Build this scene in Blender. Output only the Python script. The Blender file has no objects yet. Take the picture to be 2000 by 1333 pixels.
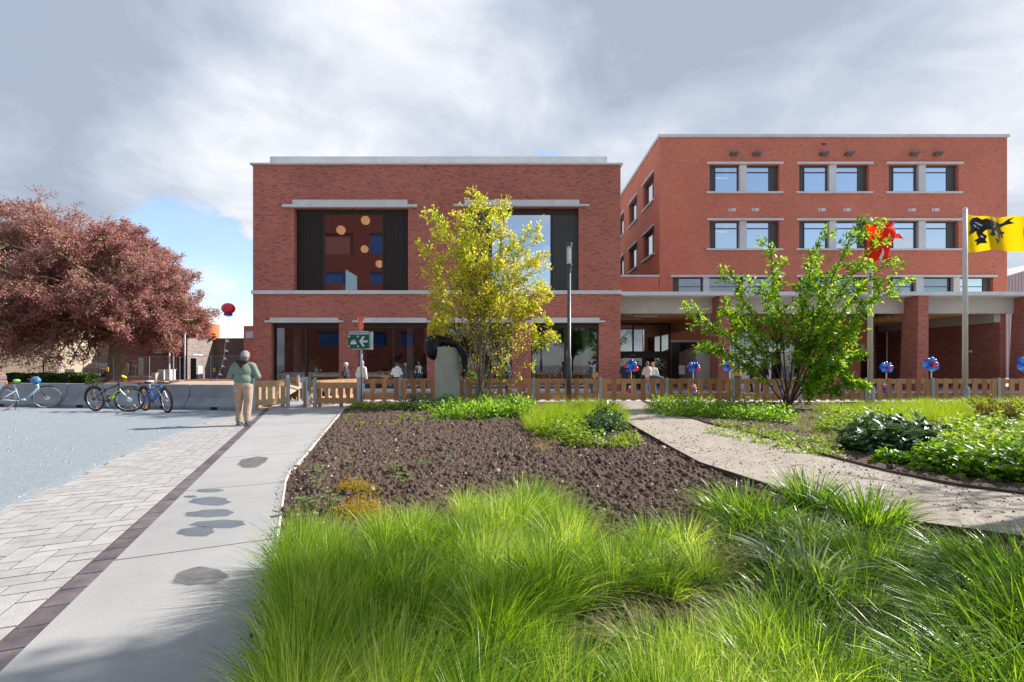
import bpy, math, random
import numpy as np
from mathutils import Vector, Matrix
R = math.radians
random.seed(7); NP = np.random.default_rng(11)
scene = bpy.context.scene
COL = scene.collection
# ------------------------------------------------------------------ camera
F = 889.0; HX = 1000.0; HY = 711.0; EYE = 1.46
cam_d = bpy.data.cameras.new('camera'); cam = bpy.data.objects.new('camera', cam_d); COL.objects.link(cam)
cam.location = (0, 0, EYE); cam.rotation_euler = (R(90), 0, 0)
cam_d.sensor_width = 36; cam_d.lens = F / 2000 * 36; cam_d.shift_y = (HY - 666.5) / 2000
cam_d.clip_start = .05; cam_d.clip_end = 3000
scene.camera = cam
# ------------------------------------------------------------------ light
SUN_EL = 38.0
SUN_DIR = Vector((.94, .34, 0)).normalized() * math.cos(R(SUN_EL)) + Vector((0, 0, math.sin(R(SUN_EL))))
SUN_AZ = math.atan2(SUN_DIR.x, SUN_DIR.y)
sun_d = bpy.data.lights.new('sun', 'SUN'); sun_d.energy = 3.4; sun_d.angle = R(.55); sun_d.color = (1, .95, .88)
sun = bpy.data.objects.new('sun', sun_d); COL.objects.link(sun)
sun.rotation_euler = (-SUN_DIR).to_track_quat('-Z', 'Y').to_euler(); sun.location = (30, 10, 40)
scene.view_settings.view_transform = 'Standard'; scene.view_settings.look = 'None'
scene.view_settings.exposure = 1.35; scene.view_settings.gamma = 1
scene.view_settings.use_curve_mapping = False
try:
    scene.cycles.max_bounces = 7; scene.cycles.transparent_max_bounces = 12; scene.cycles.diffuse_bounces = 3
    scene.cycles.glossy_bounces = 3; scene.cycles.caustics_reflective = False; scene.cycles.caustics_refractive = False
    scene.cycles.use_denoising = True
except Exception: pass
world = bpy.data.worlds.new('World'); scene.world = world; world.use_nodes = True
def make_world():
    nt = world.node_tree; N = nt.nodes; L = nt.links; N.clear()
    out = N.new('ShaderNodeOutputWorld')
    tc = N.new('ShaderNodeTexCoord')
    sky = N.new('ShaderNodeTexSky'); sky.sky_type = 'NISHITA'; sky.sun_disc = False
    sky.sun_elevation = R(SUN_EL); sky.sun_rotation = SUN_AZ; sky.air_density = 1.0; sky.dust_density = .6
    b1 = N.new('ShaderNodeBackground'); b1.inputs[1].default_value = .1
    hs = N.new('ShaderNodeHueSaturation'); hs.inputs['Saturation'].default_value = 1.0; L.new(sky.outputs[0], hs.inputs['Color']); L.new(hs.outputs[0], b1.inputs[0])
    def math_(op, a, b=None, clamp=False):
        n = N.new('ShaderNodeMath'); n.operation = op; n.use_clamp = clamp
        for i, v in enumerate((a, b)):
            if v is None: continue
            if isinstance(v, (int, float)): n.inputs[i].default_value = v
            else: L.new(v, n.inputs[i])
        return n.outputs[0]
    nrm = N.new('ShaderNodeVectorMath'); nrm.operation = 'NORMALIZE'; L.new(tc.outputs['Generated'], nrm.inputs[0])
    sep = N.new('ShaderNodeSeparateXYZ'); L.new(nrm.outputs[0], sep.inputs[0])
    zz = math_('ADD', math_('MAXIMUM', sep.outputs[2], 0), .22)
    cx = math_('DIVIDE', sep.outputs[0], zz); cy = math_('DIVIDE', sep.outputs[1], zz)
    cmb = N.new('ShaderNodeCombineXYZ'); L.new(cx, cmb.inputs[0]); L.new(cy, cmb.inputs[1])
    def noise(scale, det, rough, dist, off):
        mp = N.new('ShaderNodeMapping'); mp.inputs['Location'].default_value = off; L.new(cmb.outputs[0], mp.inputs[0])
        n = N.new('ShaderNodeTexNoise'); n.inputs['Scale'].default_value = scale; n.inputs['Detail'].default_value = det
        n.inputs['Roughness'].default_value = rough; n.inputs['Distortion'].default_value = dist
        L.new(mp.outputs[0], n.inputs['Vector']); return n.outputs[0]
    wn = N.new('ShaderNodeTexNoise'); wn.inputs['Scale'].default_value = 3.2; wn.inputs['Detail'].default_value = 7; wn.inputs['Roughness'].default_value = .6; L.new(nrm.outputs[0], wn.inputs['Vector'])
    w1 = N.new('ShaderNodeVectorMath'); w1.operation = 'SUBTRACT'; L.new(wn.outputs['Color'], w1.inputs[0]); w1.inputs[1].default_value = (.5, .5, .5)
    w2 = N.new('ShaderNodeVectorMath'); w2.operation = 'SCALE'; L.new(w1.outputs[0], w2.inputs[0]); w2.inputs['Scale'].default_value = .34
    w3 = N.new('ShaderNodeVectorMath'); w3.operation = 'ADD'; L.new(nrm.outputs[0], w3.inputs[0]); L.new(w2.outputs[0], w3.inputs[1])
    w4 = N.new('ShaderNodeVectorMath'); w4.operation = 'NORMALIZE'; L.new(w3.outputs[0], w4.inputs[0])
    def blob(px, py, inner, outer, back=1):            # 1 inside, 0 outside, in degrees from that direction
        d = Vector(((px - HX) / F, back, (HY - py) / F)).normalized()
        vd = N.new('ShaderNodeVectorMath'); vd.operation = 'DOT_PRODUCT'; L.new(w4.outputs[0], vd.inputs[0]); vd.inputs[1].default_value = d
        m = N.new('ShaderNodeMapRange'); m.interpolation_type = 'SMOOTHSTEP'
        L.new(vd.outputs['Value'], m.inputs[0]); m.inputs[1].default_value = math.cos(R(outer)); m.inputs[2].default_value = math.cos(R(inner))
        return m.outputs[0]
    n1 = noise(.8, 10, .56, .35, (3.1, 1.7, 0)); n2 = noise(2.6, 9, .6, .5, (7.3, 2.2, 4)); n3 = noise(.38, 4, .5, .1, (1.3, 5.2, 9))
    # brightness of the cloud deck
    b = math_('ADD', math_('MULTIPLY', math_('SUBTRACT', n1, .5), 2.5), math_('MULTIPLY', math_('SUBTRACT', n2, .5), 1.5))
    for px, py, i, o, k in ((620, 140, 2, 22, .26), (850, 170, 3, 20, .28), (450, 290, 2, 12, .34), (1130, 60, 3, 12, -.25), (60, 200, 4, 30, -.42), (1500, 60, 4, 26, -.24), (1450, 190, 4, 20, -.12),
                            (1150, 240, 2, 12, .28), (1900, 420, 5, 24, .34), (400, 535, .6, 3.2, .5), (560, 260, 3, 12, .25), (200, 20, 4, 16, -.12)):
        b = math_('ADD', b, math_('MULTIPLY', blob(px, py, i, o), k))
    hz = math_('MULTIPLY', math_('SUBTRACT', 1, math_('MULTIPLY', sep.outputs[2], 2.6), True), .26)
    b = math_('ADD', b, hz)
    cr = N.new('ShaderNodeValToRGB'); L.new(math_('ADD', math_('MULTIPLY', b, .85), .34), cr.inputs[0])
    e = cr.color_ramp.elements; e[0].position = 0; e[0].color = (.17, .2, .25, 1); e[1].position = 1; e[1].color = (.405, .41, .425, 1)
    m = e.new(.42); m.color = (.245, .272, .32, 1); m2 = e.new(.72); m2.color = (.325, .34, .37, 1)
    b2 = N.new('ShaderNodeBackground'); b2.inputs[1].default_value = 1.0; L.new(cr.outputs[0], b2.inputs[0])
    # coverage
    c = math_('ADD', math_('MULTIPLY', n3, 1.3), math_('MULTIPLY', n2, .7))
    c = math_('ADD', c, -.52)
    for px, py, i, o, k in ((375, 450, .5, 7, -.8), (460, 570, 1, 8, -.7), (380, 610, 1, 6, -.4), (1115, 286, .2, 2.6, -.62), (400, 535, 1.0, 2.9, 1.1), (60, 420, 2, 16, .4), (1000, 60, 10, 50, .35), (1900, 450, 4, 25, .4)):
        c = math_('ADD', c, math_('MULTIPLY', blob(px, py, i, o), k))
    for px, py, i, o, k in ((1640, 340, 2, 9, -.7), (1400, 345, 1, 5, -.4), (1060, 500, 1, 6, -.7), (1900, 250, 2, 8, -.4), (600, 200, 3, 12, -.5)): c = math_('ADD', c, math_('MULTIPLY', blob(px, py, i, o, -1), k))
    # behind the viewer the deck breaks up a little
    bk = math_('MULTIPLY', math_('MULTIPLY', sep.outputs[1], -1, True), .22)
    c = math_('SUBTRACT', c, bk)
    cm = N.new('ShaderNodeMapRange'); cm.interpolation_type = 'SMOOTHSTEP'; L.new(c, cm.inputs[0]); cm.inputs[1].default_value = .12; cm.inputs[2].default_value = .48
    cm.inputs[3].default_value = .12
    mx = N.new('ShaderNodeMixShader'); L.new(cm.outputs[0], mx.inputs[0]); L.new(b1.outputs[0], mx.inputs[1]); L.new(b2.outputs[0], mx.inputs[2])
    L.new(mx.outputs[0], out.inputs[0])
    try: world.cycles.sampling_method = 'MANUAL'; world.cycles.sample_map_resolution = 1024
    except Exception: pass
make_world()
# ------------------------------------------------------------------ helpers
def G(x, y, z=0.0):                    # a point of the ground seen at photo pixel (x, y)
    D = (EYE - z) * F / (y - HY); return ((x - HX) * D / F, D)
def PX(x, D): return (x - HX) * D / F
def PZ(y, D): return EYE + (HY - y) * D / F
class MB:
    def __init__(s): s.v = []; s.f = []; s.m = []
    def add(s, vs, fs, mi=0):
        o = len(s.v); s.v += [tuple(v) for v in vs]; s.f += [tuple(i + o for i in f) for f in fs]; s.m += [mi] * len(fs); return s
    def box(s, x0, x1, y0, y1, z0, z1, mi=0, M=None):
        vs = [Vector((x, y, z)) for z in (z0, z1) for y in (y0, y1) for x in (x0, x1)]
        if M is not None: vs = [M @ v for v in vs]
        return s.add(vs, [(0, 2, 3, 1), (4, 5, 7, 6), (0, 1, 5, 4), (2, 6, 7, 3), (0, 4, 6, 2), (1, 3, 7, 5)], mi)
    def prism(s, poly, z0, z1, mi=0, M=None, cap=True):     # poly in xy
        n = len(poly); vs = [Vector((p[0], p[1], z)) for z in (z0, z1) for p in poly]
        if M is not None: vs = [M @ v for v in vs]
        fs = [(i, (i + 1) % n, n + (i + 1) % n, n + i) for i in range(n)]
        if cap: fs += [tuple(range(n))[::-1], tuple(range(n, 2 * n))]
        return s.add(vs, fs, mi)
    def tube(s, pts, rad, n=8, mi=0, cap=True):
        pts = [Vector(p) for p in pts]
        if not hasattr(rad, '__len__'): rad = [rad] * len(pts)
        vs = []; fs = []; prev = None
        for i, p in enumerate(pts):
            d = (pts[min(i + 1, len(pts) - 1)] - pts[max(i - 1, 0)]).normalized()
            if prev is None:
                a = Vector((0, 0, 1)) if abs(d.z) < .9 else Vector((1, 0, 0)); u = d.cross(a).normalized()
            else:
                u = (prev - d * prev.dot(d)); u = u.normalized() if u.length > 1e-6 else d.orthogonal().normalized()
            prev = u; w = d.cross(u)
            for k in range(n):
                t = 2 * math.pi * k / n; vs.append(p + (u * math.cos(t) + w * math.sin(t)) * rad[i])
        for i in range(len(pts) - 1):
            for k in range(n):
                a = i * n + k; b = i * n + (k + 1) % n; fs.append((a, b, b + n, a + n))
        if cap: fs += [tuple(range(n))[::-1], tuple(range((len(pts) - 1) * n, len(pts) * n))]
        return s.add(vs, fs, mi)
    def ell(s, c, r, n=10, m=7, mi=0, M=None):
        if not hasattr(r, '__len__'): r = (r, r, r)
        vs = []; fs = []
        vs.append(Vector((0, 0, -r[2])))
        for j in range(1, m):
            ph = -math.pi / 2 + math.pi * j / m
            for k in range(n):
                t = 2 * math.pi * k / n; vs.append(Vector((r[0] * math.cos(ph) * math.cos(t), r[1] * math.cos(ph) * math.sin(t), r[2] * math.sin(ph))))
        vs.append(Vector((0, 0, r[2]))); top = len(vs) - 1
        for k in range(n): fs.append((0, 1 + (k + 1) % n, 1 + k))
        for j in range(m - 2):
            for k in range(n):
                a = 1 + j * n + k; b = 1 + j * n + (k + 1) % n; fs.append((a, b, b + n, a + n))
        for k in range(n): fs.append((top, top - n + k, top - n + (k + 1) % n))
        if M is not None: vs = [M @ v for v in vs]
        c = Vector(c); return s.add([v + c for v in vs], fs, mi)
    def cone(s, p0, p1, r0, r1, n=10, mi=0):
        s.tube([p0, p1], [r0, r1], n, mi); s.ell(p0, r0, n, 6, mi); s.ell(p1, r1, n, 6, mi); return s
    def torus(s, c, ax, Rr, r, n=32, m=6, mi=0, a0=0, a1=2 * math.pi):
        ax = Vector(ax).normalized(); u = ax.orthogonal().normalized() if abs(ax.z) > .9 else Vector((0, 0, 1)) - ax * ax.z
        u.normalize(); w = ax.cross(u); full = abs(a1 - a0 - 2 * math.pi) < 1e-6; c = Vector(c)
        pts = []; k = n if full else n + 1
        vs = []; fs = []
        for i in range(k):
            t = a0 + (a1 - a0) * i / n; d = u * math.cos(t) + w * math.sin(t)
            for j in range(m):
                q = 2 * math.pi * j / m; vs.append(c + d * (Rr + r * math.cos(q)) + ax * (r * math.sin(q)))
        for i in range(n if full else n):
            i2 = (i + 1) % k
            if not full and i + 1 >= k: break
            for j in range(m):
                fs.append((i * m + j, i * m + (j + 1) % m, i2 * m + (j + 1) % m, i2 * m + j))
        return s.add(vs, fs, mi)
    def mesh(s, name, mats, smooth=False):
        me = bpy.data.meshes.new(name); me.from_pydata([tuple(v) for v in s.v], [], s.f)
        for m in (mats if isinstance(mats, (list, tuple)) else [mats]): me.materials.append(m)
        if any(s.m): me.polygons.foreach_set('material_index', s.m)
        if smooth: me.polygons.foreach_set('use_smooth', [True] * len(me.polygons))
        me.update(); return me
    def build(s, name, mats, parent=None, loc=None, rz=None, smooth=False, bevel=0, **k):
        o = link(name, s.mesh(name, mats, smooth), parent, loc, rz, **k)
        if bevel:
            b = o.modifiers.new('edge', 'BEVEL'); b.width = bevel; b.segments = 2; b.limit_method = 'ANGLE'
        return o
def link(name, data, parent=None, loc=None, rz=None, **k):
    o = bpy.data.objects.new(name, data); COL.objects.link(o)
    if parent is not None: o.parent = parent
    if loc is not None: o.location = loc
    if rz is not None: o.rotation_euler = (0, 0, rz)
    tag(o, **k); return o
def tag(o, label=None, cat=None, group=None, kind=None):
    if label: o['label'] = label
    if cat: o['category'] = cat
    if group: o['group'] = group
    if kind: o['kind'] = kind
    return o
def thing(name, label, cat, loc=(0, 0, 0), rz=0, group=None, kind=None):
    return link(name, None, None, loc, rz, label=label, cat=cat, group=group, kind=kind)
def npmesh(name, V, Q, mats, mi=None, smooth=False):
    me = bpy.data.meshes.new(name); V = np.asarray(V, np.float32); Q = np.asarray(Q, np.int32); k = Q.shape[1]
    me.vertices.add(len(V)); me.vertices.foreach_set('co', V.ravel())
    me.loops.add(Q.size); me.loops.foreach_set('vertex_index', Q.ravel())
    me.polygons.add(len(Q)); me.polygons.foreach_set('loop_start', np.arange(0, Q.size, k, dtype=np.int32))
    try: me.polygons.foreach_set('loop_total', np.full(len(Q), k, np.int32))
    except Exception: pass
    for m in (mats if isinstance(mats, (list, tuple)) else [mats]): me.materials.append(m)
    if mi is not None: me.polygons.foreach_set('material_index', np.asarray(mi, np.int32))
    if smooth: me.polygons.foreach_set('use_smooth', np.ones(len(Q), bool))
    me.update(calc_edges=True); return me
def copy_tree(o, parent=None):
    c = o.copy(); COL.objects.link(c)
    if parent is not None: c.parent = parent
    for ch in list(o.children): copy_tree(ch, c)
    return c
# ------------------------------------------------------------------ materials
def mat(name, col, rough=.7, var=.15, vscale=3, bump=0, bscale=40, metal=0, spec=.4, col2=None, det=4, coords='Object', emit=0, stains=0, orand=0):
    m = bpy.data.materials.new(name); m.use_nodes = True; nt = m.node_tree; N = nt.nodes; L = nt.links
    p = N['Principled BSDF']; p.inputs['Roughness'].default_value = rough; p.inputs['Metallic'].default_value = metal
    p.inputs['Specular IOR Level'].default_value = spec
    g = N.new('ShaderNodeNewGeometry')
    vec = g.outputs['Position']
    if coords == 'Object':
        tc = N.new('ShaderNodeTexCoord'); vec = tc.outputs['Object']
    n = N.new('ShaderNodeTexNoise'); n.inputs['Scale'].default_value = vscale; n.inputs['Detail'].default_value = det; n.inputs['Roughness'].default_value = .6
    L.new(vec, n.inputs['Vector'])
    r = N.new('ShaderNodeValToRGB'); c2 = col2 or tuple(c * (1 - 1.6 * var) for c in col); hi = tuple(min(1, c * (1 + var)) for c in col)
    r.color_ramp.elements[0].position = .3; r.color_ramp.elements[1].position = .7
    r.color_ramp.elements[0].color = (*c2, 1); r.color_ramp.elements[1].color = (*hi, 1)
    L.new(n.outputs[0], r.inputs[0]); out = r.outputs[0]
    if stains:
        n2 = N.new('ShaderNodeTexNoise'); n2.inputs['Scale'].default_value = vscale * .23; n2.inputs['Detail'].default_value = 7; n2.inputs['Roughness'].default_value = .7
        L.new(vec, n2.inputs['Vector']); r2 = N.new('ShaderNodeValToRGB'); r2.color_ramp.elements[0].position = .35; r2.color_ramp.elements[1].position = .62
        r2.color_ramp.elements[0].color = (1 - stains, 1 - stains, 1 - stains, 1); r2.color_ramp.elements[1].color = (1, 1, 1, 1); L.new(n2.outputs[0], r2.inputs[0])
        mx = N.new('ShaderNodeMix'); mx.data_type = 'RGBA'; mx.blend_type = 'MULTIPLY'; mx.inputs[0].default_value = 1
        L.new(out, mx.inputs[6]); L.new(r2.outputs[0], mx.inputs[7]); out = mx.outputs[2]
    if orand:
        oi = N.new('ShaderNodeObjectInfo'); mr = N.new('ShaderNodeMapRange'); mr.inputs[3].default_value = 1 - orand; mr.inputs[4].default_value = 1 + orand * .6; L.new(oi.outputs['Random'], mr.inputs[0])
        mo = N.new('ShaderNodeMix'); mo.data_type = 'RGBA'; mo.blend_type = 'MULTIPLY'; mo.inputs[0].default_value = 1; mo.clamp_result = False
        L.new(out, mo.inputs[6]); L.new(mr.outputs[0], mo.inputs[7]); out = mo.outputs[2]
    L.new(out, p.inputs['Base Color'])
    if bump:
        nb = N.new('ShaderNodeTexNoise'); nb.inputs['Scale'].default_value = bscale; nb.inputs['Detail'].default_value = 5; L.new(vec, nb.inputs['Vector'])
        b = N.new('ShaderNodeBump'); b.inputs['Strength'].default_value = bump; b.inputs['Distance'].default_value = .02
        L.new(nb.outputs[0], b.inputs['Height']); L.new(b.outputs[0], p.inputs['Normal'])
    if emit:
        p.inputs['Emission Color'].default_value = (*col, 1); p.inputs['Emission Strength'].default_value = emit
    return m
def brick_mat(name, c1=(.63, .205, .145), c2=(.52, .16, .112), dark=(.34, .1, .075), mortar=(.5, .28, .22), w=.21, h=.065, darkshare=.10, patch=.2):
    m = bpy.data.materials.new(name); m.use_nodes = True; nt = m.node_tree; N = nt.nodes; L = nt.links
    p = N['Principled BSDF']; p.inputs['Roughness'].default_value = .88; p.inputs['Specular IOR Level'].default_value = .2
    g = N.new('ShaderNodeNewGeometry'); s = N.new('ShaderNodeSeparateXYZ'); L.new(g.outputs['Position'], s.inputs[0])
    a = N.new('ShaderNodeMath'); a.operation = 'ADD'; L.new(s.outputs[0], a.inputs[0]); L.new(s.outputs[1], a.inputs[1])
    c = N.new('ShaderNodeCombineXYZ'); L.new(a.outputs[0], c.inputs[0]); L.new(s.outputs[2], c.inputs[1])
    b = N.new('ShaderNodeTexBrick'); b.offset = .5; b.inputs['Color1'].default_value = (0, 0, 0, 1); b.inputs['Color2'].default_value = (1, 1, 1, 1)
    b.inputs['Mortar'].default_value = (.5, .5, .5, 1); b.inputs['Scale'].default_value = 1; b.inputs['Mortar Size'].default_value = .006
    b.inputs['Mortar Smooth'].default_value = .3; b.inputs['Brick Width'].default_value = w; b.inputs['Row Height'].default_value = h
    L.new(c.outputs[0], b.inputs['Vector'])
    r = N.new('ShaderNodeValToRGB'); L.new(b.outputs['Color'], r.inputs[0]); e = r.color_ramp.elements
    e[0].position = 0; e[0].color = (*dark, 1); e[1].position = 1; e[1].color = (*c1, 1)
    x = e.new(darkshare); x.color = (*[(d + q) / 2 for d, q in zip(dark, c2)], 1); x = e.new(darkshare + .05); x.color = (*c2, 1)
    n = N.new('ShaderNodeTexNoise'); n.inputs['Scale'].default_value = .35; n.inputs['Detail'].default_value = 6; n.inputs['Roughness'].default_value = .65; L.new(g.outputs['Position'], n.inputs['Vector'])
    r2 = N.new('ShaderNodeValToRGB'); r2.color_ramp.elements[0].position = .3; r2.color_ramp.elements[1].position = .7
    r2.color_ramp.elements[0].color = (1 - patch, 1 - patch, 1 - patch, 1); r2.color_ramp.elements[1].color = (1.0, 1.0, 1.0, 1); L.new(n.outputs[0], r2.inputs[0])
    mx = N.new('ShaderNodeMix'); mx.data_type = 'RGBA'; mx.blend_type = 'MIX'; L.new(b.outputs['Fac'], mx.inputs[0]); L.new(r.outputs[0], mx.inputs[6]); mx.inputs[7].default_value = (*mortar, 1)
    m3 = N.new('ShaderNodeMix'); m3.data_type = 'RGBA'; m3.blend_type = 'MULTIPLY'; m3.inputs[0].default_value = 1; L.new(mx.outputs[2], m3.inputs[6]); L.new(r2.outputs[0], m3.inputs[7])
    L.new(m3.outputs[2], p.inputs['Base Color'])
    inv = N.new('ShaderNodeMath'); inv.operation = 'SUBTRACT'; inv.inputs[0].default_value = 1; L.new(b.outputs['Fac'], inv.inputs[1])
    bu = N.new('ShaderNodeBump'); bu.inputs['Strength'].default_value = .6; bu.inputs['Distance'].default_value = .01; L.new(inv.outputs[0], bu.inputs['Height']); L.new(bu.outputs[0], p.inputs['Normal'])
    return m
def leaf_mat(name, cols, trans=.45, rough=.5, tint=1.3, gloss=.35, patch=None, tb=.55):
    m = bpy.data.materials.new(name); m.use_nodes = True; nt = m.node_tree; N = nt.nodes; L = nt.links
    p = N['Principled BSDF']; p.inputs['Roughness'].default_value = rough; p.inputs['Specular IOR Level'].default_value = gloss
    g = N.new('ShaderNodeNewGeometry'); r = N.new('ShaderNodeValToRGB'); e = r.color_ramp.elements
    e[0].position = 0; e[0].color = (*cols[0], 1); e[1].position = 1; e[1].color = (*cols[-1], 1)
    for i, c in enumerate(cols[1:-1]): x = e.new((i + 1) / (len(cols) - 1)); x.color = (*c, 1)
    n = N.new('ShaderNodeTexNoise'); n.inputs['Scale'].default_value = 1.6; n.inputs['Detail'].default_value = 3; L.new(g.outputs['Position'], n.inputs['Vector'])
    ad = N.new('ShaderNodeMath'); ad.operation = 'MULTIPLY_ADD'; L.new(n.outputs[0], ad.inputs[0]); ad.inputs[1].default_value = 1.5; ad.inputs[2].default_value = -.75
    a2 = N.new('ShaderNodeMath'); a2.operation = 'ADD'; L.new(g.outputs['Random Per Island'], a2.inputs[0]); L.new(ad.outputs[0], a2.inputs[1])
    L.new(a2.outputs[0], r.inputs[0]); L.new(r.outputs[0], p.inputs['Base Color'])
    t = N.new('ShaderNodeBsdfTranslucent'); mc = N.new('ShaderNodeMix'); mc.data_type = 'RGBA'; mc.blend_type = 'MULTIPLY'; mc.inputs[0].default_value = 1
    L.new(r.outputs[0], mc.inputs[6]); mc.inputs[7].default_value = (tint * 1.12, tint * 1.08, tint * tb, 1); mc.clamp_result = False
    L.new(mc.outputs[2], t.inputs[0])
    ms = N.new('ShaderNodeMixShader'); ms.inputs[0].default_value = trans; L.new(p.outputs[0], ms.inputs[1]); L.new(t.outputs[0], ms.inputs[2])
    L.new(ms.outputs[0], N['Material Output'].inputs[0]); return m
def glass_mat(name, refl, tint=(.75, .8, .82), gcol=(.9, .95, 1), rough=.01):
    m = bpy.data.materials.new(name); m.use_nodes = True; nt = m.node_tree; N = nt.nodes; L = nt.links
    N.remove(N['Principled BSDF']); tr = N.new('ShaderNodeBsdfTransparent'); tr.inputs[0].default_value = (*tint, 1)
    gl = N.new('ShaderNodeBsdfGlossy'); gl.inputs['Roughness'].default_value = rough; gl.inputs[0].default_value = (*gcol, 1)
    ms = N.new('ShaderNodeMixShader'); ms.inputs[0].default_value = refl
    n = N.new('ShaderNodeTexNoise'); n.inputs['Scale'].default_value = .7; g = N.new('ShaderNodeNewGeometry'); L.new(g.outputs['Position'], n.inputs['Vector'])
    b = N.new('ShaderNodeBump'); b.inputs['Strength'].default_value = .03; b.inputs['Distance'].default_value = .03; L.new(n.outputs[0], b.inputs['Height']); L.new(b.outputs[0], gl.inputs['Normal'])
    L.new(tr.outputs[0], ms.inputs[1]); L.new(gl.outputs[0], ms.inputs[2]); L.new(ms.outputs[0], N['Material Output'].inputs[0]); return m
def wood_mat(name, c1, c2, rough=.75):
    m = bpy.data.materials.new(name); m.use_nodes = True; nt = m.node_tree; N = nt.nodes; L = nt.links
    p = N['Principled BSDF']; p.inputs['Roughness'].default_value = rough; p.inputs['Specular IOR Level'].default_value = .2
    tc = N.new('ShaderNodeTexCoord'); oi = N.new('ShaderNodeObjectInfo')
    mp = N.new('ShaderNodeMapping'); mp.inputs['Scale'].default_value = (22, 22, 1.6); L.new(tc.outputs['Object'], mp.inputs[0])
    va = N.new('ShaderNodeVectorMath'); va.operation = 'ADD'; L.new(mp.outputs[0], va.inputs[0])
    ml = N.new('ShaderNodeMath'); ml.operation = 'MULTIPLY'; ml.inputs[1].default_value = 57; L.new(oi.outputs['Random'], ml.inputs[0]); L.new(ml.outputs[0], va.inputs[1])
    n = N.new('ShaderNodeTexNoise'); n.inputs['Scale'].default_value = 1.2; n.inputs['Detail'].default_value = 5; n.inputs['Distortion'].default_value = .6; L.new(va.outputs[0], n.inputs['Vector'])
    ad = N.new('ShaderNodeMath'); ad.operation = 'MULTIPLY_ADD'; L.new(oi.outputs['Random'], ad.inputs[0]); ad.inputs[1].default_value = .5; ad.inputs[2].default_value = -.25
    a2 = N.new('ShaderNodeMath'); a2.operation = 'ADD'; L.new(n.outputs[0], a2.inputs[0]); L.new(ad.outputs[0], a2.inputs[1])
    r = N.new('ShaderNodeValToRGB'); r.color_ramp.elements[0].position = .25; r.color_ramp.elements[1].position = .75
    r.color_ramp.elements[0].color = (*c2, 1); r.color_ramp.elements[1].color = (*c1, 1); L.new(a2.outputs[0], r.inputs[0]); L.new(r.outputs[0], p.inputs['Base Color'])
    b = N.new('ShaderNodeBump'); b.inputs['Strength'].default_value = .2; b.inputs['Distance'].default_value = .005; L.new(n.outputs[0], b.inputs['Height']); L.new(b.outputs[0], p.inputs['Normal'])
    return m
M_brick = brick_mat('red brick'); M_brick2 = brick_mat('red brick upper building', c1=(.78, .235, .15), c2=(.68, .195, .12), dark=(.52, .15, .1), darkshare=.04, patch=.16)
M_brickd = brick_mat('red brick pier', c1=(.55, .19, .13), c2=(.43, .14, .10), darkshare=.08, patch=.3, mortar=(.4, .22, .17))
M_stone = mat('pale cast stone', (.72, .71, .70), .8, .06, 2, .15, 60, stains=.12)
M_conc = mat('board concrete', (.58, .53, .47), .85, .07, 1.2, .15, 30, stains=.14)
M_bronze = mat('dark bronze metal', (.042, .029, .022), .5, .1, 3, spec=.45, metal=.2)
M_greypan = mat('dark grey panel', (.075, .07, .066), .5, .06, 3)
M_black = mat('black', (.012, .012, .013), .5, .1, 3)
M_glassA = glass_mat('mirror glazing', .62, (.5, .52, .55)); M_glassB = glass_mat('shop glazing', .10, (.8, .83, .84)); M_glassC = glass_mat('hall glazing', .30, (.62, .6, .6))
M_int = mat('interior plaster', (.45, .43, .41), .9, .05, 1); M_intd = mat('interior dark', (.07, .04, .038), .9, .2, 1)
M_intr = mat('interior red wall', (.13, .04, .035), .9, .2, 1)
M_wood = wood_mat('shade tone softwood', (.62, .33, .165), (.36, .18, .085)); M_wood_lit = wood_mat('sunlit tone softwood', (.62, .41, .22), (.42, .25, .125))  # one pallet wood in two tones: shaded, and lighter for sun facing panels
M_galv = mat('galvanised steel', (.42, .45, .48), .45, .1, 14, metal=.6); M_white = mat('white paint', (.74, .74, .73), .5, .03, 3); M_pole = mat('pole white paint', (.66, .64, .58), .5, .05, 2)
M_timber = wood_mat('ceiling timber', (.8, .42, .2), (.6, .28, .12))
M_steelg = mat('dark grey paint', (.085, .095, .105), .4, .08, 4, metal=.3)
# ================================================================== GROUND
M_asph = mat('plain ground', (.2, .19, .18), .95, .1, .4, .2, 30)
MB().add([(-400, -300, -.12), (400, -300, -.12), (400, 900, -.12), (-400, 900, -.12)], [(0, 1, 2, 3)]).build('ground', M_asph, kind='structure')
M_gravel = mat('blue grey crushed stone', (.31, .345, .375), .95, .22, 55, .9, 130, det=6, col2=(.2, .235, .26), stains=.12)
def interp(pts, D):
    Ds = [p[0] for p in pts]; return float(np.interp(D, Ds, [p[1] for p in pts]))
# plan lines: (depth, x)
L_PAV = [(0, -3.35), (4.49, -5.05), (8, -6.42), (12.85, -8.1), (15.3, -9.0)]       # gravel | pavers
L_DRK = [(0, -1.66), (2.38, -2.68), (10.4, -6.12), (15.3, -8.23)]                  # pavers | dark strip
L_PTH = [(0, -1.485), (2.145, -2.41), (10.47, -6.0), (15.6, -8.21)]                # dark strip | path
L_PTR = [(0, -.25), (2.087, -1.18), (3.37, -1.77), (5.67, -2.83), (6.09, -2.99), (6.66, -3.13), (13.4, -5.06), (15.6, -5.62)]   # path | soil
L_SL = [(0, 13), (2, 8.2), (3, 5.6), (3.7, 4.2), (4.08, 3.57), (4.99, 3.12), (5.5, 2.95), (6.12, 2.79), (6.49, 2.69), (7.59, 2.70), (10.8, 2.78), (14, 3.2), (17.3, 3.75)]
L_SR = [(0, 19), (3.2, 8.6), (4.3, 6.7), (4.99, 5.6), (5.35, 5.22), (6.0, 4.98), (7.2, 4.87), (9.27, 4.92), (11, 4.68), (14, 4.7), (17.3, 4.95)]
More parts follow.
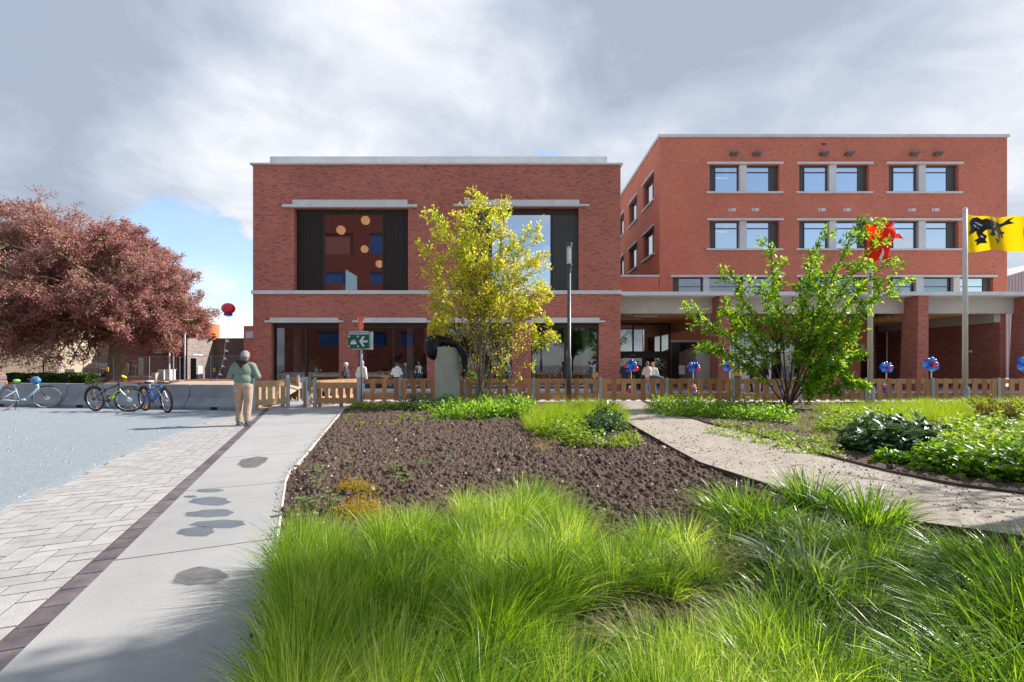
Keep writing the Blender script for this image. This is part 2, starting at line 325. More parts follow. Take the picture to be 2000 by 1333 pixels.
def strip(name, La, Lb, d0, d1, z, m, n=60, **k):
    ds = np.linspace(d0, d1, n); vs = []; fs = []
    for d in ds: vs += [(interp(La, d), d, z), (interp(Lb, d), d, z)]
    for i in range(n - 1): fs.append((2 * i, 2 * i + 1, 2 * i + 3, 2 * i + 2))
    return MB().add(vs, fs).build(name, m, **k)
# value-noise height field
def vnoise(x, y, seed=0):
    xi = np.floor(x).astype(np.int64); yi = np.floor(y).astype(np.int64); fx = x - xi; fy = y - yi
    fx = fx * fx * (3 - 2 * fx); fy = fy * fy * (3 - 2 * fy)
    def h(a, b): 
        q = (a * 374761393 + b * 668265263 + seed * 974634) & 0x7fffffff; q = ((q ^ (q >> 13)) * 1274126177) & 0x7fffffff
        return ((q ^ (q >> 16)) & 0xffff) / 65535.0
    return (h(xi, yi) * (1 - fx) + h(xi + 1, yi) * fx) * (1 - fy) + (h(xi, yi + 1) * (1 - fx) + h(xi + 1, yi + 1) * fx) * fy
def grid_patch(name, La, Lb, d0, d1, nd, nx, hf, m, **k):
    t = np.linspace(0, 1, nd); ds = d0 * (d1 / d0) ** t; V = []
    for d in ds:
        a = interp(La, d); b = interp(Lb, d); xs = np.linspace(a, b, nx); V.append(np.stack([xs, np.full(nx, d), hf(xs, np.full(nx, d))], 1))
    V = np.concatenate(V); i = np.arange(nd - 1)[:, None] * nx + np.arange(nx - 1)[None]; i = i.ravel()
    Q = np.stack([i, i + 1, i + nx + 1, i + nx], 1)
    return link(name, npmesh(name, V, Q, m, smooth=False), **k)
# gravel yard
L_FAR = [(0, -45), (30, -45)]
grid_patch('gravel_yard', L_FAR, [(d, x + .10) for d, x in L_PAV], .6, 15.2, 300, 500, lambda x, y: .012 * vnoise(x * 1.3, y * 1.3) + .010 + .006 * vnoise(x * 21, y * 21, 2) - .03 * np.clip((x - (np.interp(y, [p[0] for p in L_PAV], [p[1] for p in L_PAV]) - .12)) / .22 + .5 * (vnoise(x * 6, y * 6, 5) - .5), 0, 1), M_gravel, kind='structure')
M_pav = mat('light concrete paver', (.37, .357, .345), .85, .1, 6, .3, 90, col2=(.315, .30, .29), orand=.09, stains=.1, coords='World')
M_pavj = mat('sandy joint', (.10, .085, .07), .95, .2, 20)
M_pavd = mat('dark purple brick paver', (.135, .112, .122), .6, .2, 6, .25, 60, col2=(.075, .06, .068), orand=.3, coords='World')
ps = strip('paver_strip', [(d, x - .35) for d, x in L_PAV], L_DRK, .6, 15.3, .004, M_pavj, kind='structure')
dr = Vector((-.43, 1, 0)).normalized(); ac = Vector((dr.y, -dr.x, 0))      # along / across (to the right)
def slab_mesh(name, l, w, z0, z1, m, g=.006):
    b = MB(); h = .003
    b.add([(-w / 2, -l / 2, z0), (w / 2, -l / 2, z0), (w / 2, l / 2, z0), (-w / 2, l / 2, z0),
           (-w / 2 + h, -l / 2 + h, z1), (w / 2 - h, -l / 2 + h, z1), (w / 2 - h, l / 2 - h, z1), (-w / 2 + h, l / 2 - h, z1)],
          [(4, 5, 6, 7), (0, 1, 5, 4), (1, 2, 6, 5), (2, 3, 7, 6), (3, 0, 4, 7)]); return b.mesh(name, m)
ang = math.atan2(ac.y, ac.x)
PU = .158                                   # herringbone of 2:1 pavers
pm_a = slab_mesh('paver', 2 * PU - .007, PU - .007, -.02, .008, M_pav); pm_c = slab_mesh('paver', PU - .007, 2 * PU - .007, -.02, .008, M_pav); pm_h = slab_mesh('paver', PU - .007, PU - .007, -.02, .008, M_pav)
org = Vector((interp(L_DRK, 2.38), 2.38, 0)); rest = MB(); cnt = 0; cand = []
def cell(a_, r_): return org + dr * ((r_ + .5) * PU) - ac * ((a_ + .5) * PU)
for r_ in range(-12, 92):
    for a_ in range(0, 12):
        k_ = (a_ - r_) % 4
        if k_ == 0: cand.append(((cell(a_, r_) + cell(a_ + 1, r_)) / 2, pm_c))
        if k_ == 3: cand.append(((cell(a_, r_) + cell(a_, r_ + 1)) / 2, pm_a))
        if k_ == 1 and a_ == 0: cand.append((cell(a_, r_), pm_h))
cand = [q for q in cand if q[0].x > interp(L_PAV, q[0].y) - .12 and .9 < q[0].y < 15.2]
cand.sort(key=lambda q: q[0].y)
for p, me in cand:
    z = random.uniform(-.0012, .0012)
    if p.y > 1.5 and cnt < 300:
        o = link('paver', me, ps, (p.x, p.y, z)); o.rotation_euler = (0, 0, ang); cnt += 1
    else:
        M = Matrix.Translation((p.x, p.y, z)) @ Matrix.Rotation(ang, 4, 'Z')
        rest.add([M @ v.co for v in me.vertices], [tuple(q.vertices) for q in me.polygons])
rest.build('paver_field', M_pav, ps, kind='stuff')
ds_ = strip('dark_paver_band', L_DRK, [(d, x - .004) for d, x in L_PTH], .6, 15.3, .004, M_pavj, kind='structure')
dw = .172 * dr.y; dm = slab_mesh('dark_paver', .225, dw - .014, -.02, .008, M_pavd); dn = slab_mesh('dark_paver', .225, .016, -.02, .006, M_pavd)
o2 = Vector((interp(L_DRK, 2.38), 2.38, 0))
for i in range(-6, 55):
    p = o2 + dr * (i * .232) + ac * (dw * .5 + .004)
    if p.y < .8 or p.y > 15.2: continue
    o = link('dark_paver', dm, ds_, (p.x, p.y, random.uniform(-.001, .001))); o.rotation_euler = (0, 0, ang)
# concrete path slabs
M_path = mat('pale concrete paving', (.355, .35, .343), .75, .05, 1.5, .25, 160, stains=.2, det=12)
pb = strip('concrete_path', L_PTH, L_PTR, .6, 15.6, .009, M_pavj, kind='structure')
o3 = Vector((interp(L_PTH, 3.35), 3.35, 0))
for i in range(-2, 8):
    def cut(s):                                  # where the joint line meets both edges
        a = o3 + dr * (s * 1.98); pts = []
        for Lx in (L_PTH, L_PTR):
            t = 0
            for _ in range(12): q = a + ac * t; t += (interp(Lx, q.y) - q.x) / ac.x
            q = a + ac * t; pts.append(q)
        return pts
    (a0, b0), (a1, b1) = cut(i + .004), cut(i + .996)
    right = [b0] + [Vector((x, d, 0)) for d, x in L_PTR if b0.y + .02 < d < b1.y - .02] + [b1]
    poly = [(a0.x + .003, a0.y)] + [(q.x, q.y) for q in right] + [(a1.x + .003, a1.y)]
    MB().prism(poly, -.03, .014).build('slab', M_path, pb)
M_edge = mat('pale edging', (.55, .53, .48), .8, .1, 5)
eb = MB()
for (d0, x0), (d1, x1) in zip(L_PTR[:-1], L_PTR[1:]):
    eb.prism([(x0 + .002, d0), (x0 + .022, d0), (x1 + .022, d1), (x1 + .002, d1)], -.05, .02)
eb.build('edging', M_edge, pb)
# wet patches on the path
M_rim1 = mat('half dried concrete', (.23, .228, .225), .55, .1, 9); M_rim2 = mat('nearly dry concrete', (.31, .306, .30), .7, .1, 9); M_stain = mat('damp stain', (.315, .295, .27), .7, .1, 9); M_wet = mat('wet concrete', (.085, .092, .10), .22, .15, 8, spec=.5); M_damp = mat('drying wet concrete', (.135, .132, .13), .6, .25, 9)
for nm, lab, x, y, rx, ry, sk, mm in (('puddle', 'small round wet patch at the top of the row of wet patches on the path', 409, 961, 24, 3.6, .2, 0), ('puddle', 'tiny wet spot at the left end of the row of wet patches', 372, 973, 11, 2.2, 0, 0),
        ('puddle', 'long wet patch with a bulge below, second broad one from the top', 411, 982, 40, 7.5, .1, 0), ('puddle', 'lens shaped wet patch in the middle of the wet patches', 411, 1006, 44, 7.5, .1, 0),
        ('puddle', 'longest wet patch, stretched towards the flower bed', 428, 1027, 56, 7, .25, 0), ('puddle', 'lowest wet patch of the cluster, tapering to the left', 384, 1042, 38, 8.5, .3, 0),
        ('puddle', 'single large oval wet patch nearest the viewer on the pale path', 390, 1131, 50, 17, .35, 1), ('puddle', 'faint damp mark farther up the path beside the soil edge', 494, 905, 30, 9, .5, 1)):
    pts = []; n = 40; ph = random.random() * 6
    for k in range(n):
        t = 2 * math.pi * k / n; rr = 1 + .10 * math.sin(2 * t + ph) + .07 * math.sin(3 * t + 2 * ph) + .05 * math.sin(7 * t + ph)
        px = x + rx * rr * math.cos(t) * (1 + random.uniform(-.02, .02)); py = y + ry * rr * math.sin(t) - sk * ry * math.cos(t); q = G(px, py); pts.append(q)
    po_ = MB().prism(pts, .0145, .0172, cap=True).build(nm, [M_wet, M_damp, M_stain][mm], label=lab, cat='puddle')
    cx_, cy_ = sum(q[0] for q in pts) / n, sum(q[1] for q in pts) / n
    for g_, z_ in ((1.05, .0160), (1.11, .0152)): MB().prism([(cx_ + (q[0] - cx_) * g_ + random.uniform(-.004, .004), cy_ + (q[1] - cy_) * g_ + random.uniform(-.004, .004)) for q in pts], .0143, z_).build('drying_rim', M_rim1 if g_ < 1.08 else M_rim2, po_)
pp = []
for _ in range(1500):
    d = 1.6 + 12 * random.random() ** 1.6; x = interp(L_PTR, d) - abs(random.gauss(0, .05)) - .005; pp.append((x, d))
PATH_CRUMBS = np.array(pp)
# soil beds
def soil_mat():
    m = mat('dark crumbly soil', (.155, .10, .073), .95, .3, 45, 1.0, 70, det=10, col2=(.026, .016, .012), stains=.3); return m
M_soil = soil_mat()
def soil_h(x, y):
    w = np.clip((y - 1.2) / 1.2, 0, 1)
    h = .05 * vnoise(x * 2.1, y * 2.1, 1) + .055 * np.abs(vnoise(x * 8, y * 8, 2) - .5) + .075 * np.abs(vnoise(x * 17, y * 17, 3) - .5) + .04 * vnoise(x * 38, y * 38, 4)
    return h - .045
def hmid(x, y):
    e = np.minimum(np.clip((x - x.min()) / .25, 0, 1), np.clip((x.max() - x) / .25, 0, 1)); return soil_h(x, y) * (.25 + .75 * e) - .02 * (1 - e)
sb = grid_patch('soil_bed', [(d, x + .02) for d, x in L_PTR], [(d, min(x, 9) - .02) for d, x in L_SL], 1.1, 17.3, 520, 560, hmid, M_soil, kind='structure')
sr = grid_patch('soil_bed', [(d, x + .02) for d, x in L_SR], [(0, 24), (20, 24)], 3.3, 17.2, 240, 420, hmid, M_soil, kind='structure')
# lumps and little stones
def rocks(name, pts, sizes, m, **k):
    base = np.array([(-1, -1, -.6), (1, -1, -.5), (1.1, 1, -.6), (-1, .9, -.5), (-.6, -.7, .6), (.7, -.6, .75), (.6, .7, .6), (-.7, .6, .8)]) * .5
    Q = np.array([(4, 5, 6, 7), (0, 1, 5, 4), (1, 2, 6, 5), (2, 3, 7, 6), (3, 0, 4, 7)]); n = len(pts)
    V = base[None] * (1 + NP.uniform(-.35, .35, (n, 8, 3))) * sizes[:, None, None]; a = NP.uniform(0, 6.28, n); c, s = np.cos(a), np.sin(a)
    x = V[..., 0] * c[:, None] - V[..., 1] * s[:, None]; y = V[..., 0] * s[:, None] + V[..., 1] * c[:, None]
    V = np.stack([x, y, V[..., 2]], -1) + pts[:, None, :]; F = Q[None] + (np.arange(n) * 8)[:, None, None]
    return link(name, npmesh(name, V.reshape(-1, 3), F.reshape(-1, 4), m), **k)
def scatter(n, La, Lb, d0, d1, power=1.0):
    d = d0 * (d1 / d0) ** (NP.random(n) ** power); a = np.interp(d, [p[0] for p in La], [p[1] for p in La]); b = np.interp(d, [p[0] for p in Lb], [p[1] for p in Lb])
    x = a + (b - a) * NP.random(n); return np.stack([x, d], 1)
pp = scatter(26000, [(d, x + .05) for d, x in L_PTR], [(d, min(x, 9) - .05) for d, x in L_SL], 2, 17); pp = np.concatenate([pp, scatter(7000, [(d, x + .05) for d, x in L_SR], [(0, 14), (20, 14)], 3.5, 17)])
sz = NP.gamma(1.3, .011, len(pp)) * (1 + .02 * pp[:, 1]) + .004
rocks('soil_lumps', np.column_stack([pp, soil_h(pp[:, 0], pp[:, 1]) + sz * .2]), sz, M_soil, kind='stuff', label='loose dark clods of soil lying over the beds', cat='soil')
pp = scatter(900, [(d, x + .03) for d, x in L_PTR], [(d, min(x, 9) - .05) for d, x in L_SL], 2.4, 15); sz = NP.gamma(2, .006, len(pp)) + .005
rocks('pebbles', np.column_stack([pp, soil_h(pp[:, 0], pp[:, 1]) + sz * .6]), sz, mat('pale pebble', (.42, .33, .27), .8, .3, 30), kind='stuff', label='small pale pebbles scattered on the dark soil', cat='pebbles')
rocks('soil_crumbs', np.column_stack([PATH_CRUMBS, np.full(len(PATH_CRUMBS), .017)]), NP.gamma(1.5, .0022, len(PATH_CRUMBS)) + .002, M_soil, kind='stuff', label='soil crumbs spilled over the edge of the pale path', cat='crumbs')
pp = scatter(9000, [(0, -9), (4.5, -13), (15, -22)], [(d, x - .02) for d, x in L_PAV], 2.5, 14.5); rocks('gravel_stones', np.column_stack([pp, np.full(len(pp), .018)]), NP.gamma(2, .0045, len(pp)) + .004, mat('loose stone', (.36, .39, .42), .9, .4, 40), kind='stuff', label='loose blue grey stones on the crushed stone yard', cat='gravel')
# sand path
M_sand = mat('trodden sandy gravel', (.40, .35, .295), .95, .13, 9, .8, 90, det=8, col2=(.31, .26, .21), stains=.2)
grid_patch('sand_path', L_SL, L_SR, 2.2, 17.4, 120, 40, lambda x, y: .012 + .02 * vnoise(x * 2, y * 2, 5) + .007 * vnoise(x * 14, y * 14, 6), M_sand, kind='structure')
M_kerb = mat('dark steel edging', (.07, .05, .04), .7, .2, 6)
for Lx, s in ((L_SL, -1), (L_SR, 1)):
    eb = MB(); q = [p for p in Lx if p[0] > 2.9]; q = [(2.9, interp(Lx, 2.9))] + q
    for (d0, x0), (d1, x1) in zip(q[:-1], q[1:]):
        w = .014 * s; eb.prism([(x0, d0), (x0 + w, d0), (x1 + w, d1), (x1, d1)] if s > 0 else [(x0 + w, d0), (x0, d0), (x1, d1), (x1 + w, d1)], -.06, .06)
    eb.build('edging', M_kerb, None, kind='structure')
pp = scatter(3000, L_SL, L_SR, 3.6, 17); sz = NP.gamma(2, .004, len(pp)) + .004
rocks('grit', np.column_stack([pp, np.full(len(pp), .028)]), sz, M_sand, kind='stuff', label='fine grit lying on the sandy garden path', cat='grit')
M_leafl = mat('fallen leaf', (.2, .1, .05), .8, .3, 9)
pp = scatter(90, L_SL, L_SR, 4, 12); rocks('leaf_litter', np.column_stack([pp, np.full(len(pp), .032)]), np.full(len(pp), .022), M_leafl, kind='stuff', label='small brown leaf fragments fallen on the sandy path', cat='leaf litter')
# plaza between fence and buildings
M_plaza = mat('plaza paving', (.47, .45, .42), .85, .06, 2, .2, 50, stains=.12)
MB().box(-9.0, 60, 15.58, 17.3, -.3, -.035).box(-13.9, 60, 17.3, 60, -.3, -.02).build('plaza', M_plaza, kind='structure')
# raised ground behind the concrete barrier
M_mulch = mat('red brown mulch', (.21, .10, .065), .95, .25, 12, .9, 30, col2=(.13, .06, .04), det=7); M_tan = mat('bare tan sand', (.46, .33, .22), .95, .1, 3, .4, 20)
def mound_h(x, y): return -.03 + .05 * vnoise(x * 1.2, y * 1.2, 8) + .02 * vnoise(x * 6, y * 6, 3) + .74 * np.exp(-np.clip(np.abs(x + 11.2) - 2.2, 0, 9) ** 2 / 1.1 - (y - 18.6) ** 2 / 3.2)
grid_patch('bare_ground', [(0, -14.6), (16, -15.5), (22, -20), (26, -22)], [(0, -8.4), (17.3, -8.4), (20, -8.4), (24.6, -8.6), (24.7, -14.1), (60, -14.1)], 15.2, 27, 80, 70, mound_h, M_tan, kind='structure')
grid_patch('mulch_ground', [(0, -140), (90, -140)], [(0, -14.4), (16, -15.4), (22, -19.9), (26, -21.9), (26.1, -14.1), (90, -14.1)], 15.3, 90, 90, 200, lambda x, y: mound_h(x, y) + .002, M_mulch, kind='structure')
# ================================================================== BUILDINGS
def wall_xz(b, x0, x1, z0, z1, y0, y1, holes, mi=0):       # wall facing -y with openings (x0,x1,z0,z1)
    holes = [h for h in holes if h[1] > x0 and h[0] < x1]; zs = sorted({z0, z1} | {z for h in holes for z in h[2:4] if z0 < z < z1})
    for za, zb in zip(zs[:-1], zs[1:]):
        mid = (za + zb) / 2; cuts = sorted([(h[0], h[1]) for h in holes if h[2] < mid < h[3]]); x = x0
        for a, c in cuts:
            if a > x: b.box(x, a, y0, y1, za, zb, mi)
            x = max(x, c)
        if x < x1: b.box(x, x1, y0, y1, za, zb, mi)
def wall_yz(b, y0, y1, z0, z1, x0, x1, holes, mi=0):
    zs = sorted({z0, z1} | {z for h in holes for z in h[2:4] if z0 < z < z1})
    for za, zb in zip(zs[:-1], zs[1:]):
        mid = (za + zb) / 2; cuts = sorted([(h[0], h[1]) for h in holes if h[2] < mid < h[3]]); y = y0
        for a, c in cuts:
            if a > y: b.box(x0, x1, y, a, za, zb, mi)
            y = max(y, c)
        if y < y1: b.box(x0, x1, y, y1, za, zb, mi)
# ---- library block on the left
DL = 24.7
def LX(x): return PX(x, DL)
def LZ(y): return PZ(y, DL)
lib = thing('brick_building', 'red brick two storey block with two huge dark framed upper windows and four shop windows', 'building', (0, 0, 0))
xl, xr = LX(494), LX(1212); zt = LZ(323)
bandz0, bandz1 = LZ(575), LZ(568)
UP = [(LX(574.7), LX(797), bandz1, LZ(407)), (LX(908), LX(1130.5), bandz1, LZ(405))]
LOW = [(LX(530), LX(662), .12, LZ(631)), (LX(700), LX(834), .12, LZ(631)), (LX(868), LX(1000), .12, LZ(631)), (LX(1037.5), LX(1170), .12, LZ(631))]
b = MB(); wall_xz(b, xl, xr, -.1, bandz0, DL, DL + .32, LOW); wall_xz(b, xl, xr, bandz1, zt, DL, DL + .32, [(u[0], u[1], bandz1 - 1, u[3]) for u in UP])
b.box(xl, xr, DL + .08, DL + .32, bandz0, bandz1)
b.build('front_wall', M_brick, lib)
sidez = (2.0, 3.9)
b = MB(); b.box(xl, xl + .32, DL + .322, 40, -.1, zt); b.build('side_wall', M_brick, lib)
b = MB(); b.box(xr - .32, xr, DL + .322, 40, -.1, zt); b.build('side_wall', M_brick, lib)
MB().box(xl, xr, 40, 40.3, -.1, zt).build('rear_wall', M_brick, lib)
MB().box(xl - .12, xr + .12, DL - .13, 40.4, zt, LZ(320)).build('roof_coping', M_stone, lib, bevel=.01)
b = MB(); px0, px1 = PX(527, 26.2), PX(1186, 26.2); zp = PZ(306, 26.2)
n = 6
for i in range(n): MB().box(px0 + (px1 - px0) * i / n + .004, px0 + (px1 - px0) * (i + 1) / n - .004, 26.2, 26.4, zt + .2, zp).build('parapet_panel', M_stone, lib)
MB().box(px0, px0 + .2, 26.41, 39, zt + .2, zp).box(px1 - .2, px1, 26.41, 39, zt + .2, zp).build('parapet_panel', M_stone, lib)
n = 26
for i in range(n):
    MB().box(xl - .06 + (xr + .06 - xl + .06) * i / n + .003, xl - .06 + (xr - xl + .12) * (i + 1) / n - .003, DL - .09, DL + .079, bandz0, bandz1).build('band_stone', M_stone, lib)
def lintel(parent, x0, x1, f0, f1, z0, zm, z1, y, out=.16):
    b = MB().box(x0, x1, y - out, y - .002, z0, z1); b.box(f0, x0 - .002, y - out * .9, y - .002, z0 + .02, z0 + .02 + (zm - z0) * .9); b.box(x1 + .002, f1, y - out * .9, y - .002, z0 + .02, z0 + .02 + (zm - z0) * .9)
    return b.build('lintel', M_stone, parent)
for (x0, x1, z0, z1), (a, c) in zip(UP, ((554, 816), (887, 1150))): lintel(lib, x0, x1, LX(a), LX(c), z1, LZ(401.5), LZ(393), DL, .2)
for (x0, x1, z0, z1), (a, c) in zip(LOW, ((519, 671), (690, 842), (859, 1011), (1028, 1181))): lintel(lib, x0 , x1, LX(a), LX(c), z1, LZ(627), LZ(621.5), DL)
for (x0, x1, z0, z1) in LOW: MB().box(x0 - .3, x1 + .3, DL - .22, DL + .1, -.02, .118).build('sill', M_stone, lib)
def fins(parent, x0, x1, z0, z1, y, m, name='fin_panel', pitch=.13):
    b = MB().box(x0, x1, y, y + .03, z0, z1); n = max(1, int((x1 - x0) / pitch))
    for i in range(n): c = x0 + (i + .5) * (x1 - x0) / n; b.box(c - .022, c + .022, y - .05, y - .001, z0 + .02, z1 - .02)
    for zz in (z0 + (z1 - z0) * .27,): b.box(x0, x1, y - .055, y - .051, zz, zz + .02)
    return b.build(name, m, parent)
GY = DL + .27
for i, (x0, x1, z0, z1) in enumerate(UP):
    gx0, gx1 = ((LX(634.5) * (GY / DL), LX(746.5) * GY / DL), (LX(961) * GY / DL, LX(1075) * GY / DL))[i]
    gz1 = PZ(420, GY)
    f = MB().box(x0, x1, GY, GY + .12, gz1, z1).box(gx0 - .1, gx0, GY - .02, GY + .1, z0, gz1).box(gx1, gx1 + .1, GY - .02, GY + .1, z0, gz1).box(x0, gx0 - .1, GY - .021, GY + .1, z0, z0 + .05).box(gx1 + .1, x1, GY - .021, GY + .1, z0, z0 + .05)
    w = f.build('window', M_bronze, lib, label='huge upper window reflecting brick and sky tinted panes' if i == 0 else 'huge upper window reflecting cloudy sky')
    MB().box(gx0, gx1, GY + .03, GY + .045, z0, gz1).build('pane', M_glassC if i == 0 else glass_mat('sky glazing', .62, (.5, .5, .5)), w)
    fins(w, x0, gx0 - .101, z0 + .05, gz1, GY + .04, M_bronze if i == 0 else M_greypan); fins(w, gx1 + .101, x1, z0 + .05, gz1, GY + .04, M_bronze if i == 0 else M_greypan)
for i, (x0, x1, z0, z1) in enumerate(LOW):
    zf = PZ(641, GY); mx = ((598, ), (769,), (936,), (1104,))[i][0]; mx = PX(mx, GY)
    f = MB().box(x0, x1, GY - .02, GY + .1, zf, z1).box(x0, x0 + .07, GY - .02, GY + .1, z0, zf).box(x1 - .07, x1, GY - .02, GY + .1, z0, zf).box(mx - .065, mx + .065, GY - .02, GY + .1, z0, zf).box(x0 + .071, mx - .066, GY - .02, GY + .1, z0, z0 + .06).box(mx + .066, x1 - .071, GY - .02, GY + .1, z0, z0 + .06)
    w = f.build('window', M_bronze, lib)
    for a, c in ((x0 + .07, mx - .065), (mx + .065, x1 - .07)): MB().box(a, c, GY + .03, GY + .042, z0 + .06, zf).build('pane', M_glassB, w)
# relief of projecting header bricks on the upper storey
def relief(name, parent, x0, x1, z0, z1, y, holes, m, n):
    b = MB(); done = set()
    for _ in range(n):
        i = 2 * random.randint(0, int((x1 - x0) / .21) - 2); j = random.randint(0, int((z1 - z0) / .065) - 2)
        if (i // 2, j) in done: continue
        done.add((i // 2, j)); xa = x0 + i * .105 + (.0 if j % 2 else .05); za = (math.floor(z0 / .065) + j + 1) * .065
        if any(h[0] - .2 < xa < h[1] + .1 and h[2] - .1 < za < h[3] + .35 for h in holes): continue
        b.box(xa, xa + .195, y - .010, y - .001, za + .004, za + .056)
    b.build(name, m, parent, kind='stuff')
relief('header_bricks', lib, xl + .05, xr - .25, bandz1 + .1, zt - .15, DL, UP, M_brick, 4200)
# interior
xi0, xi1 = xl + .33, xr - .33
MB().box(xi0, xi1, DL + .5, 39.9, bandz0 - .25, bandz1 - .05).box(xi0, xi1, DL + .34, 34.2, -.1, -.015).build('floor_slab', M_int, lib)
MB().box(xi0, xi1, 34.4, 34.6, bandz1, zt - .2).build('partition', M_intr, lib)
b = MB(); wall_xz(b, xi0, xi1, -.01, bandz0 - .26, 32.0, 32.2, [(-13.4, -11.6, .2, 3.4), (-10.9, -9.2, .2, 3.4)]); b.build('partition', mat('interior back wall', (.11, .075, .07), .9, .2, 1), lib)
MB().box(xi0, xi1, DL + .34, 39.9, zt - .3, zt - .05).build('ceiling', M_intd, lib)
for x in (-12.9, -9.0, -6.1, -2.0, 1.2, 4.4): MB().box(x - .18, x + .18, 27.2, 27.55, 0, bandz0 - .26).build('column', M_int, lib)
M_lampi = mat('warm lamp glass', (.8, .45, .2), .5, .02, 1, emit=.9)
for x, y, r in ((666, 450, .2), (714, 431, .2), (712, 487, .17), (741, 516, .17), (1068, 487, .17), (1064, 512, .17)):
    D = 28.0; t = thing('pendant_lamp', f"round warm pendant lamp hanging inside the {'left' if x < 800 else 'right'} upper window, {({666: 'beside the reflected blind', 714: 'highest one', 712: 'in the middle', 741: 'lowest one at the frame', 1068: 'upper of two', 1064: 'lower of two'})[x]}", 'lamp', (PX(x, D), D, PZ(y, D)), group='pendant lamps inside the upper windows')
    MB().ell((0, 0, 0), (.27 * r / .2, .27 * r / .2, .27 * r / .2), 20, 12).build('shade', M_lampi, t, smooth=True); MB().tube([(0, 0, r * 2), (0, 0, zt - .3 - PZ(y, D))], .01, 6).build('cord', M_black, t)
# light blue leaning board and grey cupboard behind the pane
t = MB().prism([(PX(675.5, 25.6), 0), (PX(697, 25.6), 0), (PX(697, 25.6), PZ(540, 25.6) - bandz1), (PX(675.5, 25.6), PZ(527, 25.6) - bandz1)], -.03, .03, M=Matrix.Translation((0, 25.6, bandz1)) @ Matrix.Rotation(R(90), 4, 'X')).build('display_board', mat('glowing blue board', (.25, .62, .8), .6, .03, 1, emit=.7), label='glowing blue board with slanted top standing behind the left upper window', cat='board')  # emission added so the board shows through the glass
MB().box(PX(643, 25.8), PX(670, 25.8), 25.8, 26.4, bandz1 - .04, PZ(556, 25.8)).box(PX(643, 25.8) - .03, PX(670, 25.8) + .03, 25.77, 26.43, PZ(556, 25.8), PZ(556, 25.8) + .04).build('cupboard', mat('grey cupboard', (.3, .29, .3), .6, .05, 2), label='low grey cupboard behind the left upper window', cat='cupboard')
for k, (x, y, w_, h_, lab) in enumerate(((-6.6, 27.2, .8, .55, 'white display cabinet on the shop floor behind the second lower window'), (-4.0, 27.4, 1.0, .6, 'white display cabinet on the shop floor near the brick pier'), (-12.6, 28, .9, .5, 'low white counter inside the first lower window'), (2.2, 26.6, 1.3, 2.2, 'dark blue exhibition stand inside the fourth lower window'))):
    MB().box(-w_ / 2, w_ / 2, -.25, .25, 0.05, h_ + .9 * (k != 3)).box(-w_ / 2 - .02, w_ / 2 + .02, -.27, .27, h_ + .9 * (k != 3), h_ + .9 * (k != 3) + .04).build('cabinet', mat('cabinet %d' % k, (.5, .5, .5) if k < 3 else (.03, .04, .09), .5, .05, 2), None, (x, y, -.02), label=lab, cat='cabinet')
# ---- tall block on the right
DR = 31.75
def RX(x): return PX(x, DR)
def RZ(y): return PZ(y, DR)
tw = thing('brick_building', 'taller four storey red brick block with paired windows and white stone lintels', 'building', (0, 0, 0))
x0r, x1r, ztr = RX(1288), RX(1967), RZ(269)
WIN = []
for r_, (yt, yb, lt, lb, st, sb_) in enumerate(((322, 375, 317.6, 321.5, 375, 378.6), (432, 486, 427.6, 431.4, 486, 489.6))):
    for c_, xa in enumerate((1380, 1555, 1730)):
        WIN.append((xa, yt, yb, lt, lb, st, sb_, c_, r_))
holes = [(RX(xa + 6), RX(xa + 142), RZ(yb), RZ(yt)) for xa, yt, yb, *_ in WIN]
ROW3 = [(1314, 1524, [(1374, 1386), (1452, 1463)]), (1560, 1693, [(1620, 1633)]), (1735, 1940, [(1790, 1804.5), (1863, 1876)])]
Z3T, Z3B = RZ(542), RZ(594)
holes += [(RX(a), RX(c), Z3B, Z3T) for a, c, _ in ROW3]
GF = [(RX(1312), RX(1420), .1, RZ(669)), (RX(1430), RX(1560), .1, RZ(669)), (RX(1681), RX(1699), .05, RZ(686))]
b = MB(); wall_xz(b, x0r, 25.25, RZ(610), ztr, DR, DR + .35, holes); wall_xz(b, 25.25, x1r, RZ(610), ztr, DR, DR + .35, holes); wall_xz(b, x0r, 25.25, -.1, RZ(610), DR, DR + .35, GF)
b.build('front_wall', M_brick2, tw)
SW = [(33.0, 35.68), (37.4, 40.0), (41.75, 44.3), (46.2, 48.7)]
sh = []
for a, c in SW: sh += [(a, c, 13.42, 15.36), (a, c, 9.5, 11.44)]
b = MB(); wall_yz(b, DR + .351, 52, -.1, ztr, x0r, x0r + .35, sh); b.build('side_wall', M_brick2, tw)
MB().box(x1r - .35, x1r, DR + .351, 52, 0, ztr).build('side_wall', M_brick2, tw)
MB().box(x0r, x1r, 52, 52.3, 0, ztr).build('rear_wall', M_brick2, tw)
n = 9
for i in range(n): MB().box(x0r - .1 + (x1r - x0r + .2) * i / n + .004, x0r - .1 + (x1r - x0r + .2) * (i + 1) / n - .004, DR - .1, DR + .5, ztr, RZ(263.6)).build('coping_stone', M_stone, tw)
MB().box(x0r - .1, x0r + .5, DR + .502, 52.4, ztr, RZ(263.6)).box(x0r + .502, x1r + .1, DR + .502, 52.4, ztr, ztr + .1).build('coping_stone', M_stone, tw)
MB().box(x0r + .36, x1r - .36, 34.8, 35, -.1, ztr - .1).build('partition', mat('office back wall', (.16, .17, .19), .9, .1, 1), tw)
for zz in (RZ(414), RZ(303), RZ(524)): MB().box(x0r + .36, x1r - .36, DR + .4, 34.8, zz - .15, zz + .15).build('floor_slab', M_int, tw)
GR = DR + .22
M_led = mat('ceiling strip light', (.9, .9, .88), .5, 0, 1, emit=1.5)
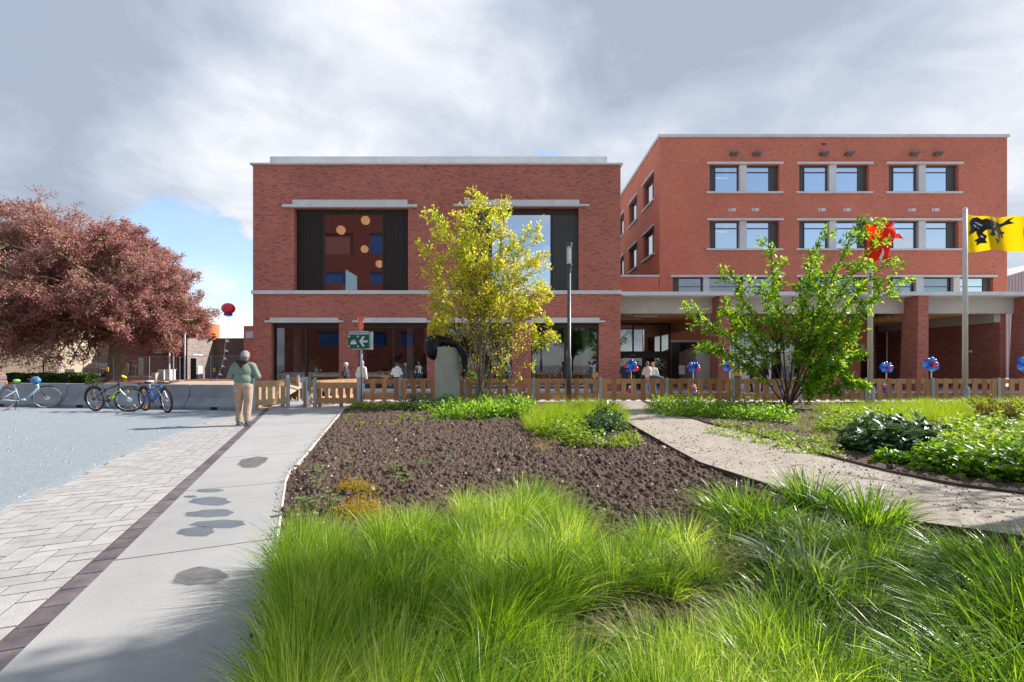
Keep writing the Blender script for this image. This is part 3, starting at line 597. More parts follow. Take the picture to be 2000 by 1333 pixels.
for k, (xa, yt, yb, lt, lb, st, sb_, c_, r_) in enumerate(WIN):
    X0, X1, Z0, Z1 = RX(xa + 6), RX(xa + 142), RZ(yb), RZ(yt)
    MB().box(RX(xa), RX(xa + 149), DR - .12, DR - .002, RZ(lb), RZ(lt)).build('lintel', M_stone, tw); MB().box(RX(xa - 1), RX(xa + 148), DR - .12, DR + .2, RZ(sb_), RZ(st) - .003).build('sill', M_stone, tw)
    Xm0, Xm1 = RX(xa + 65), RX(xa + 79); MB().box(Xm0, Xm1, DR + .02, DR + .5, Z0, Z1).build('mullion', M_stone, tw)
    for s, (a, c) in enumerate(((X0, Xm0 - .002), (Xm1 + .002, X1))):
        pw = .5 if s == 0 else .62
        ga, gc = (a + pw, c - .08) if s == 0 else (a + .03, c - pw)
        zt_ = Z0 + (Z1 - Z0) * .74
        f = MB().box(a, c, GR, GR + .1, Z1 - .07, Z1).box(a, c, GR, GR + .1, Z0, Z0 + .04).box(ga - .05, ga, GR - .01, GR + .09, Z0 + .04, Z1 - .07).box(gc, gc + .05, GR - .01, GR + .09, Z0 + .04, Z1 - .07).box(ga, gc, GR - .005, GR + .08, zt_, zt_ + .07)
        w = f.build('window', M_steelg, tw)
        MB().box(ga, gc, GR + .03, GR + .04, Z0 + .04, zt_).build('pane', M_glassA, w); MB().box(ga, gc, GR + .03, GR + .04, zt_ + .07, Z1 - .07).build('pane', M_glassA, w)
        MB().box(*((a, ga - .051) if s == 0 else (gc + .051, c)), GR + .02, GR + .05, Z0 + .04, Z1 - .07).build('panel', M_greypan, w)
    if k in (0, 3, 5): 
        lt_ = MB().box(X0 + .9, X0 + 1.9, 33.2, 33.3, Z1 - .35, Z1 - .30).box(X0 + .92, X0 + .94, 33.24, 33.26, Z1 - .30, Z1 + .4).box(X0 + 1.86, X0 + 1.88, 33.24, 33.26, Z1 - .30, Z1 + .4).build('strip_light', M_led, label={0: 'lit strip light inside the top left office window of the tall block', 3: 'lit strip light inside the middle row window above the tents', 5: 'lit strip light inside the office window behind the yellow flag pole'}[k], cat='lamp')
for a, c, mul in ROW3:
    MB().box(RX(a) - .2, RX(c) + .2, DR - .12, DR - .002, Z3T, RZ(538)).build('lintel', M_stone, tw)
    edges = [a] + [v for q in mul for v in q] + [c]
    for q in mul: MB().box(RX(q[0]), RX(q[1]), DR + .02, DR + .5, Z3B, Z3T).build('mullion', M_stone, tw)
    for s in range(0, len(edges), 2):
        A, C = RX(edges[s]) + .003, RX(edges[s + 1]) - .003; f = MB().box(A, C, GR, GR + .1, Z3T - .06, Z3T).box(A, A + .05, GR, GR + .1, Z3B, Z3T - .06).box(C - .05, C, GR, GR + .1, Z3B, Z3T - .06).box(A + .05, C - .05, GR, GR + .08, RZ(560), RZ(560) + .05)
        w = f.build('window', M_steelg, tw)
        ed = .45 if (s == 0 or s == len(edges) - 2) else 0
        if s == 0: MB().box(A + .05, A + .05 + ed, GR + .01, GR + .03, Z3B, Z3T - .06).build('panel', M_greypan, w)
        if s == len(edges) - 2 and s: MB().box(C - .05 - ed, C - .05, GR + .01, GR + .03, Z3B, Z3T - .06).build('panel', M_greypan, w)
        MB().box(A + .05, C - .05, GR + .04, GR + .05, Z3B, Z3T - .06).build('pane', M_glassA if c > 1900 and s == 4 else glass_mat('dim glazing', .22, (.6, .62, .65)), w)
for a, c in SW:
    for z0, z1 in ((13.42, 15.36), (9.5, 11.44)):
        MB().box(x0r - .12, x0r - .002, a - .15, c + .15, z1, z1 + .12).build('lintel', M_stone, tw); MB().box(x0r - .12, x0r + .2, a - .15, c + .15, z0 - .13, z0 - .003).build('sill', M_stone, tw)
        w = MB().box(x0r + .2, x0r + .3, a, c, z1 - .1, z1).box(x0r + .2, x0r + .3, c - .1, c, z0, z1 - .1).box(x0r + .2, x0r + .3, a + .9, a + 1.0, z0, z1 - .1).box(x0r + .2, x0r + .3, a, a + .06, z0, z1 - .1).build('window', M_steelg, tw)
        MB().box(x0r + .23, x0r + .24, a + 1.0, c - .1, z0, z1 - .1).build('pane', M_glassA, w); MB().box(x0r + .22, x0r + .25, a + .06, a + .9, z0, z1 - .1).build('panel', M_bronze, w)
M_vent = mat('vent grey', (.2, .18, .17), .7, .2, 9)
for x in (1432, 1477, 1607, 1656, 1783, 1829):
    MB().box(RX(x - 7.5), RX(x + 7.5), DR - .35, DR - .002, RZ(303), RZ(299.5)).box(RX(x - 6), RX(x + 6), DR - .22, DR - .002, RZ(305.5), RZ(303) - .002).build('roof_spout', M_vent, tw)
    v = MB().box(RX(x - 9), RX(x + 5), DR - .03, DR - .002, RZ(413), RZ(407.5)).build('vent_plate', M_stone, tw); MB().ell((RX(x - 5), DR - .03, RZ(410)), (.05, .02, .05), 8, 6).build('hole', M_black, v)
MB().box(RX(1605), RX(1613), DR - .03, DR - .002, RZ(283), RZ(280.5)).build('vent_slot', M_black, tw)
# ground floor openings of the tall block
for i, (a, c, z0, z1) in enumerate(GF):
    MB().box(a - .2, c + .2, DR - .1, DR - .002, z1, z1 + .14).build('lintel', M_stone, tw)
    w = MB().box(a, c, GR, GR + .1, z1 - .08, z1).box(a, a + .06, GR, GR + .1, z0, z1 - .08).box(c - .06, c, GR, GR + .1, z0, z1 - .08).build('window' if i < 2 else 'door', M_bronze, tw)
    MB().box(a + .06, c - .06, GR + .03, GR + .04, z0, z1 - .08).build('pane', M_glassB, w)
    if i == 0: MB().box(a + .06, a + .62, GR - .02, GR + .025, z0, z1 - .08).build('panel', M_greypan, w)
    MB().box(a - .2, c + .2, DR - .12, DR + .1, z0 - .12, z0).build('sill', M_stone, tw)
# ---- low link block with green roof between the two
lk = thing('link_building', 'low brick link with grass roof between the two brick blocks', 'building', (0, 0, 0))
zl = RZ(541)
MB().box(xr + .01, x0r - .03, DR + .02, DR + .3, RZ(612), zl).build('wall', M_brick2, lk); MB().box(xr + .01, x0r - .01, DR - .04, DR + .35, zl, RZ(537.5)).build('coping', M_stone, lk)
M_turf = mat('roof grass', (.06, .13, .03), .95, .35, 6, .6, 30)
MB().add([(xr, DR + .36, zl + .05), (x0r - .45, DR + .36, zl + .05), (x0r - 1.8, 44, zl + 2.6), (xr, 44, zl + 2.4)], [(0, 1, 2, 3)]).build('grass_roof', M_turf, lk)
MB().add([(x0r - .45, DR + .36, zl + .06), (x0r - .01, DR + .36, zl + .06), (x0r - .01, 44, zl + 1.2), (x0r - 1.8, 44, zl + 2.61)], [(0, 1, 2, 3)]).build('gravel_edge', M_gravel, lk)
# ---- colonnade
co = thing('colonnade', 'brick piers carrying a long flat concrete roof edge in front of the tall block', 'colonnade', (0, 0, 0))
za, zb = LZ(577.5), LZ(570)
xe = 42.0; n = 12
for i in range(n): MB().box(xr + .13 + (xe - xr) * i / n + .003, xr + .13 + (xe - xr) * (i + 1) / n - .003, DL - .02, DL + 1.0, za, zb).build('roof_edge', M_stone, co)
MB().box(xr + .13, xe, DL + 1.002, DR - .02, za + .04, zb - .02).build('roof', M_conc, co)
PIER = [(1405.7, 1425), (1794, 1813.5), (2016, 2036)]
prev = xr + .05
zbm = PZ(613, DL + 1.0)
for a, c in PIER:
    X0, X1 = LX(a), LX(c); bt = .10
    pv = [(X0 - bt, DL - .0, 0), (X1, DL, 0), (X1, DL + 1.1, 0), (X0 - bt, DL + 1.1, 0), (X0, DL, za - .002), (X1, DL, za - .002), (X1, DL + .98, za - .002), (X0, DL + .98, za - .002)]
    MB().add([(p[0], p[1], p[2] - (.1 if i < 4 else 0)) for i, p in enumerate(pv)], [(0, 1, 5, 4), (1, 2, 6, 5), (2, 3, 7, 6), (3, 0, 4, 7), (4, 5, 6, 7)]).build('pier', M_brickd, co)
    MB().box(prev, X0 - .003, DL + .9, DL + 1.25, zbm, za).build('beam', M_conc, co); prev = X1 + .003
MB().box(prev, xe, DL + .9, DL + 1.25, zbm, za).build('beam', M_conc, co)
# timber soffit over the entrance
tb = MB(); n = 34
for i in range(n):
    y0 = DL + 1.3 + i * (DR - DL - 1.4) / n; MB().box(xr + .02, 11.1, y0, y0 + .16, zbm + .0, zbm + .05).build('ceiling_board', M_timber, co)
MB().box(xr + .02, 11.1, DL + 1.26, DR - .05, zbm + .052, zbm + .07).build('ceiling_backing', M_black, co)
for x, y in ((1234, 624), (1262, 617)):
    D = DR * .9 if y > 620 else DL + 2.2; MB().box(PX(x, D) - .7, PX(x, D) + .7, D, D + .12, zbm - .04, zbm - .003).build('lamp_strip', M_stone, co)
MB().box(11.15, 11.5, DL + 1.3, DR - .02, 3.62, zbm + .3).build('cross_beam', M_conc, co); MB().box(11.12, 11.148, DL + 1.3, DR - .02, 3.74, zbm + .3).build('warm_shade_strip', M_timber, co)  # timber toned strip stands in for warm reflected shade on the beam side
MB().box(PX(1424, 27), PX(1500, 27), 27, 27.12, za - .35, za - .28).build('lamp_strip', M_led, co); MB().box(PX(1728, 27), PX(1760, 27), 27, 27.12, za - .35, za - .28).build('lamp_strip', M_led, co)
# entrance glazing
en = thing('entrance_screen', 'dark framed glass entrance with white symbol under timber ceiling', 'entrance', (0, 0, 0))
ex0, ex1 = xr - 1.5, RX(1309); zT = zbm - .002; zr0, zr1 = RZ(700), RZ(690)
cols = [RX(1166), RX(1208), RX(1236), RX(1281), RX(1305)]
f = MB().box(xr + .01, ex1, DR - .1, DR, zT - .12, zT).box(xr + .01, ex1, DR - .12, DR + .02, zr0, zr1 + .12).box(ex1 - .14, ex1, DR - .101, DR, 0, zr0).box(ex1 - .14, ex1, DR - .101, DR, zr1 + .12, zT - .12).box(xr + .01, ex1 - .14, DR - .1, DR, 0, .06)
for x in (1236, 1290): f.box(RX(x) - .05, RX(x) + .05, DR - .1, DR, zr1 + .12, zT - .12)
for x in (1255, 1290): f.box(RX(x) - .05, RX(x) + .05, DR - .1, DR, .06, zr0)
f.build('frame', M_bronze, en)
MB().box(xr + .01, ex1 - .14, DR - .05, DR - .04, .06, zr0).build('pane', M_glassB, en); MB().box(xr + .01, ex1 - .14, DR - .05, DR - .04, zr1 + .12, zT - .12).build('pane', glass_mat('entrance glazing', .3, (.6, .55, .5)), en)
s = MB()
for k in range(2):
    for o_ in (-.14, .14):
        for a0 in (45, 135):
            d = Vector((math.cos(R(a0)), 0, math.sin(R(a0)))); nn = Vector((-d.z, 0, d.x)); c0 = Vector((RX(1286), DR - .16, RZ(713))) + nn * o_
            s.tube([c0 - d * .42, c0 + d * .42], .035, 4)
    break
s.build('emblem', M_white, en)
MB().box(RX(1230), RX(1239), DR - .2, DR - .13, RZ(695), RZ(694)).build('sensor', M_stone, en)
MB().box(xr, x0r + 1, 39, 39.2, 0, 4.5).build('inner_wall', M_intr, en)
# ---- timber roofed porch on the right
po = thing('porch_roof', 'timber joists on a concrete beam forming a porch roof beside the last pier', 'roof', (0, 0, 0))
XB = 27.5
MB().box(XB, XB + .35, DL + 1.26, 34.2, 3.83, 4.35).build('beam', M_conc, po)
for i in range(15):
    y0 = DL + 1.7 + i * .58; MB().box(24.6, XB + .5, y0, y0 + .16, 4.352, 4.66).build('joist', M_timber, po)
MB().box(24.4, XB + .6, DL + 1.3, 34.4, 4.665, 4.75).build('roof_sheet', M_steelg, po)
MB().tube([(XB + .17, 33.6, 0), (XB + .17, 33.6, 3.83)], .05, 10).build('post', M_white, po)
sw = thing('brick_wall', 'shaded brick return wall beneath the porch beam with a small white camera', 'wall', (0, 0, 0))
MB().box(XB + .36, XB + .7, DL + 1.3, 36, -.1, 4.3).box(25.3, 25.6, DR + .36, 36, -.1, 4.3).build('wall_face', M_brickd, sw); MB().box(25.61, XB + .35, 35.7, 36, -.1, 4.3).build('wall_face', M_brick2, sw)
MB().box(XB + .3, XB + .358, 27.55, 27.68, 2.15, 2.28).ell((XB + .27, 27.6, 2.2), .06, 10, 6).build('camera', M_white, sw)
# pale clad shed far right
sh_ = thing('metal_shed', 'pale pink grey corrugated metal building behind the tall block', 'building', (0, 0, 0))
sb2 = MB(); D = 52
for i in range(30): sb2.box(PX(1960, D) + i * .35, PX(1960, D) + i * .35 + .2, D, D + .06, 0, PZ(543, D) + i * .09)
MB().prism([(PX(1955, D), 0), (PX(2100, D), 0), (PX(2100, D), PZ(500, D)), (PX(1955, D), PZ(543, D))], 0, 8, M=Matrix.Translation((0, D + 8.07, 0)) @ Matrix.Rotation(R(90), 4, 'X')).build('wall', mat('pale cladding', (.52, .44, .44), .6, .03, 1), sh_)
sb2.build('rib', mat('pale cladding rib', (.5, .42, .42), .6, .03, 1), sh_, kind='stuff')
# ---- brick block and trees behind the viewer, seen in the panes
ap = thing('apartment_building', 'six storey brick apartment block behind the viewer mirrored in the upper window', 'building', (0, 0, 0))
hl = []
for za_, zb_, wide in ((18.3, 21.5, 0), (13.7, 15.6, 1), (9.0, 11.2, 0), (4.2, 6.4, 1)):
    hl += [(-29.8, -24.4 - 1.2 * wide, za_, zb_), (-21.9, -19.2, za_, zb_), (-17.2, -15.0, za_, zb_)]
b = MB(); wall_xz(b, -35, -13.5, -.1, 27, -20.4, -20, hl); b.build('wall', mat('mirrored brick', (.15, .036, .027), .9, .15, 2), ap)
MB().box(-35, -13.5, -30, -20.8, -.1, 27).build('core', M_intr, ap)
for k, h in enumerate(hl):
    w = MB().box(h[0], h[1], -20.25, -20.15, h[2], h[2] + .1).box(h[0], h[0] + .1, -20.25, -20.15, h[2] + .1, h[3]).box(h[1] - .1, h[1], -20.25, -20.15, h[2] + .1, h[3]).build('window', M_steelg, ap)
    MB().box(h[0] + .1, h[1] - .1, -20.22, -20.2, h[2] + .1, h[3]).build('pane', mat('sky tinted pane', (.01, .05, .2), .15, .1, 1, spec=.8) if k % 6 else mat('blind', (.22, .075, .065), .8, .05, 1), w)  # blue base colour stands in for sky mirrored in these windows
# ================================================================== OBJECTS
# ---- fence of pallet wood: local x along, front face at y<0
def fence_panel(name, label, p0, p1, group=None, style=0, nb=6, wood=None, H=.885, post0=True, post1=True, ph=1.0, H0=.03):
    wood = wood or M_wood
    p0 = Vector((*p0, 0)); p1 = Vector((*p1, 0)); d = p1 - p0; Lg = d.length; rz = math.atan2(d.y, d.x)
    t = thing(name, label, 'fence', p0, rz, group)
    x0 = .06; x1 = Lg - .06; bw = .19 if style == 0 else .125
    def rail(z0, z1, y0, y1, nm='rail'): MB().box(x0, x1, y0, y1, z0, z1).build(nm, wood, t)
    pitch = (x1 - x0 - bw) / (nb - 1)
    if style == 0:          # boards in front, rails behind
        for i in range(nb):
            a = x0 + i * pitch; j = random.uniform(-.008, .008); MB().box(a, a + bw + random.uniform(-.012, .012), -.022 + j * .2, 0, H0, H + j).build('board', wood, t)
        rail(H - .19, H - .02, .002, .026); rail(H0 + .04, H0 + .3, .002, .026)
        for i in (0, nb // 2, nb - 1): MB().box(x0 + i * pitch + .02, x0 + i * pitch + .14, .028, .1, H0, H - .02).build('block', wood, t)
        rail(H - .19, H - .02, .102, .126, 'back_rail'); rail(H0 + .04, H0 + .22, .102, .126, 'back_rail')
    else:                   # rails in front, boards behind
        rail(H - .2, H, -.024, 0); rail(H0 + .12, H0 + .3, -.024, 0)
        for i in range(nb):
            a = x0 + i * pitch; MB().box(a, a + bw, .002, .024, H0 + .1, H - .01).build('board', wood, t)
        for i in (0, nb // 2, nb - 1): MB().box(x0 + i * pitch * .98 + .02, x0 + i * pitch * .98 + .12, .026, .1, 0, H - .02).build('block', wood, t)
    for f_, x in ((post0, 0), (post1, Lg)):
        if f_:
            q = MB().box(x - .055, x + .055, -.052, -.046, -.05, ph).box(x - .055, x - .049, -.0459, -.01, -.05, ph).box(x + .049, x + .055, -.0459, -.01, -.05, ph); q.box(x - .02, x + .02, -.06, -.0521, -.05, ph - .04)
            q.build('post', M_galv, t)
    return t
FD = 17.62
xs = [PX(v, FD) for v in (652, 782, 910, 1042.5, 1172.5, 1302, 1431.5, 1561.5, 1691, 1820, 1949.5, 2079)]
near = ['running behind the green sign post', 'just left of the concrete pedestal', 'behind the yellow green tree stems', 'behind the lamp post foot', 'in front of the phone user and the end of the shop wall', 'in front of the glass entrance', 'in front of the white tents', 'behind the trunk of the green maple like tree', 'at the foot of the red flag pole', 'in front of the second wide brick pier', 'at the foot of the yellow flag pole', 'at the far end beyond the yellow flag pole']
for i in range(len(xs) - 1):
    fence_panel('wooden_fence', 'pallet fence panel ' + near[i + 1 if i else 0], (xs[i], FD), (xs[i + 1] - .004, FD), 'pallet wood fence panels along the plaza', nb=7 if i else 6, ph=.92 if i != 4 else .95, post1=(i == len(xs) - 2), post0=i > 0)
fence_panel('wooden_fence', 'short pallet fence panel behind the gate opening, beside double grey posts', (PX(563, 18.6), 18.6), (PX(584, 18.2), 18.2), 'pallet wood fence panels along the plaza', 1, 4, wood=M_wood, H=.92)
fence_panel('wooden_gate', 'sunlit pale pallet gate panel just right of the man in green', (-8.12, 14.25), (-7.42, 15.05), None, 1, 5, wood=M_wood_lit, H=.92)
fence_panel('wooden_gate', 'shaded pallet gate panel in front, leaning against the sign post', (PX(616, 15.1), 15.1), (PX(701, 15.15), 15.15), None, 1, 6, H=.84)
fence_panel('wooden_gate', 'sunlit pallet gate panel seen end on behind the shaded gate', (-6.82, 15.25), (-5.75, 17.3), None, 1, 7, wood=M_wood_lit, H=.9)
fence_panel('wooden_gate', 'narrow receding pallet panel at the left end of the shaded gate', (-6.85, 15.12), (-7.1, 16.4), None, 1, 4, wood=M_wood_lit, H=.88, post1=False)
for x in (591, 598): 
    X = PX(x, 17.9); MB().box(X - .05, X + .05, 17.9, 17.95, -.02, .94).box(X - .07, X + .07, 17.85, 18.0, -.03, -.015).build('fence_post', M_galv, None, label='bare grey steel post in the fence opening, ' + ('left of the pair' if x < 595 else 'right of the pair'), cat='post')
# ---- concrete barrier
M_barr = mat('grey cast concrete', (.31, .315, .32), .85, .07, 3, .2, 60, stains=.2)
bl = [(-24.2, 16.42), (-19.55, 15.71), (-14.9, 15.0), (-10.3, 14.3), (-8.2, 14.0)]
M_notch_shade = mat('painted notch shade', (.02, .02, .02), .9, .1, 2)  # dark colour painted as the shade inside the barrier notches
lb = ['behind the city bike with the pannier', 'behind the pale blue city bicycle front wheel', 'behind the two mountain bikes', 'behind the man in the green jacket']
for i, (p0, p1) in enumerate(zip(bl[:-1], bl[1:])):
    a = Vector((*p0, 0)); d = Vector((*p1, 0)) - a; Lg = d.length - .03; rz = math.atan2(d.y, d.x)
    prof = [(-.30, .05), (-.30, .13), (-.12, .38), (-.06, .8), (.06, .8), (.12, .38), (.30, .13), (.30, .05)]
    t = thing('concrete_barrier', 'grey concrete safety barrier segment ' + lb[i], 'barrier', (a.x, a.y, 0), rz, 'concrete barrier segments')
    b = MB(); n = len(prof); sk = .12
    vs = [(0 + (z - .4) * .0, y + .3, z) for y, z in prof] + [(Lg, y + .3, z) for y, z in prof]
    b.add(vs, [(k, (k + 1) % n, n + (k + 1) % n, n + k)[::-1] for k in range(n)] + [tuple(range(n)), tuple(range(n, 2 * n))[::-1]]); b.build('body', M_barr, t, bevel=.012)
    m = int(Lg / 1.35); fb = MB(); x = 0
    for k in range(m):
        c = (k + .5) * Lg / m; fb.box(x, c - .13, -.01, .58, -.05, .048); x = c + .13
    fb.box(x, Lg, -.01, .58, -.05, .048); fb.build('foot', M_barr, t)
    for k in range(m): c = (k + .5) * Lg / m; MB().box(c - .125, c + .125, .012, .04, -.02, .11).box(c - .125, c + .125, -.002, .011, .049, .115).build('notch_shade', M_notch_shade, t)
# ---- bicycles
M_tyre = mat('tyre rubber', (.045, .042, .042), .9, .2, 30); M_rim = mat('rim alloy', (.45, .45, .46), .35, .1, 5, metal=.8); M_chr = mat('silver alloy', (.6, .6, .6), .3, .05, 5, metal=.9)
def bike(label, rear, front, Rw, tyre, frame_m, kind, steer, tyre_m=None, lean=0):
    r = Vector((*rear, 0)); f = Vector((*front, 0)); wb = (f - r).length; rz = math.atan2((f - r).y, (f - r).x)
    t = thing('bicycle', label, 'bicycle', (r.x, r.y, .012), rz); t.rotation_euler = (R(lean), 0, rz)
    tyre_m = tyre_m or M_tyre
    bb = Vector((wb * .40, 0, Rw * .82)); seat = Vector((wb * .27, 0, Rw * 2.35)); hb = Vector((wb * .80, 0, Rw * 1.92)); ht = Vector((wb * .77, 0, Rw * 2.25 if kind == 'city' else Rw * 2.2))
    ra = Vector((0, 0, Rw)); fa = Vector((wb, 0, Rw))
    SM = Matrix.Translation(hb) @ Matrix.Rotation(R(steer), 4, (ht - hb).normalized()) @ Matrix.Translation(-hb)
    lift = (SM @ fa).z - Rw
    def wheel(c, M):
        ax = (M.to_3x3() @ Vector((0, 1, 0))); c = M @ c
        w = MB().tube([c - ax * .05, c + ax * .05], .022, 10).tube([c - ax * .035, c - ax * .03], .07, 14).build('wheel', M_chr, t)
        MB().torus(c, ax, Rw - tyre, tyre, 40, 8).build('tyre', tyre_m, w, smooth=True); MB().torus(c, ax, Rw - 2.1 * tyre, .011, 40, 6).build('rim', M_rim, w, smooth=True)
        s = MB(); u = ax.orthogonal().normalized(); v = ax.cross(u)
        for k in range(28):
            a = 2 * math.pi * k / 28; a2 = a + (.25 if k % 2 else -.25); s.tube([c + ax * (.03 if k % 2 else -.03) + (u * math.cos(a2) + v * math.sin(a2)) * .022, c + (u * math.cos(a) + v * math.sin(a)) * (Rw - 2.1 * tyre)], .0016, 3)
        s.build('spokes', M_chr, w, kind='stuff')
        if kind != 'city':
            q = MB(); 
            for a in (2.2, -.9): p = c + (u * math.cos(a) + v * math.sin(a)) * (Rw * .62); q.tube([p, p + (u * math.cos(a) + v * math.sin(a)) * .1], .014, 6)
            q.build('reflector', mat('orange reflector', (.9, .22, .02), .4, .05, 3), w)
        return c, ax
    I4 = Matrix.Identity(4); wheel(ra, I4); fc, fax = wheel(fa, SM)
    rf = .019 if kind != 'city' else .02
    fb = MB()
    if kind == 'city':
        low = Vector((wb * .46, 0, Rw * .9)); fb.tube([ht, hb, low + Vector((.07, 0, .0))], .038, 10).tube([low + Vector((.09, 0, .01)), bb], .036, 10).tube([bb, seat * .72 + bb * .28], rf, 8)
    else:
        fb.tube([ht, seat * .62 + bb * .38], rf, 8).tube([hb + Vector((0, 0, .02)), bb], .028, 10).tube([bb, seat * .72 + bb * .28], rf, 8).tube([ht, hb], .027, 10)
    for s in (-1, 1):
        o = Vector((0, .055 * s, 0)); fb.tube([ra + o, seat * .6 + bb * .4], .011, 6).tube([ra + o, bb + o * .5], .012, 6)
    fb.build('frame', frame_m, t, smooth=True)
    if kind == 'lime':
        d_ = (bb - hb).normalized(); q = MB()
        for k in range(5): p = hb + d_ * (.14 + k * .085); q.box(-.03, .03, -.0295, .0295, -.026, .026, M=Matrix.Translation(p) @ Matrix.Rotation(math.atan2(-d_.z, d_.x) + .5 * (k % 2), 4, 'Y'))
        q.build('frame_decal', mat('lime decal', (.5, .75, .05), .5, .05, 3), t)
    fk = MB()
    for s in (-1, 1):
        o = fax * .06 * s; top = SM @ (hb + Vector((.0, 0, -.03))); fk.tube([top, top + o + Vector((0, 0, -.04)), fc + o], .016 if kind != 'city' else .013, 8)
    fk.tube([SM @ (hb + Vector((0, 0, -.05))), SM @ ht], .018, 8)
    fk.build('fork', M_white if kind == 'lime' else (M_chr if kind == 'blue' else M_steelg), t, smooth=True)
    hp = SM @ (ht + Vector((-.02, 0, .09 if kind != 'city' else .2)))
    hbm = MB().tube([SM @ ht, hp], .016, 8); wl = .32 if kind != 'city' else .27; bk = .03 if kind != 'city' else .16
    fw = SM.to_3x3() @ Vector((1, 0, 0))
    hbm.tube([hp - fax * wl - fw * bk, hp - fax * wl * .6, hp + fw * .02, hp + fax * wl * .6, hp + fax * wl - fw * bk], .011, 8)
    h = hbm.build('handlebar', M_black, t, smooth=True)
    for s in (-1, 1): MB().tube([hp + fax * s * wl * .7 - fw * bk * .4, hp + fax * wl * s - fw * (bk + .02)], .018, 8).build('grip', M_black, h)
    MB().tube([hp + fax * .1 + fw * .03, hp + fax * .22 + fw * .03 - Vector((0, 0, .01))], .008, 6).tube([hp - fax * .1 + fw * .03, hp - fax * .22 + fw * .03 - Vector((0, 0, .01))], .008, 6).build('brake_lever', M_chr, h)
    sp = MB().tube([seat * .72 + bb * .28, seat], .014, 8).build('seat_post', M_chr if kind != 'lime' else M_steelg, t)
    MB().prism([(-.13, -.07), (-.1, -.08), (.0, -.04), (.14, -.018), (.15, 0), (.14, .018), (0, .04), (-.1, .08), (-.13, .07)], 0, .035, M=Matrix.Translation(seat) @ Matrix.Rotation(R(2), 4, 'Y')).build('saddle', M_black, t, bevel=.012)
    cr = MB().tube([bb - Vector((0, .06, 0)), bb + Vector((0, .06, 0))], .022, 10).torus(bb - Vector((0, .05, 0)), (0, 1, 0), .085, .006, 24, 5).tube([bb - Vector((0, .07, 0)), bb + Vector((.08, -.08, -.15))], .011, 6).tube([bb + Vector((0, .07, 0)), bb + Vector((-.08, .08, .15))], .011, 6).build('crank', M_steelg, t)
    for s, p in ((-1, bb + Vector((.08, -.12, -.15))), (1, bb + Vector((-.08, .12, .15)))): MB().box(p.x - .045, p.x + .045, p.y - .04, p.y + .04, p.z - .012, p.z + .012).build('pedal', M_black, cr)
    MB().tube([bb + Vector((0, -.05, .085)), ra + Vector((0, -.05, .045))], .005, 4).tube([bb + Vector((0, -.05, -.085)), ra + Vector((0.02, -.05, -.07)), ra + Vector((0, -.05, -.035))], .005, 4).torus(ra + Vector((0, -.045, 0)), (0, 1, 0), .045, .008, 16, 4).build('chain', M_black, t)
    mg = lambda c, ax, a0, a1, nm='mudguard': MB().torus(c, ax, Rw + .028, .022, 24, 5, a0=a0, a1=a1).build(nm, M_black, t)
    mg(ra, (0, 1, 0), -1.75, .75)
    if kind == 'lime': mg(fc, fax, -.5, .5)
    if kind == 'city': mg(fc, fax, -1.5, .4)
    if kind == 'blue': mg(fc, fax, -1.6, .1)
    rk = MB(); zr = 2 * Rw + .1
    for s in (-1, 1): rk.tube([(-.26, .06 * s, zr + .01), (.22, .06 * s, zr)], .006, 5).tube([(-.12, .06 * s, zr), (0, .06 * s, Rw)], .006, 5).tube([(.02, .06 * s, zr), (0, .06 * s, Rw)], .006, 5)
    for x in (-.25, -.1, .05, .2): rk.tube([(x, -.06, zr), (x, .06, zr)], .006, 5)
    rk.box(-.3, -.26, -.04, .04, zr - .03, zr + .03)
    rk.build('luggage_rack', M_black, t)
    MB().tube([bb + Vector((-.05, .04, -.02)), Vector((bb.x - .02, .2, .0))], .009, 6).build('kickstand', M_black, t)
    return t, hp, seat, bb
bike('black mountain bike with lime lettering, white fork and front wheel turned aside', (-12.72, 13.92), (-11.5, 13.66), .372, .03, mat('bike black', (.02, .025, .05), .35, .1, 3), 'lime', 52, lean=4)
bike('blue mountain bike with black mudguards parked beside the black one', (-11.28, 14.02), (-10.12, 13.38), .37, .03, mat('bike blue', (.01, .09, .5), .35, .1, 3), 'blue', -3, lean=4)
cb, hp, st, bbp = bike('pale blue low step city bicycle with thin tyres and grey pannier bag', (-15.62, 13.88), (-15.18, 14.84), .355, .02, mat('bike pale blue', (.3, .42, .5), .4, .05, 3), 'city', -24, tyre_m=mat('grey tyre', (.16, .15, .15), .8, .1, 20), lean=4)
M_bag = mat('lilac grey cloth', (.2, .19, .23), .8, .1, 8); M_or = mat('orange trim', (.8, .22, .02), .6, .05, 3)
t = thing('pannier_bag', 'lilac grey pannier bag with orange piping on the city bicycle rack', 'bag', (-15.62, 13.72, .62), R(60))
MB().box(-.25, .25, -.1, .1, 0, .34).build('bag_body', M_bag, t, bevel=.03); q = MB().box(-.26, .26, -.11, .11, .30, .325).box(-.26, -.235, -.112, .112, .15, .298).box(.235, .26, -.112, .112, .15, .298); q.build('trim', M_or, t)
MB().box(-.2, .25, -.09, .1, .345, .50).build('flap', M_bag, t, bevel=.03); MB().tube([(-.24, 0, .34), (-.1, 0, .56), (.15, 0, .56), (.25, 0, .36)], .02, 8).build('strap', M_or, t)
MB().ell((0, 0, 0), (.1, .07, .05), 14, 8).build('saddle_cover', mat('lime cover', (.25, .75, .12), .5, .05, 3), None, (-15.18, 13.95, .94), label='lime green cover on the city bicycle saddle', cat='cover', smooth=True)
MB().ell((0, 0, 0), (.145, .11, .115), 16, 10).box(-.05, .05, -.05, .05, -.12, .12).build('bicycle_basket_bag', mat('blue pouch', (.06, .22, .42), .5, .05, 3), None, (-15.3, 14.62, .93), label='blue rounded pouch hanging at the city bicycle handlebar', cat='bag', smooth=True)
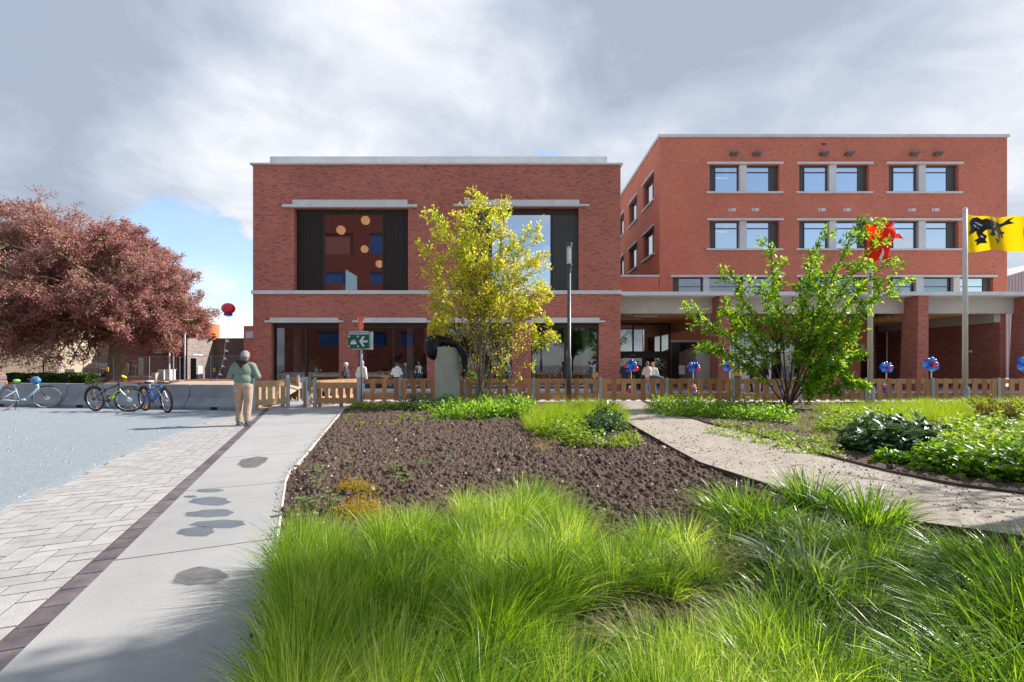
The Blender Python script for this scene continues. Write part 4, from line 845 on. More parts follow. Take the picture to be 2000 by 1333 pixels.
MB().tube([(0, 0, 0), (.1, .03, -.05)], .035, 8).build('glove', mat('yellow', (.85, .75, .02), .6, .05, 3), None, (-11.78, 13.75, 1.09), label='bright yellow grip cover on the black mountain bike handlebar', cat='cover')
# ---- people
def blobmesh(mb, vox, m, sm=3):
    me = mb.mesh('tmp', m); o = bpy.data.objects.new('tmp', me); COL.objects.link(o)
    r = o.modifiers.new('r', 'REMESH'); r.mode = 'VOXEL'; r.voxel_size = vox; s = o.modifiers.new('s', 'SMOOTH'); s.iterations = sm; s.factor = .5
    dg = bpy.context.evaluated_depsgraph_get(); dg.update(); out = bpy.data.meshes.new_from_object(o.evaluated_get(dg)); 
    bpy.data.objects.remove(o); bpy.data.meshes.remove(me)
    out.polygons.foreach_set('use_smooth', [True] * len(out.polygons)); 
    if not out.materials: out.materials.append(m)
    return out
M_skin = mat('skin', (.5, .27, .19), .55, .08, 8)
def cloth(name, c, b=.5): return mat(name, c, .8, .15, 7, b, 11)
def person(label, loc, h, yaw, top, leg, hair, vox=.024, stride=.0, arms='front', head_down=.0, hairstyle='short', shoe=(.02, .02, .022), coat=0, hood=None, skin=None, topmat=None, width=1.0, turn=0):
    S = h / 1.75; t = thing('person', label, 'person', (loc[0], loc[1], loc[2] if len(loc) > 2 else 0), yaw); t.scale = (S * width, S, S)
    sk = M_skin
    hipz, shz = .92, 1.44; lean = .03
    hips = [Vector((s * .09, 0, hipz)) for s in (-1, 1)]
    st = [stride, -stride]
    knee = [Vector((s * .10, .03 + st[i] * .55, .50)) for i, s in enumerate((-1, 1))]; ank = [Vector((s * .105, st[i] * 1.0 - .02, .09 + (.04 if st[i] < 0 else 0))) for i, s in enumerate((-1, 1))]
    sh = [Vector((s * .168, lean, shz - .045)) for s in (-1, 1)]
    if arms == 'front': el = [Vector((s * .27, .04, 1.14)) for s in (-1, 1)]; ha = [Vector((s * .09, .27, 1.16)) for s in (-1, 1)]
    elif arms == 'phone': el = [Vector((s * .23, .06, 1.13)) for s in (-1, 1)]; ha = [Vector((s * .06, .33, 1.22)) for s in (-1, 1)]
    elif arms == 'chin': el = [Vector((.23, .10, 1.12)), Vector((-.25, .10, 1.13))][::-1]; ha = [Vector((-.05, .22, 1.33)), Vector((.0, .25, 1.10))]
    else: el = [Vector((s * .25, -.02, 1.13)) for s in (-1, 1)]; ha = [Vector((s * .25, .07, .87)) for s in (-1, 1)]
    hc = Vector((0, lean + .03 + head_down * .09, 1.64 - head_down * .035))
    HM = Matrix.Rotation(-head_down * .9, 4, 'X'); HM = Matrix.Rotation(turn, 4, 'Z') @ HM
    b = MB()
    b.ell(hc, (.077, .095, .112), 14, 10, M=HM).cone((0, lean - .01, 1.46), hc + Vector((0, -.02, -.06)), .055, .052)
    b.ell(hc + HM @ Vector((0, .062, -.055)), (.05, .05, .055), 10, 7).ell(hc + HM @ Vector((0, .10, -.015)), (.014, .02, .026), 8, 6)
    for s in (-1, 1): b.ell(hc + HM @ Vector((s * .078, -.01, -.01)), (.013, .02, .032), 8, 6)
    b.ell((0, lean * .6, 1.30), (.15, .10, .2), 14, 9).ell((0, 0, 1.05), (.135, .095, .2), 14, 9)
    for i in range(2):
        b.cone(hips[i], knee[i], .08, .052).cone(knee[i], ank[i], .052, .038).ell(ank[i] + Vector((0, .06, -.04)), (.042, .11, .04), 10, 6)
        b.cone(sh[i], el[i], .05, .038).cone(el[i], ha[i], .038, .026)
    body = blobmesh(b, vox, sk)
    # fingers and thumbs
    fb = MB()
    for i, s in enumerate((-1, 1)):
        d = (ha[i] - el[i]).normalized(); side = d.cross(Vector((0, 0, 1))).normalized() if abs(d.z) < .9 else Vector((1, 0, 0)); up = side.cross(d)
        fb.ell(ha[i] + d * .03, (.035, .035, .03), 8, 6)
        for k, ln in enumerate((.065, .075, .07, .055)):
            p = ha[i] + d * .05 + up * (.027 - .018 * k); q = p + d * ln * .5 - side * s * .006; fb.tube([p, q, q + d * ln * .35 - side * s * .03], [.009, .009, .007], 6)
        p = ha[i] + d * .02 + up * .03; fb.tube([p, p + up * .03 + d * .02, p + up * .035 + d * .05], [.011, .01, .008], 6)
    # face: eyes and mouth
    bo = link('body', body, t); fb.build('hands', sk, t, smooth=True)
    e = MB()
    for s in (-1, 1): e.ell(hc + HM @ Vector((s * .03, .088, .01)), (.012, .01, .009), 8, 5)
    e.ell(hc + HM @ Vector((0, .098, -.058)), (.022, .008, .006), 8, 5); e.build('face_features', mat('eye dark', (.05, .02, .02), .4, .05, 3), t)
    # hair
    hb = MB()
    if hairstyle != 'bald':
        hm = mat('hair', hair, .75, .25, 40, .6, 60); hb.ell(hc + HM @ Vector((0, -.022, .032)), (.088, .095, .098), 14, 9).ell(hc + HM @ Vector((0, -.04, -.025)), (.082, .075, .085), 14, 9)
        if hairstyle == 'long': hb.ell(hc + Vector((0, -.06, -.1)), (.085, .05, .17), 12, 8)
        if hairstyle == 'curly': hb.ell(hc + HM @ Vector((0, -.03, .03)), (.105, .11, .105), 14, 9)
        link('hair', blobmesh(hb, vox * .7, hm, 2), t)
    # legs
    b = MB()
    for i in range(2): b.cone(hips[i], knee[i], .105, .075).cone(knee[i], ank[i] + Vector((0, 0, .02)), .075, .062)
    b.ell((0, -.01, .95), (.165, .125, .15), 14, 9)
    link('trousers', blobmesh(b, vox, cloth('trousers', leg)), t)
    sm_ = mat('shoe', shoe, .6, .1, 5)
    for i in range(2):
        MB().ell(ank[i] + Vector((0, .055, -.045)), (.05, .135, .045), 12, 7).box(ank[i].x - .045, ank[i].x + .045, ank[i].y - .07, ank[i].y + .17, ank[i].z - .09, ank[i].z - .065).build('shoe', sm_, t, smooth=True)
    # jacket
    b = MB(); b.ell((0, lean * .6, 1.27), (.195, .14, .225), 16, 10).ell((0, 0, 1.08), (.185, .14, .19), 16, 10)
    if coat: b.cone((0, 0, 1.0), (0, 0, 1.0 - coat), .17, .175)
    b.cone(sh[0] + Vector((.03, 0, .012)), sh[1] - Vector((.03, 0, -.012)), .078, .078).cone((0, lean, 1.36), (0, lean, 1.47), .1, .055)
    b.ell((0, .0, .955), (.182, .137, .06), 14, 7)
    for i in range(2): b.cone(sh[i], el[i], .078, .066).cone(el[i], ha[i] - (ha[i] - el[i]).normalized() * .05, .068, .046)
    jm = blobmesh(b, vox, topmat or cloth('jacket', top, .6)); link('jacket', jm, t)
    c = MB().torus((0, lean - .005, 1.485), (0, -.2, 1), .075, .028, 18, 7)
    if hood: c.ell((0, -.075, 1.50), (.125, .07, .07), 12, 7).cone((0, -.1, 1.43), (0, -.12, 1.36), .05, .02)
    link('hood' if hood else 'collar', blobmesh(c, vox * .7, cloth('collar', hood or tuple(v * .8 for v in top))), t)
    return t
p_ = person('grey haired man in sage green bomber jacket and tan chinos seen from behind', (-6.33, 10.72), 1.77, R(8), (.20, .26, .205), (.42, .30, .215), (.30, .29, .285), vox=.012, stride=.07, arms='front', head_down=.55, hood=(.035, .02, .025), width=1.12, shoe=(.05, .06, .09))
def at(x, D): return (PX(x, D), D, -.03)
person('elderly person with curly white hair in dark navy coat by the left fence', at(677, 19.6), 1.54, R(100), (.05, .045, .07), (.04, .04, .05), (.62, .6, .6), arms='chin', hairstyle='curly')
person('person in cream jacket with blue sleeves walking behind the sign post', at(706, 19.2), 1.62, R(-20), (.7, .68, .62), (.03, .12, .3), (.45, .42, .4), arms='down', shoe=(.6, .6, .6), stride=.12)
person('person in white hooded jacket standing before the second shop window', at(775, 21.5), 1.55, R(30), (.72, .72, .74), (.05, .05, .08), (.1, .07, .06), hairstyle='curly', hood=(.7, .7, .72))
person('bald man in dark green jacket looking left near the brick pier', at(993, 20.2), 1.8, R(80), (.02, .05, .042), (.02, .02, .04), (0, 0, 0), arms='chin', hairstyle='bald', stride=.05)
person('small child in bright green top hidden behind the yellow tree stems', at(933, 21), 1.28, R(20), (.12, .4, .08), (.03, .08, .25), (.55, .25, .12), arms='down')
person('person with dark curly hair looking at a phone, slate jacket and tan bag', at(1157, 19.8), 1.62, R(85), (.04, .075, .09), (.05, .07, .1), (.08, .04, .03), arms='phone', hairstyle='curly', head_down=.7, hood=(.2, .22, .24))
person('grey haired person in navy quilted coat at the edge of the entrance', at(1221, 24), 1.6, R(5), (.02, .025, .06), (.03, .03, .04), (.4, .37, .35), arms='front')
person('person in pale pink jacket leaning on the fence before the entrance', at(1266, 20.5), 1.6, R(12), (.62, .48, .44), (.2, .28, .4), (.2, .14, .11), arms='front', head_down=.4)
person('blonde long haired person in white top beside the pink jacket', at(1275, 21.2), 1.56, R(-10), (.7, .68, .66), (.12, .18, .3), (.55, .33, .15), hairstyle='long', arms='down')
person('person in dark clothes with green sleeve inside the entrance', at(1246, 26), 1.66, R(150), (.03, .035, .04), (.02, .02, .02), (.1, .06, .05), arms='down')
person('person in mustard yellow sweater partly behind the green tree', at(1441, 22), 1.62, R(5), (.38, .24, .04), (.05, .05, .06), (.1, .08, .07), arms='front', head_down=.3)
person('person in black coat under the tent beside the mustard sweater', at(1468, 24), 1.7, R(60), (.015, .015, .02), (.02, .02, .02), (.05, .04, .03), arms='front')
person('person in black coat farther right under the tent', at(1492, 24.4), 1.68, R(-70), (.02, .015, .015), (.02, .02, .02), (.12, .08, .05), arms='down')
# bag and phone of the phone user; bag on the fence
t = MB().box(-.13, .13, -.05, .05, -.1, .1).tube([(-.1, 0, .1), (-.05, .02, .45), (.1, .0, .5)], .012, 5).build('shoulder_bag', mat('tan leather', (.45, .24, .1), .6, .1, 5), None, (PX(1162, 19.6), 19.55, .98), label='tan shoulder bag worn by the person with the phone', cat='bag')
MB().box(-.01, .01, -.035, .035, -.07, .07).build('phone', M_black, None, (PX(1146, 19.8), 19.8, 1.16), label='dark phone held by the person in the slate jacket', cat='phone')
bm = MB().ell((0, 0, 0), (.26, .1, .1), 14, 8).ell((.22, 0, -.03), (.14, .09, .07), 10, 7); link('jacket', blobmesh(bm, .02, cloth('blue jacket', (.05, .12, .22))), None, (PX(1277, 18.1), 17.95, .93), label='blue jacket thrown over the fence before the entrance', cat='jacket')
# ---- balloon bunches
def glossy(name, c): return mat(name, c, .25, .03, 3, spec=.6)
BB = [glossy('balloon royal blue', (.01, .07, .5)), glossy('balloon sky blue', (.02, .25, .75)), glossy('balloon navy', (.008, .03, .25))]; BR = glossy('balloon red', (.65, .01, .03)); BW = glossy('balloon white', (.75, .75, .75))
wb_ = ['before the glass entrance', 'at the tent corner left of the first pier', 'right of the first brick pier', 'hidden behind the green tree', 'under the porch beside the thin white post', 'in front of the wide brick pier', 'at the last pier by the picture edge']
for i, (x, y, D, r_, flower) in enumerate(((1233, 715, 20.5, .29, 0), (1354, 716, 22, .27, 0), (1425, 713, 20.5, .28, 1), (1624, 714, 21, .28, 1), (1731, 717, 23, .28, 1), (1819, 711, 20, .29, 1), (2003, 710, 20, .32, 1))):
    X, Z = PX(x, D), PZ(y, D); t = thing('balloon_bunch', 'blue red balloon bunch on pole ' + wb_[i], 'balloons', (X, D, -.02), 0, 'balloon bunches on poles')
    MB().tube([(0, 0, 0), (0, 0, Z - .1)], .018, 8).build('pole', M_white, t)
    n = 8
    for k in range(n):
        a = 2 * math.pi * k / n; rr = r_ * (.78 if flower else random.uniform(.45, .85)); br = r_ * random.uniform(.34, .42)
        MB().ell((rr * math.cos(a), random.uniform(-.06, .06), Z + rr * math.sin(a) * .85), (br, br * .95, br * 1.08), 14, 9).build('balloon', BB[(k + i) % (2 if flower else 3)], t, smooth=True)
    for k in range(5 if not flower else 2):
        br = r_ * .42; MB().ell((random.uniform(-.4, .4) * r_, random.uniform(-.02, .16), Z + random.uniform(-.4, .4) * r_), (br, br, br * 1.1), 14, 9).build('balloon', BB[(k + i + 1) % 2], t, smooth=True)
    c_ = (.0, -.17, 0) if flower else (r_ * .6, -.2, -.1); br = r_ * .37; MB().ell((c_[0], c_[1], Z + c_[2]), (br, br, br * 1.05), 14, 9).build('balloon', BR, t, smooth=True)
    if not flower: MB().ell((-r_ * .95, 0, Z + .03), (br * .8, br * .8, br * .8), 12, 8).build('balloon', BR, t, smooth=True)
    for k, (m_, z) in enumerate(((BB[1], .1), (BR, .27), (BW, .42))):
        for a in ((0, 2.1, 4.2) if k < 2 else (0, 3.1)): MB().ell((.09 * math.cos(a + k), .09 * math.sin(a + k), z), (.1, .1, .1) if k < 2 else (.06, .06, .07), 12, 8).build('balloon', m_, t, smooth=True)
# big red balloon with pennant line
D = 22; X, Z = PX(446, D), PZ(603, D)
t = thing('balloon', 'large red balloon floating over the barrier with blue collar and string', 'balloon', (X, D, Z))
MB().ell((0, 0, 0), (.30, .30, .27), 24, 14).build('envelope', BR, t, smooth=True)
for a in range(5): MB().ell((.13 * math.cos(a * 1.26), .13 * math.sin(a * 1.26), -.29), (.075, .075, .07), 12, 8).build('collar_balloon', BB[0], t, smooth=True)
for a in range(4): MB().ell((.07 * math.cos(a * 1.57), .07 * math.sin(a * 1.57), -.36), .035, 8, 6).build('white_balloon', BW, t, smooth=True)
pts = [(0, 0, -.36), (-.02, 0, -1.6), (.0, 0, PZ(655, D) - Z), (PX(441, D) - X, 0, PZ(662, D) - Z), (PX(437, D) - X, 0, PZ(700, D) - Z), (PX(431, D) - X, 0, PZ(722, D) - Z), (PX(421, D) - X, 0, PZ(745, D) - Z)]
MB().tube(pts, .008, 4).build('string', M_white, t)
for x, y in ((442, 663), (440, 682), (437, 697), (433, 712), (428, 728), (421, 743)):
    px_, pz_ = PX(x, D) - X, PZ(y, D) - Z; MB().prism([(px_, pz_), (px_ + .17, pz_ - .13), (px_ - .01, pz_ - .13)], -.004, .004, M=Matrix.Rotation(R(90), 4, 'X')).build('pennant', M_white, t)
# ---- lamp post
D = 17.0; t = thing('street_lamp', 'slim dark grey street lamp with clear glass cylinder head', 'lamp', (PX(1111.5, D), D, -.03))
MB().tube([(0, 0, 0), (0, 0, 1.75), (0, 0, 1.78), (0, 0, PZ(520, D))], [.095, .095, .068, .068], 20).build('pole', M_steelg, t, smooth=True)
z0, z1 = PZ(518, D), PZ(475, D)
MB().tube([(0, 0, z0 - .25), (0, 0, z0 - .02)], .082, 20).tube([(0, 0, z1 - .1), (0, 0, z1 + .03)], .125, 20).tube([(0, 0, z0 - .02), (0, 0, z0 + .06)], .12, 20).build('housing', M_steelg, t, smooth=False)
q = MB()
for a in range(4): q.tube([(.11 * math.cos(a * 1.57 + .7), .11 * math.sin(a * 1.57 + .7), z0 + .05), (.11 * math.cos(a * 1.57 + .7), .11 * math.sin(a * 1.57 + .7), z1 - .1)], .01, 6)
q.build('stay', M_galv, t); MB().tube([(0, 0, z0 + .06), (0, 0, z1 - .1)], .045, 12).build('bulb', mat('frosted lamp', (.75, .75, .75), .4, .02, 3), t)
MB().tube([(0, 0, z0 + .062), (0, 0, z1 - .102)], .105, 20, cap=False).build('glass', glass_mat('lamp glass', .2, (.92, .93, .95)), t)
# ---- sign post
D = 15.85; X = PX(706, D); t = thing('sign_post', 'grey post with green assembly point sign and white arrow', 'sign', (X, D, 0))
MB().tube([(0, 0, 0), (0, 0, 3.0)], .038, 14).build('pole', M_galv, t, smooth=True)
x0, x1, z0, z1 = PX(681, D) - X, PX(722.5, D) - X, PZ(681, D), PZ(647, D)
gm = mat('sign green', (.005, .11, .055), .5, .02, 2); tt = Matrix.Rotation(R(-3), 4, 'Z')
MB().box(x0, x1, -.065, -.05, z0, z1, M=tt).build('sign_plate', gm, t); zs = z0 + (z1 - z0) * .80
MB().box(x0 + .012, x1 - .012, -.068, -.0652, zs, z1 - .012, M=tt).build('text_strip', M_white, t)
MB().box(x0 + .12, x1 + .09, .04, .052, z0 - .04, z1 - .02).build('rear_plate', M_white, t)
def text(s, size, loc, m, parent, rot=(R(90), 0, 0), name='lettering'):
    c = bpy.data.curves.new(name, 'FONT'); c.body = s; c.size = size; c.extrude = .001; c.align_x = 'CENTER'; c.align_y = 'CENTER'; c.materials.append(m)
    o = bpy.data.objects.new(name, c); COL.objects.link(o); dg = bpy.context.evaluated_depsgraph_get(); dg.update(); me = bpy.data.meshes.new_from_object(o.evaluated_get(dg)); bpy.data.objects.remove(o); o = bpy.data.objects.new(name, me); COL.objects.link(o); o.parent = parent; o.location = loc; o.rotation_euler = rot; return o
text('VERZAMELPLAATS', .1, ((x0 + x1) / 2, -.073, (zs + z1) / 2 - .006), M_black, t, (R(90), 0, R(-3)))
cx, cz = (x0 + x1) / 2, (z0 + zs) / 2; w_ = x1 - x0; h_ = zs - z0
RM = tt @ Matrix.Translation((0, -.067, 0)) @ Matrix.Rotation(R(90), 4, 'X')
ax = x0 + w_ * .53; pl = lambda P, nm: MB().prism([(a, b) for a, b in P], 0, .003, M=RM).build(nm, M_white, t)
pl([(ax, cz), (ax + .12, cz + h_ * .36), (ax + .2, cz + h_ * .36), (ax + .11, cz + .035), (x1 - .05, cz + .035), (x1 - .05, cz - .035), (ax + .11, cz - .035), (ax + .2, cz - h_ * .36), (ax + .12, cz - h_ * .36)], 'arrow')
px = x0 + w_ * .26
for k, (dx, dz) in enumerate(((0, .05), (-.055, .02), (.055, .02), (-.03, -.01), (.03, -.01))): pl([(px + dx + .022 * math.cos(a * .785), cz + dz + .022 * math.sin(a * .785)) for a in range(8)], 'figure_head')
pl([(px - .11, cz - .1), (px + .11, cz - .1), (px + .1, cz - .03), (px, cz + .03), (px - .1, cz - .03)], 'figure_body')
for sx in (-1, 1):
    for sz_ in (-1, 1):
        qx, qz = px + sx * .16, cz + sz_ * h_ * .36; pl([(qx - .03 * sx, qz - .03 * sz_), (qx + .015 * sx, qz - .03 * sz_), (qx + .03 * sx, qz + .03 * sz_), (qx - .03 * sx, qz + .015 * sz_)][::(1 if sx * sz_ > 0 else -1)], 'corner_arrow')
M_osign = mat('orange red plastic', (.8, .09, .025), .45, .05, 2)
MB().box(-.26, -.02, -.03, .03, 2.62, 3.12, M=Matrix.Translation((0.08, -.06, 0)) @ Matrix.Rotation(R(-38), 4, 'Z')).box(-.23, -.05, -.036, -.031, 2.88, 3.08, M=Matrix.Translation((0.08, -.06, 0)) @ Matrix.Rotation(R(-38), 4, 'Z')).build('warning_lamp', M_osign, t, bevel=.02)
# ---- flag poles
for x, yt, lab in ((1699.5, 428, 'white flag pole carrying the red flag, standing left of the other pole'), (1885, 408, 'taller white flag pole carrying the yellow lion flag')):
    D = 17.0; t = thing('flag_pole', lab, 'flag pole', (PX(x, D), D, -.03)); H = PZ(yt, D)
    MB().tube([(0, 0, .5), (0, 0, H)], [.085, .07], 16).build('mast', M_pole, t, smooth=True); MB().tube([(0.05, 0, 0), (0.05, 0, .62)], .1, 12).tube([(-.03, 0, 0), (-.03, 0, .5)], .06, 12).build('foot', M_galv, t)
    MB().ell((0, 0, H + .02), (.07, .07, .04), 12, 6).tube([(-.12, 0, H - .05), (0, 0, H)], .02, 6).build('cap', M_white, t); MB().tube([(-.1, -.02, .9), (-.1, -.02, H - .1)], .005, 4).build('halyard', M_white, t)
M_fy = leaf_mat('yellow flag cloth', [(.85, .62, .01), (.85, .62, .01)], .5, .7, 1.0, .1); M_fr = leaf_mat('red flag cloth', [(.8, .035, .02), (.8, .035, .02)], .45, .7, 1.0, .1)
D = 17.0; X0 = PX(1889.5, D); ZT, ZB = PZ(418, D), PZ(494, D); Hh = ZT - ZB
def fpos(u, v, off=0):          # u 0..1.7 along, v 0..1 from bottom
    z = ZB + Hh * (v * (1 - .12 * min(u, 1)) + .06 * min(u, 1)) + .16 * math.sin(u * 2.6 + .4) * u * .5 - .10 * u * (1 - v) * 0 + (.0)
    z -= .26 * math.sin(min(u, 1.0) * math.pi) * v * .5
    y = .13 * math.sin(u * 7.5 + v * 1.6) * min(1, u * 3) + off; return Vector((X0 + u * 1.6 - .12 * (1 - v) * u, D + y, z))
nu, nv = 60, 20; V = []; Q = []
for i in range(nu + 1):
    for j in range(nv + 1): V.append(fpos(1.7 * i / nu, j / nv))
for i in range(nu):
    for j in range(nv): a = i * (nv + 1) + j; Q.append((a, a + nv + 1, a + nv + 2, a + 1))
fl = thing('flag', 'yellow flag with black lion blowing to the right from the taller pole', 'flag', (0, 0, 0)); link('cloth', npmesh('cloth', V, Q, M_fy, smooth=True), fl)
def decal(name, poly, m, off):
    import mathutils
    tri = mathutils.geometry.tessellate_polygon([[Vector((p[0], p[1], 0)) for p in poly]])
    b = bmesh.new(); vs = [b.verts.new((p[0], p[1], 0)) for p in poly]
    for f in tri:
        try: b.faces.new([vs[i] for i in f])
        except Exception: pass
    for _ in range(3): bmesh.ops.subdivide_edges(b, edges=[e for e in b.edges if e.calc_length() > .05], cuts=1, use_grid_fill=False)
    bmesh.ops.triangulate(b, faces=b.faces[:])
    for v in b.verts: p = fpos(v.co.x, v.co.y, off); v.co = p
    me = bpy.data.meshes.new(name); b.to_mesh(me); b.free(); me.materials.append(m); return link(name, me, fl)
import bmesh
LION = [(.10, .62), (.06, .80), (.13, .93), (.22, .97), (.30, .90), (.36, .93), (.48, .88), (.62, .85), (.76, .86), (.84, .80), (.92, .82), (1.0, .92), (1.08, .96), (1.02, .86), (1.10, .80), (.98, .76), (.90, .72), (.86, .66), (.90, .58), (.98, .54), (.93, .46), (.97, .38), (.88, .40), (.80, .30), (.84, .22), (.74, .24), (.66, .14), (.66, .26), (.60, .30), (.70, .38), (.76, .46), (.70, .54), (.60, .60), (.56, .54), (.60, .44), (.54, .40), (.46, .46), (.50, .54), (.48, .62), (.38, .60), (.34, .52), (.42, .42), (.40, .32), (.44, .22), (.34, .24), (.28, .18), (.28, .28), (.22, .34), (.30, .40), (.26, .50), (.24, .60), (.18, .54), (.10, .50), (.05, .42), (.06, .54)]
for o_ in (-.012, .012): decal('lion', LION, M_black, o_)
for k, P in enumerate(([(.30, .44), (.33, .46), (.37, .40), (.35, .38)], [(.62, .34), (.66, .36), (.72, .33), (.70, .30)], [(.60, .5), (.63, .52), (.66, .46), (.64, .44)], [(.18, .82), (.20, .84), (.32, .74), (.30, .72)], [(.16, .74), (.18, .76), (.28, .66), (.26, .64)], [(.82, .44), (.85, .46), (.88, .42), (.85, .40)])): decal('lion_white_mark', P, M_white, -.018)  # small white marks laid over the black lion
# red flag, wound round its pole
fl2 = thing('flag', 'red flag with white and black edge bunched round the shorter pole', 'flag', (0, 0, 0)); Xp = PX(1699.5, 17)
V = []; Q = []; mi = []; nu, nv = 46, 26
for i in range(nu + 1):
    u = i / nu
    for j in range(nv + 1):
        v = j / nv; a = 2.6 + u * 5.2; rr = .16 + .34 * math.sin(u * math.pi) * (1 - .25 * abs(v - .5)) + .05 * math.sin(v * 9 + u * 6)
        x = Xp + .12 + rr * math.cos(a) * 1.25 + .22 * v * u; y = 17 + rr * math.sin(a) * .7 - .06; zc = 5.72 + .62 * math.sin(v * 2.2 - .2) + .62 * (v - .5) + .1 * math.sin(u * 11)
        V.append((x, y, zc + .05))
for i in range(nu):
    for j in range(nv): a = i * (nv + 1) + j; Q.append((a, a + nv + 1, a + nv + 2, a + 1)); mi.append(1 if i < 5 and j % 7 < 4 else (2 if i < 8 else 0))
V2 = []; 
for i in range(16):
    u = i / 15
    for j in range(6): v = j / 5; V2.append((Xp + .35 + u * .85, 17 - .12 + .1 * math.sin(u * 6 + v), 6.12 + .28 * (1 - u * .75) * (v - .5) - .1 * u * u + .1 * math.sin(u * 3)))
Q2 = [(i * 6 + j + len(V), (i + 1) * 6 + j + len(V), (i + 1) * 6 + j + 1 + len(V), i * 6 + j + 1 + len(V)) for i in range(15) for j in range(5)]
link('cloth', npmesh('cloth', V + V2, Q + Q2, [M_fr, M_white, M_black], mi + [0] * len(Q2), smooth=True), fl2)
q = MB().prism([(0, 0), (.08, .05), (.1, .16), (.16, .28), (.14, .42), (.08, .5), (.1, .4), (.06, .3), (.02, .2), (-.04, .1), (.01, .08)], 0, .01, M=Matrix.Translation((Xp + .05, 16.62, 5.2)) @ Matrix.Rotation(R(90), 4, 'X')); q.build('white_emblem', M_white, fl2)
# ---- sculpture on concrete pedestal
D = 15.6; t = thing('pedestal', 'tall rotated concrete pedestal with a small white plaque', 'pedestal', (PX(873.5, D), D, -.05), R(-26) * -1 * -1)
t.rotation_euler = (0, 0, R(35)); pw, pd = .40, .16
MB().prism([(-pw, -pd), (pw, -pd), (pw, pd), (-pw, pd)], 0, 2.08).build('block', mat('pedestal concrete', (.42, .39, .34), .85, .06, 3, .25, 60, stains=.12), t, bevel=.01)
pq = MB().box(-.33, -.02, -pd - .012, -pd - .001, .16, .33).build('plaque', M_white, t)
for k in range(4): MB().box(-.26 + (k % 2) * .02, -.09 - (k % 2) * .03, -pd - .014, -pd - .0125, .29 - k * .033, .298 - k * .033).build('inscription', M_steelg, pq)
b = MB(); c0 = Vector((PX(845, D), D - .05, PZ(683, D)))
b.ell((PX(846, D), D - .05, PZ(680, D)), (.32, .28, .44), 18, 12, M=Matrix.Rotation(R(-14), 4, 'Y')).cone((PX(850, D), D, PZ(664, D)), (PX(876, D), D, PZ(668, D)), .2, .15).cone((PX(876, D), D, PZ(668, D)), (PX(893, D), D, PZ(676, D)), .15, .08)
b.cone((PX(893, D), D, PZ(676, D)), (PX(906, D), D - .02, PZ(692, D)), .08, .13).cone((PX(906, D), D - .02, PZ(692, D)), (PX(909, D), D, PZ(712, D)), .13, .09).cone((PX(909, D), D, PZ(712, D)), (PX(904, D), D, PZ(735, D)), .09, .04)
for k in range(14): b.ell((PX(850 + k * 3.0, D), D - .14, PZ(662 + (k % 3) * 2 + k * .6, D)), .06, 8, 6)
for k in range(10): b.ell((PX(907 + 5 * math.sin(k), D), D - .08, PZ(688 + k * 4.4, D)), .05, 8, 6)
link('sculpture', blobmesh(b, .022, mat('black bronze', (.012, .013, .017), .32, .3, 9, .5, 14, metal=.4), 3), None, label='black bronze sculpture draped over the top of the pedestal', cat='sculpture')
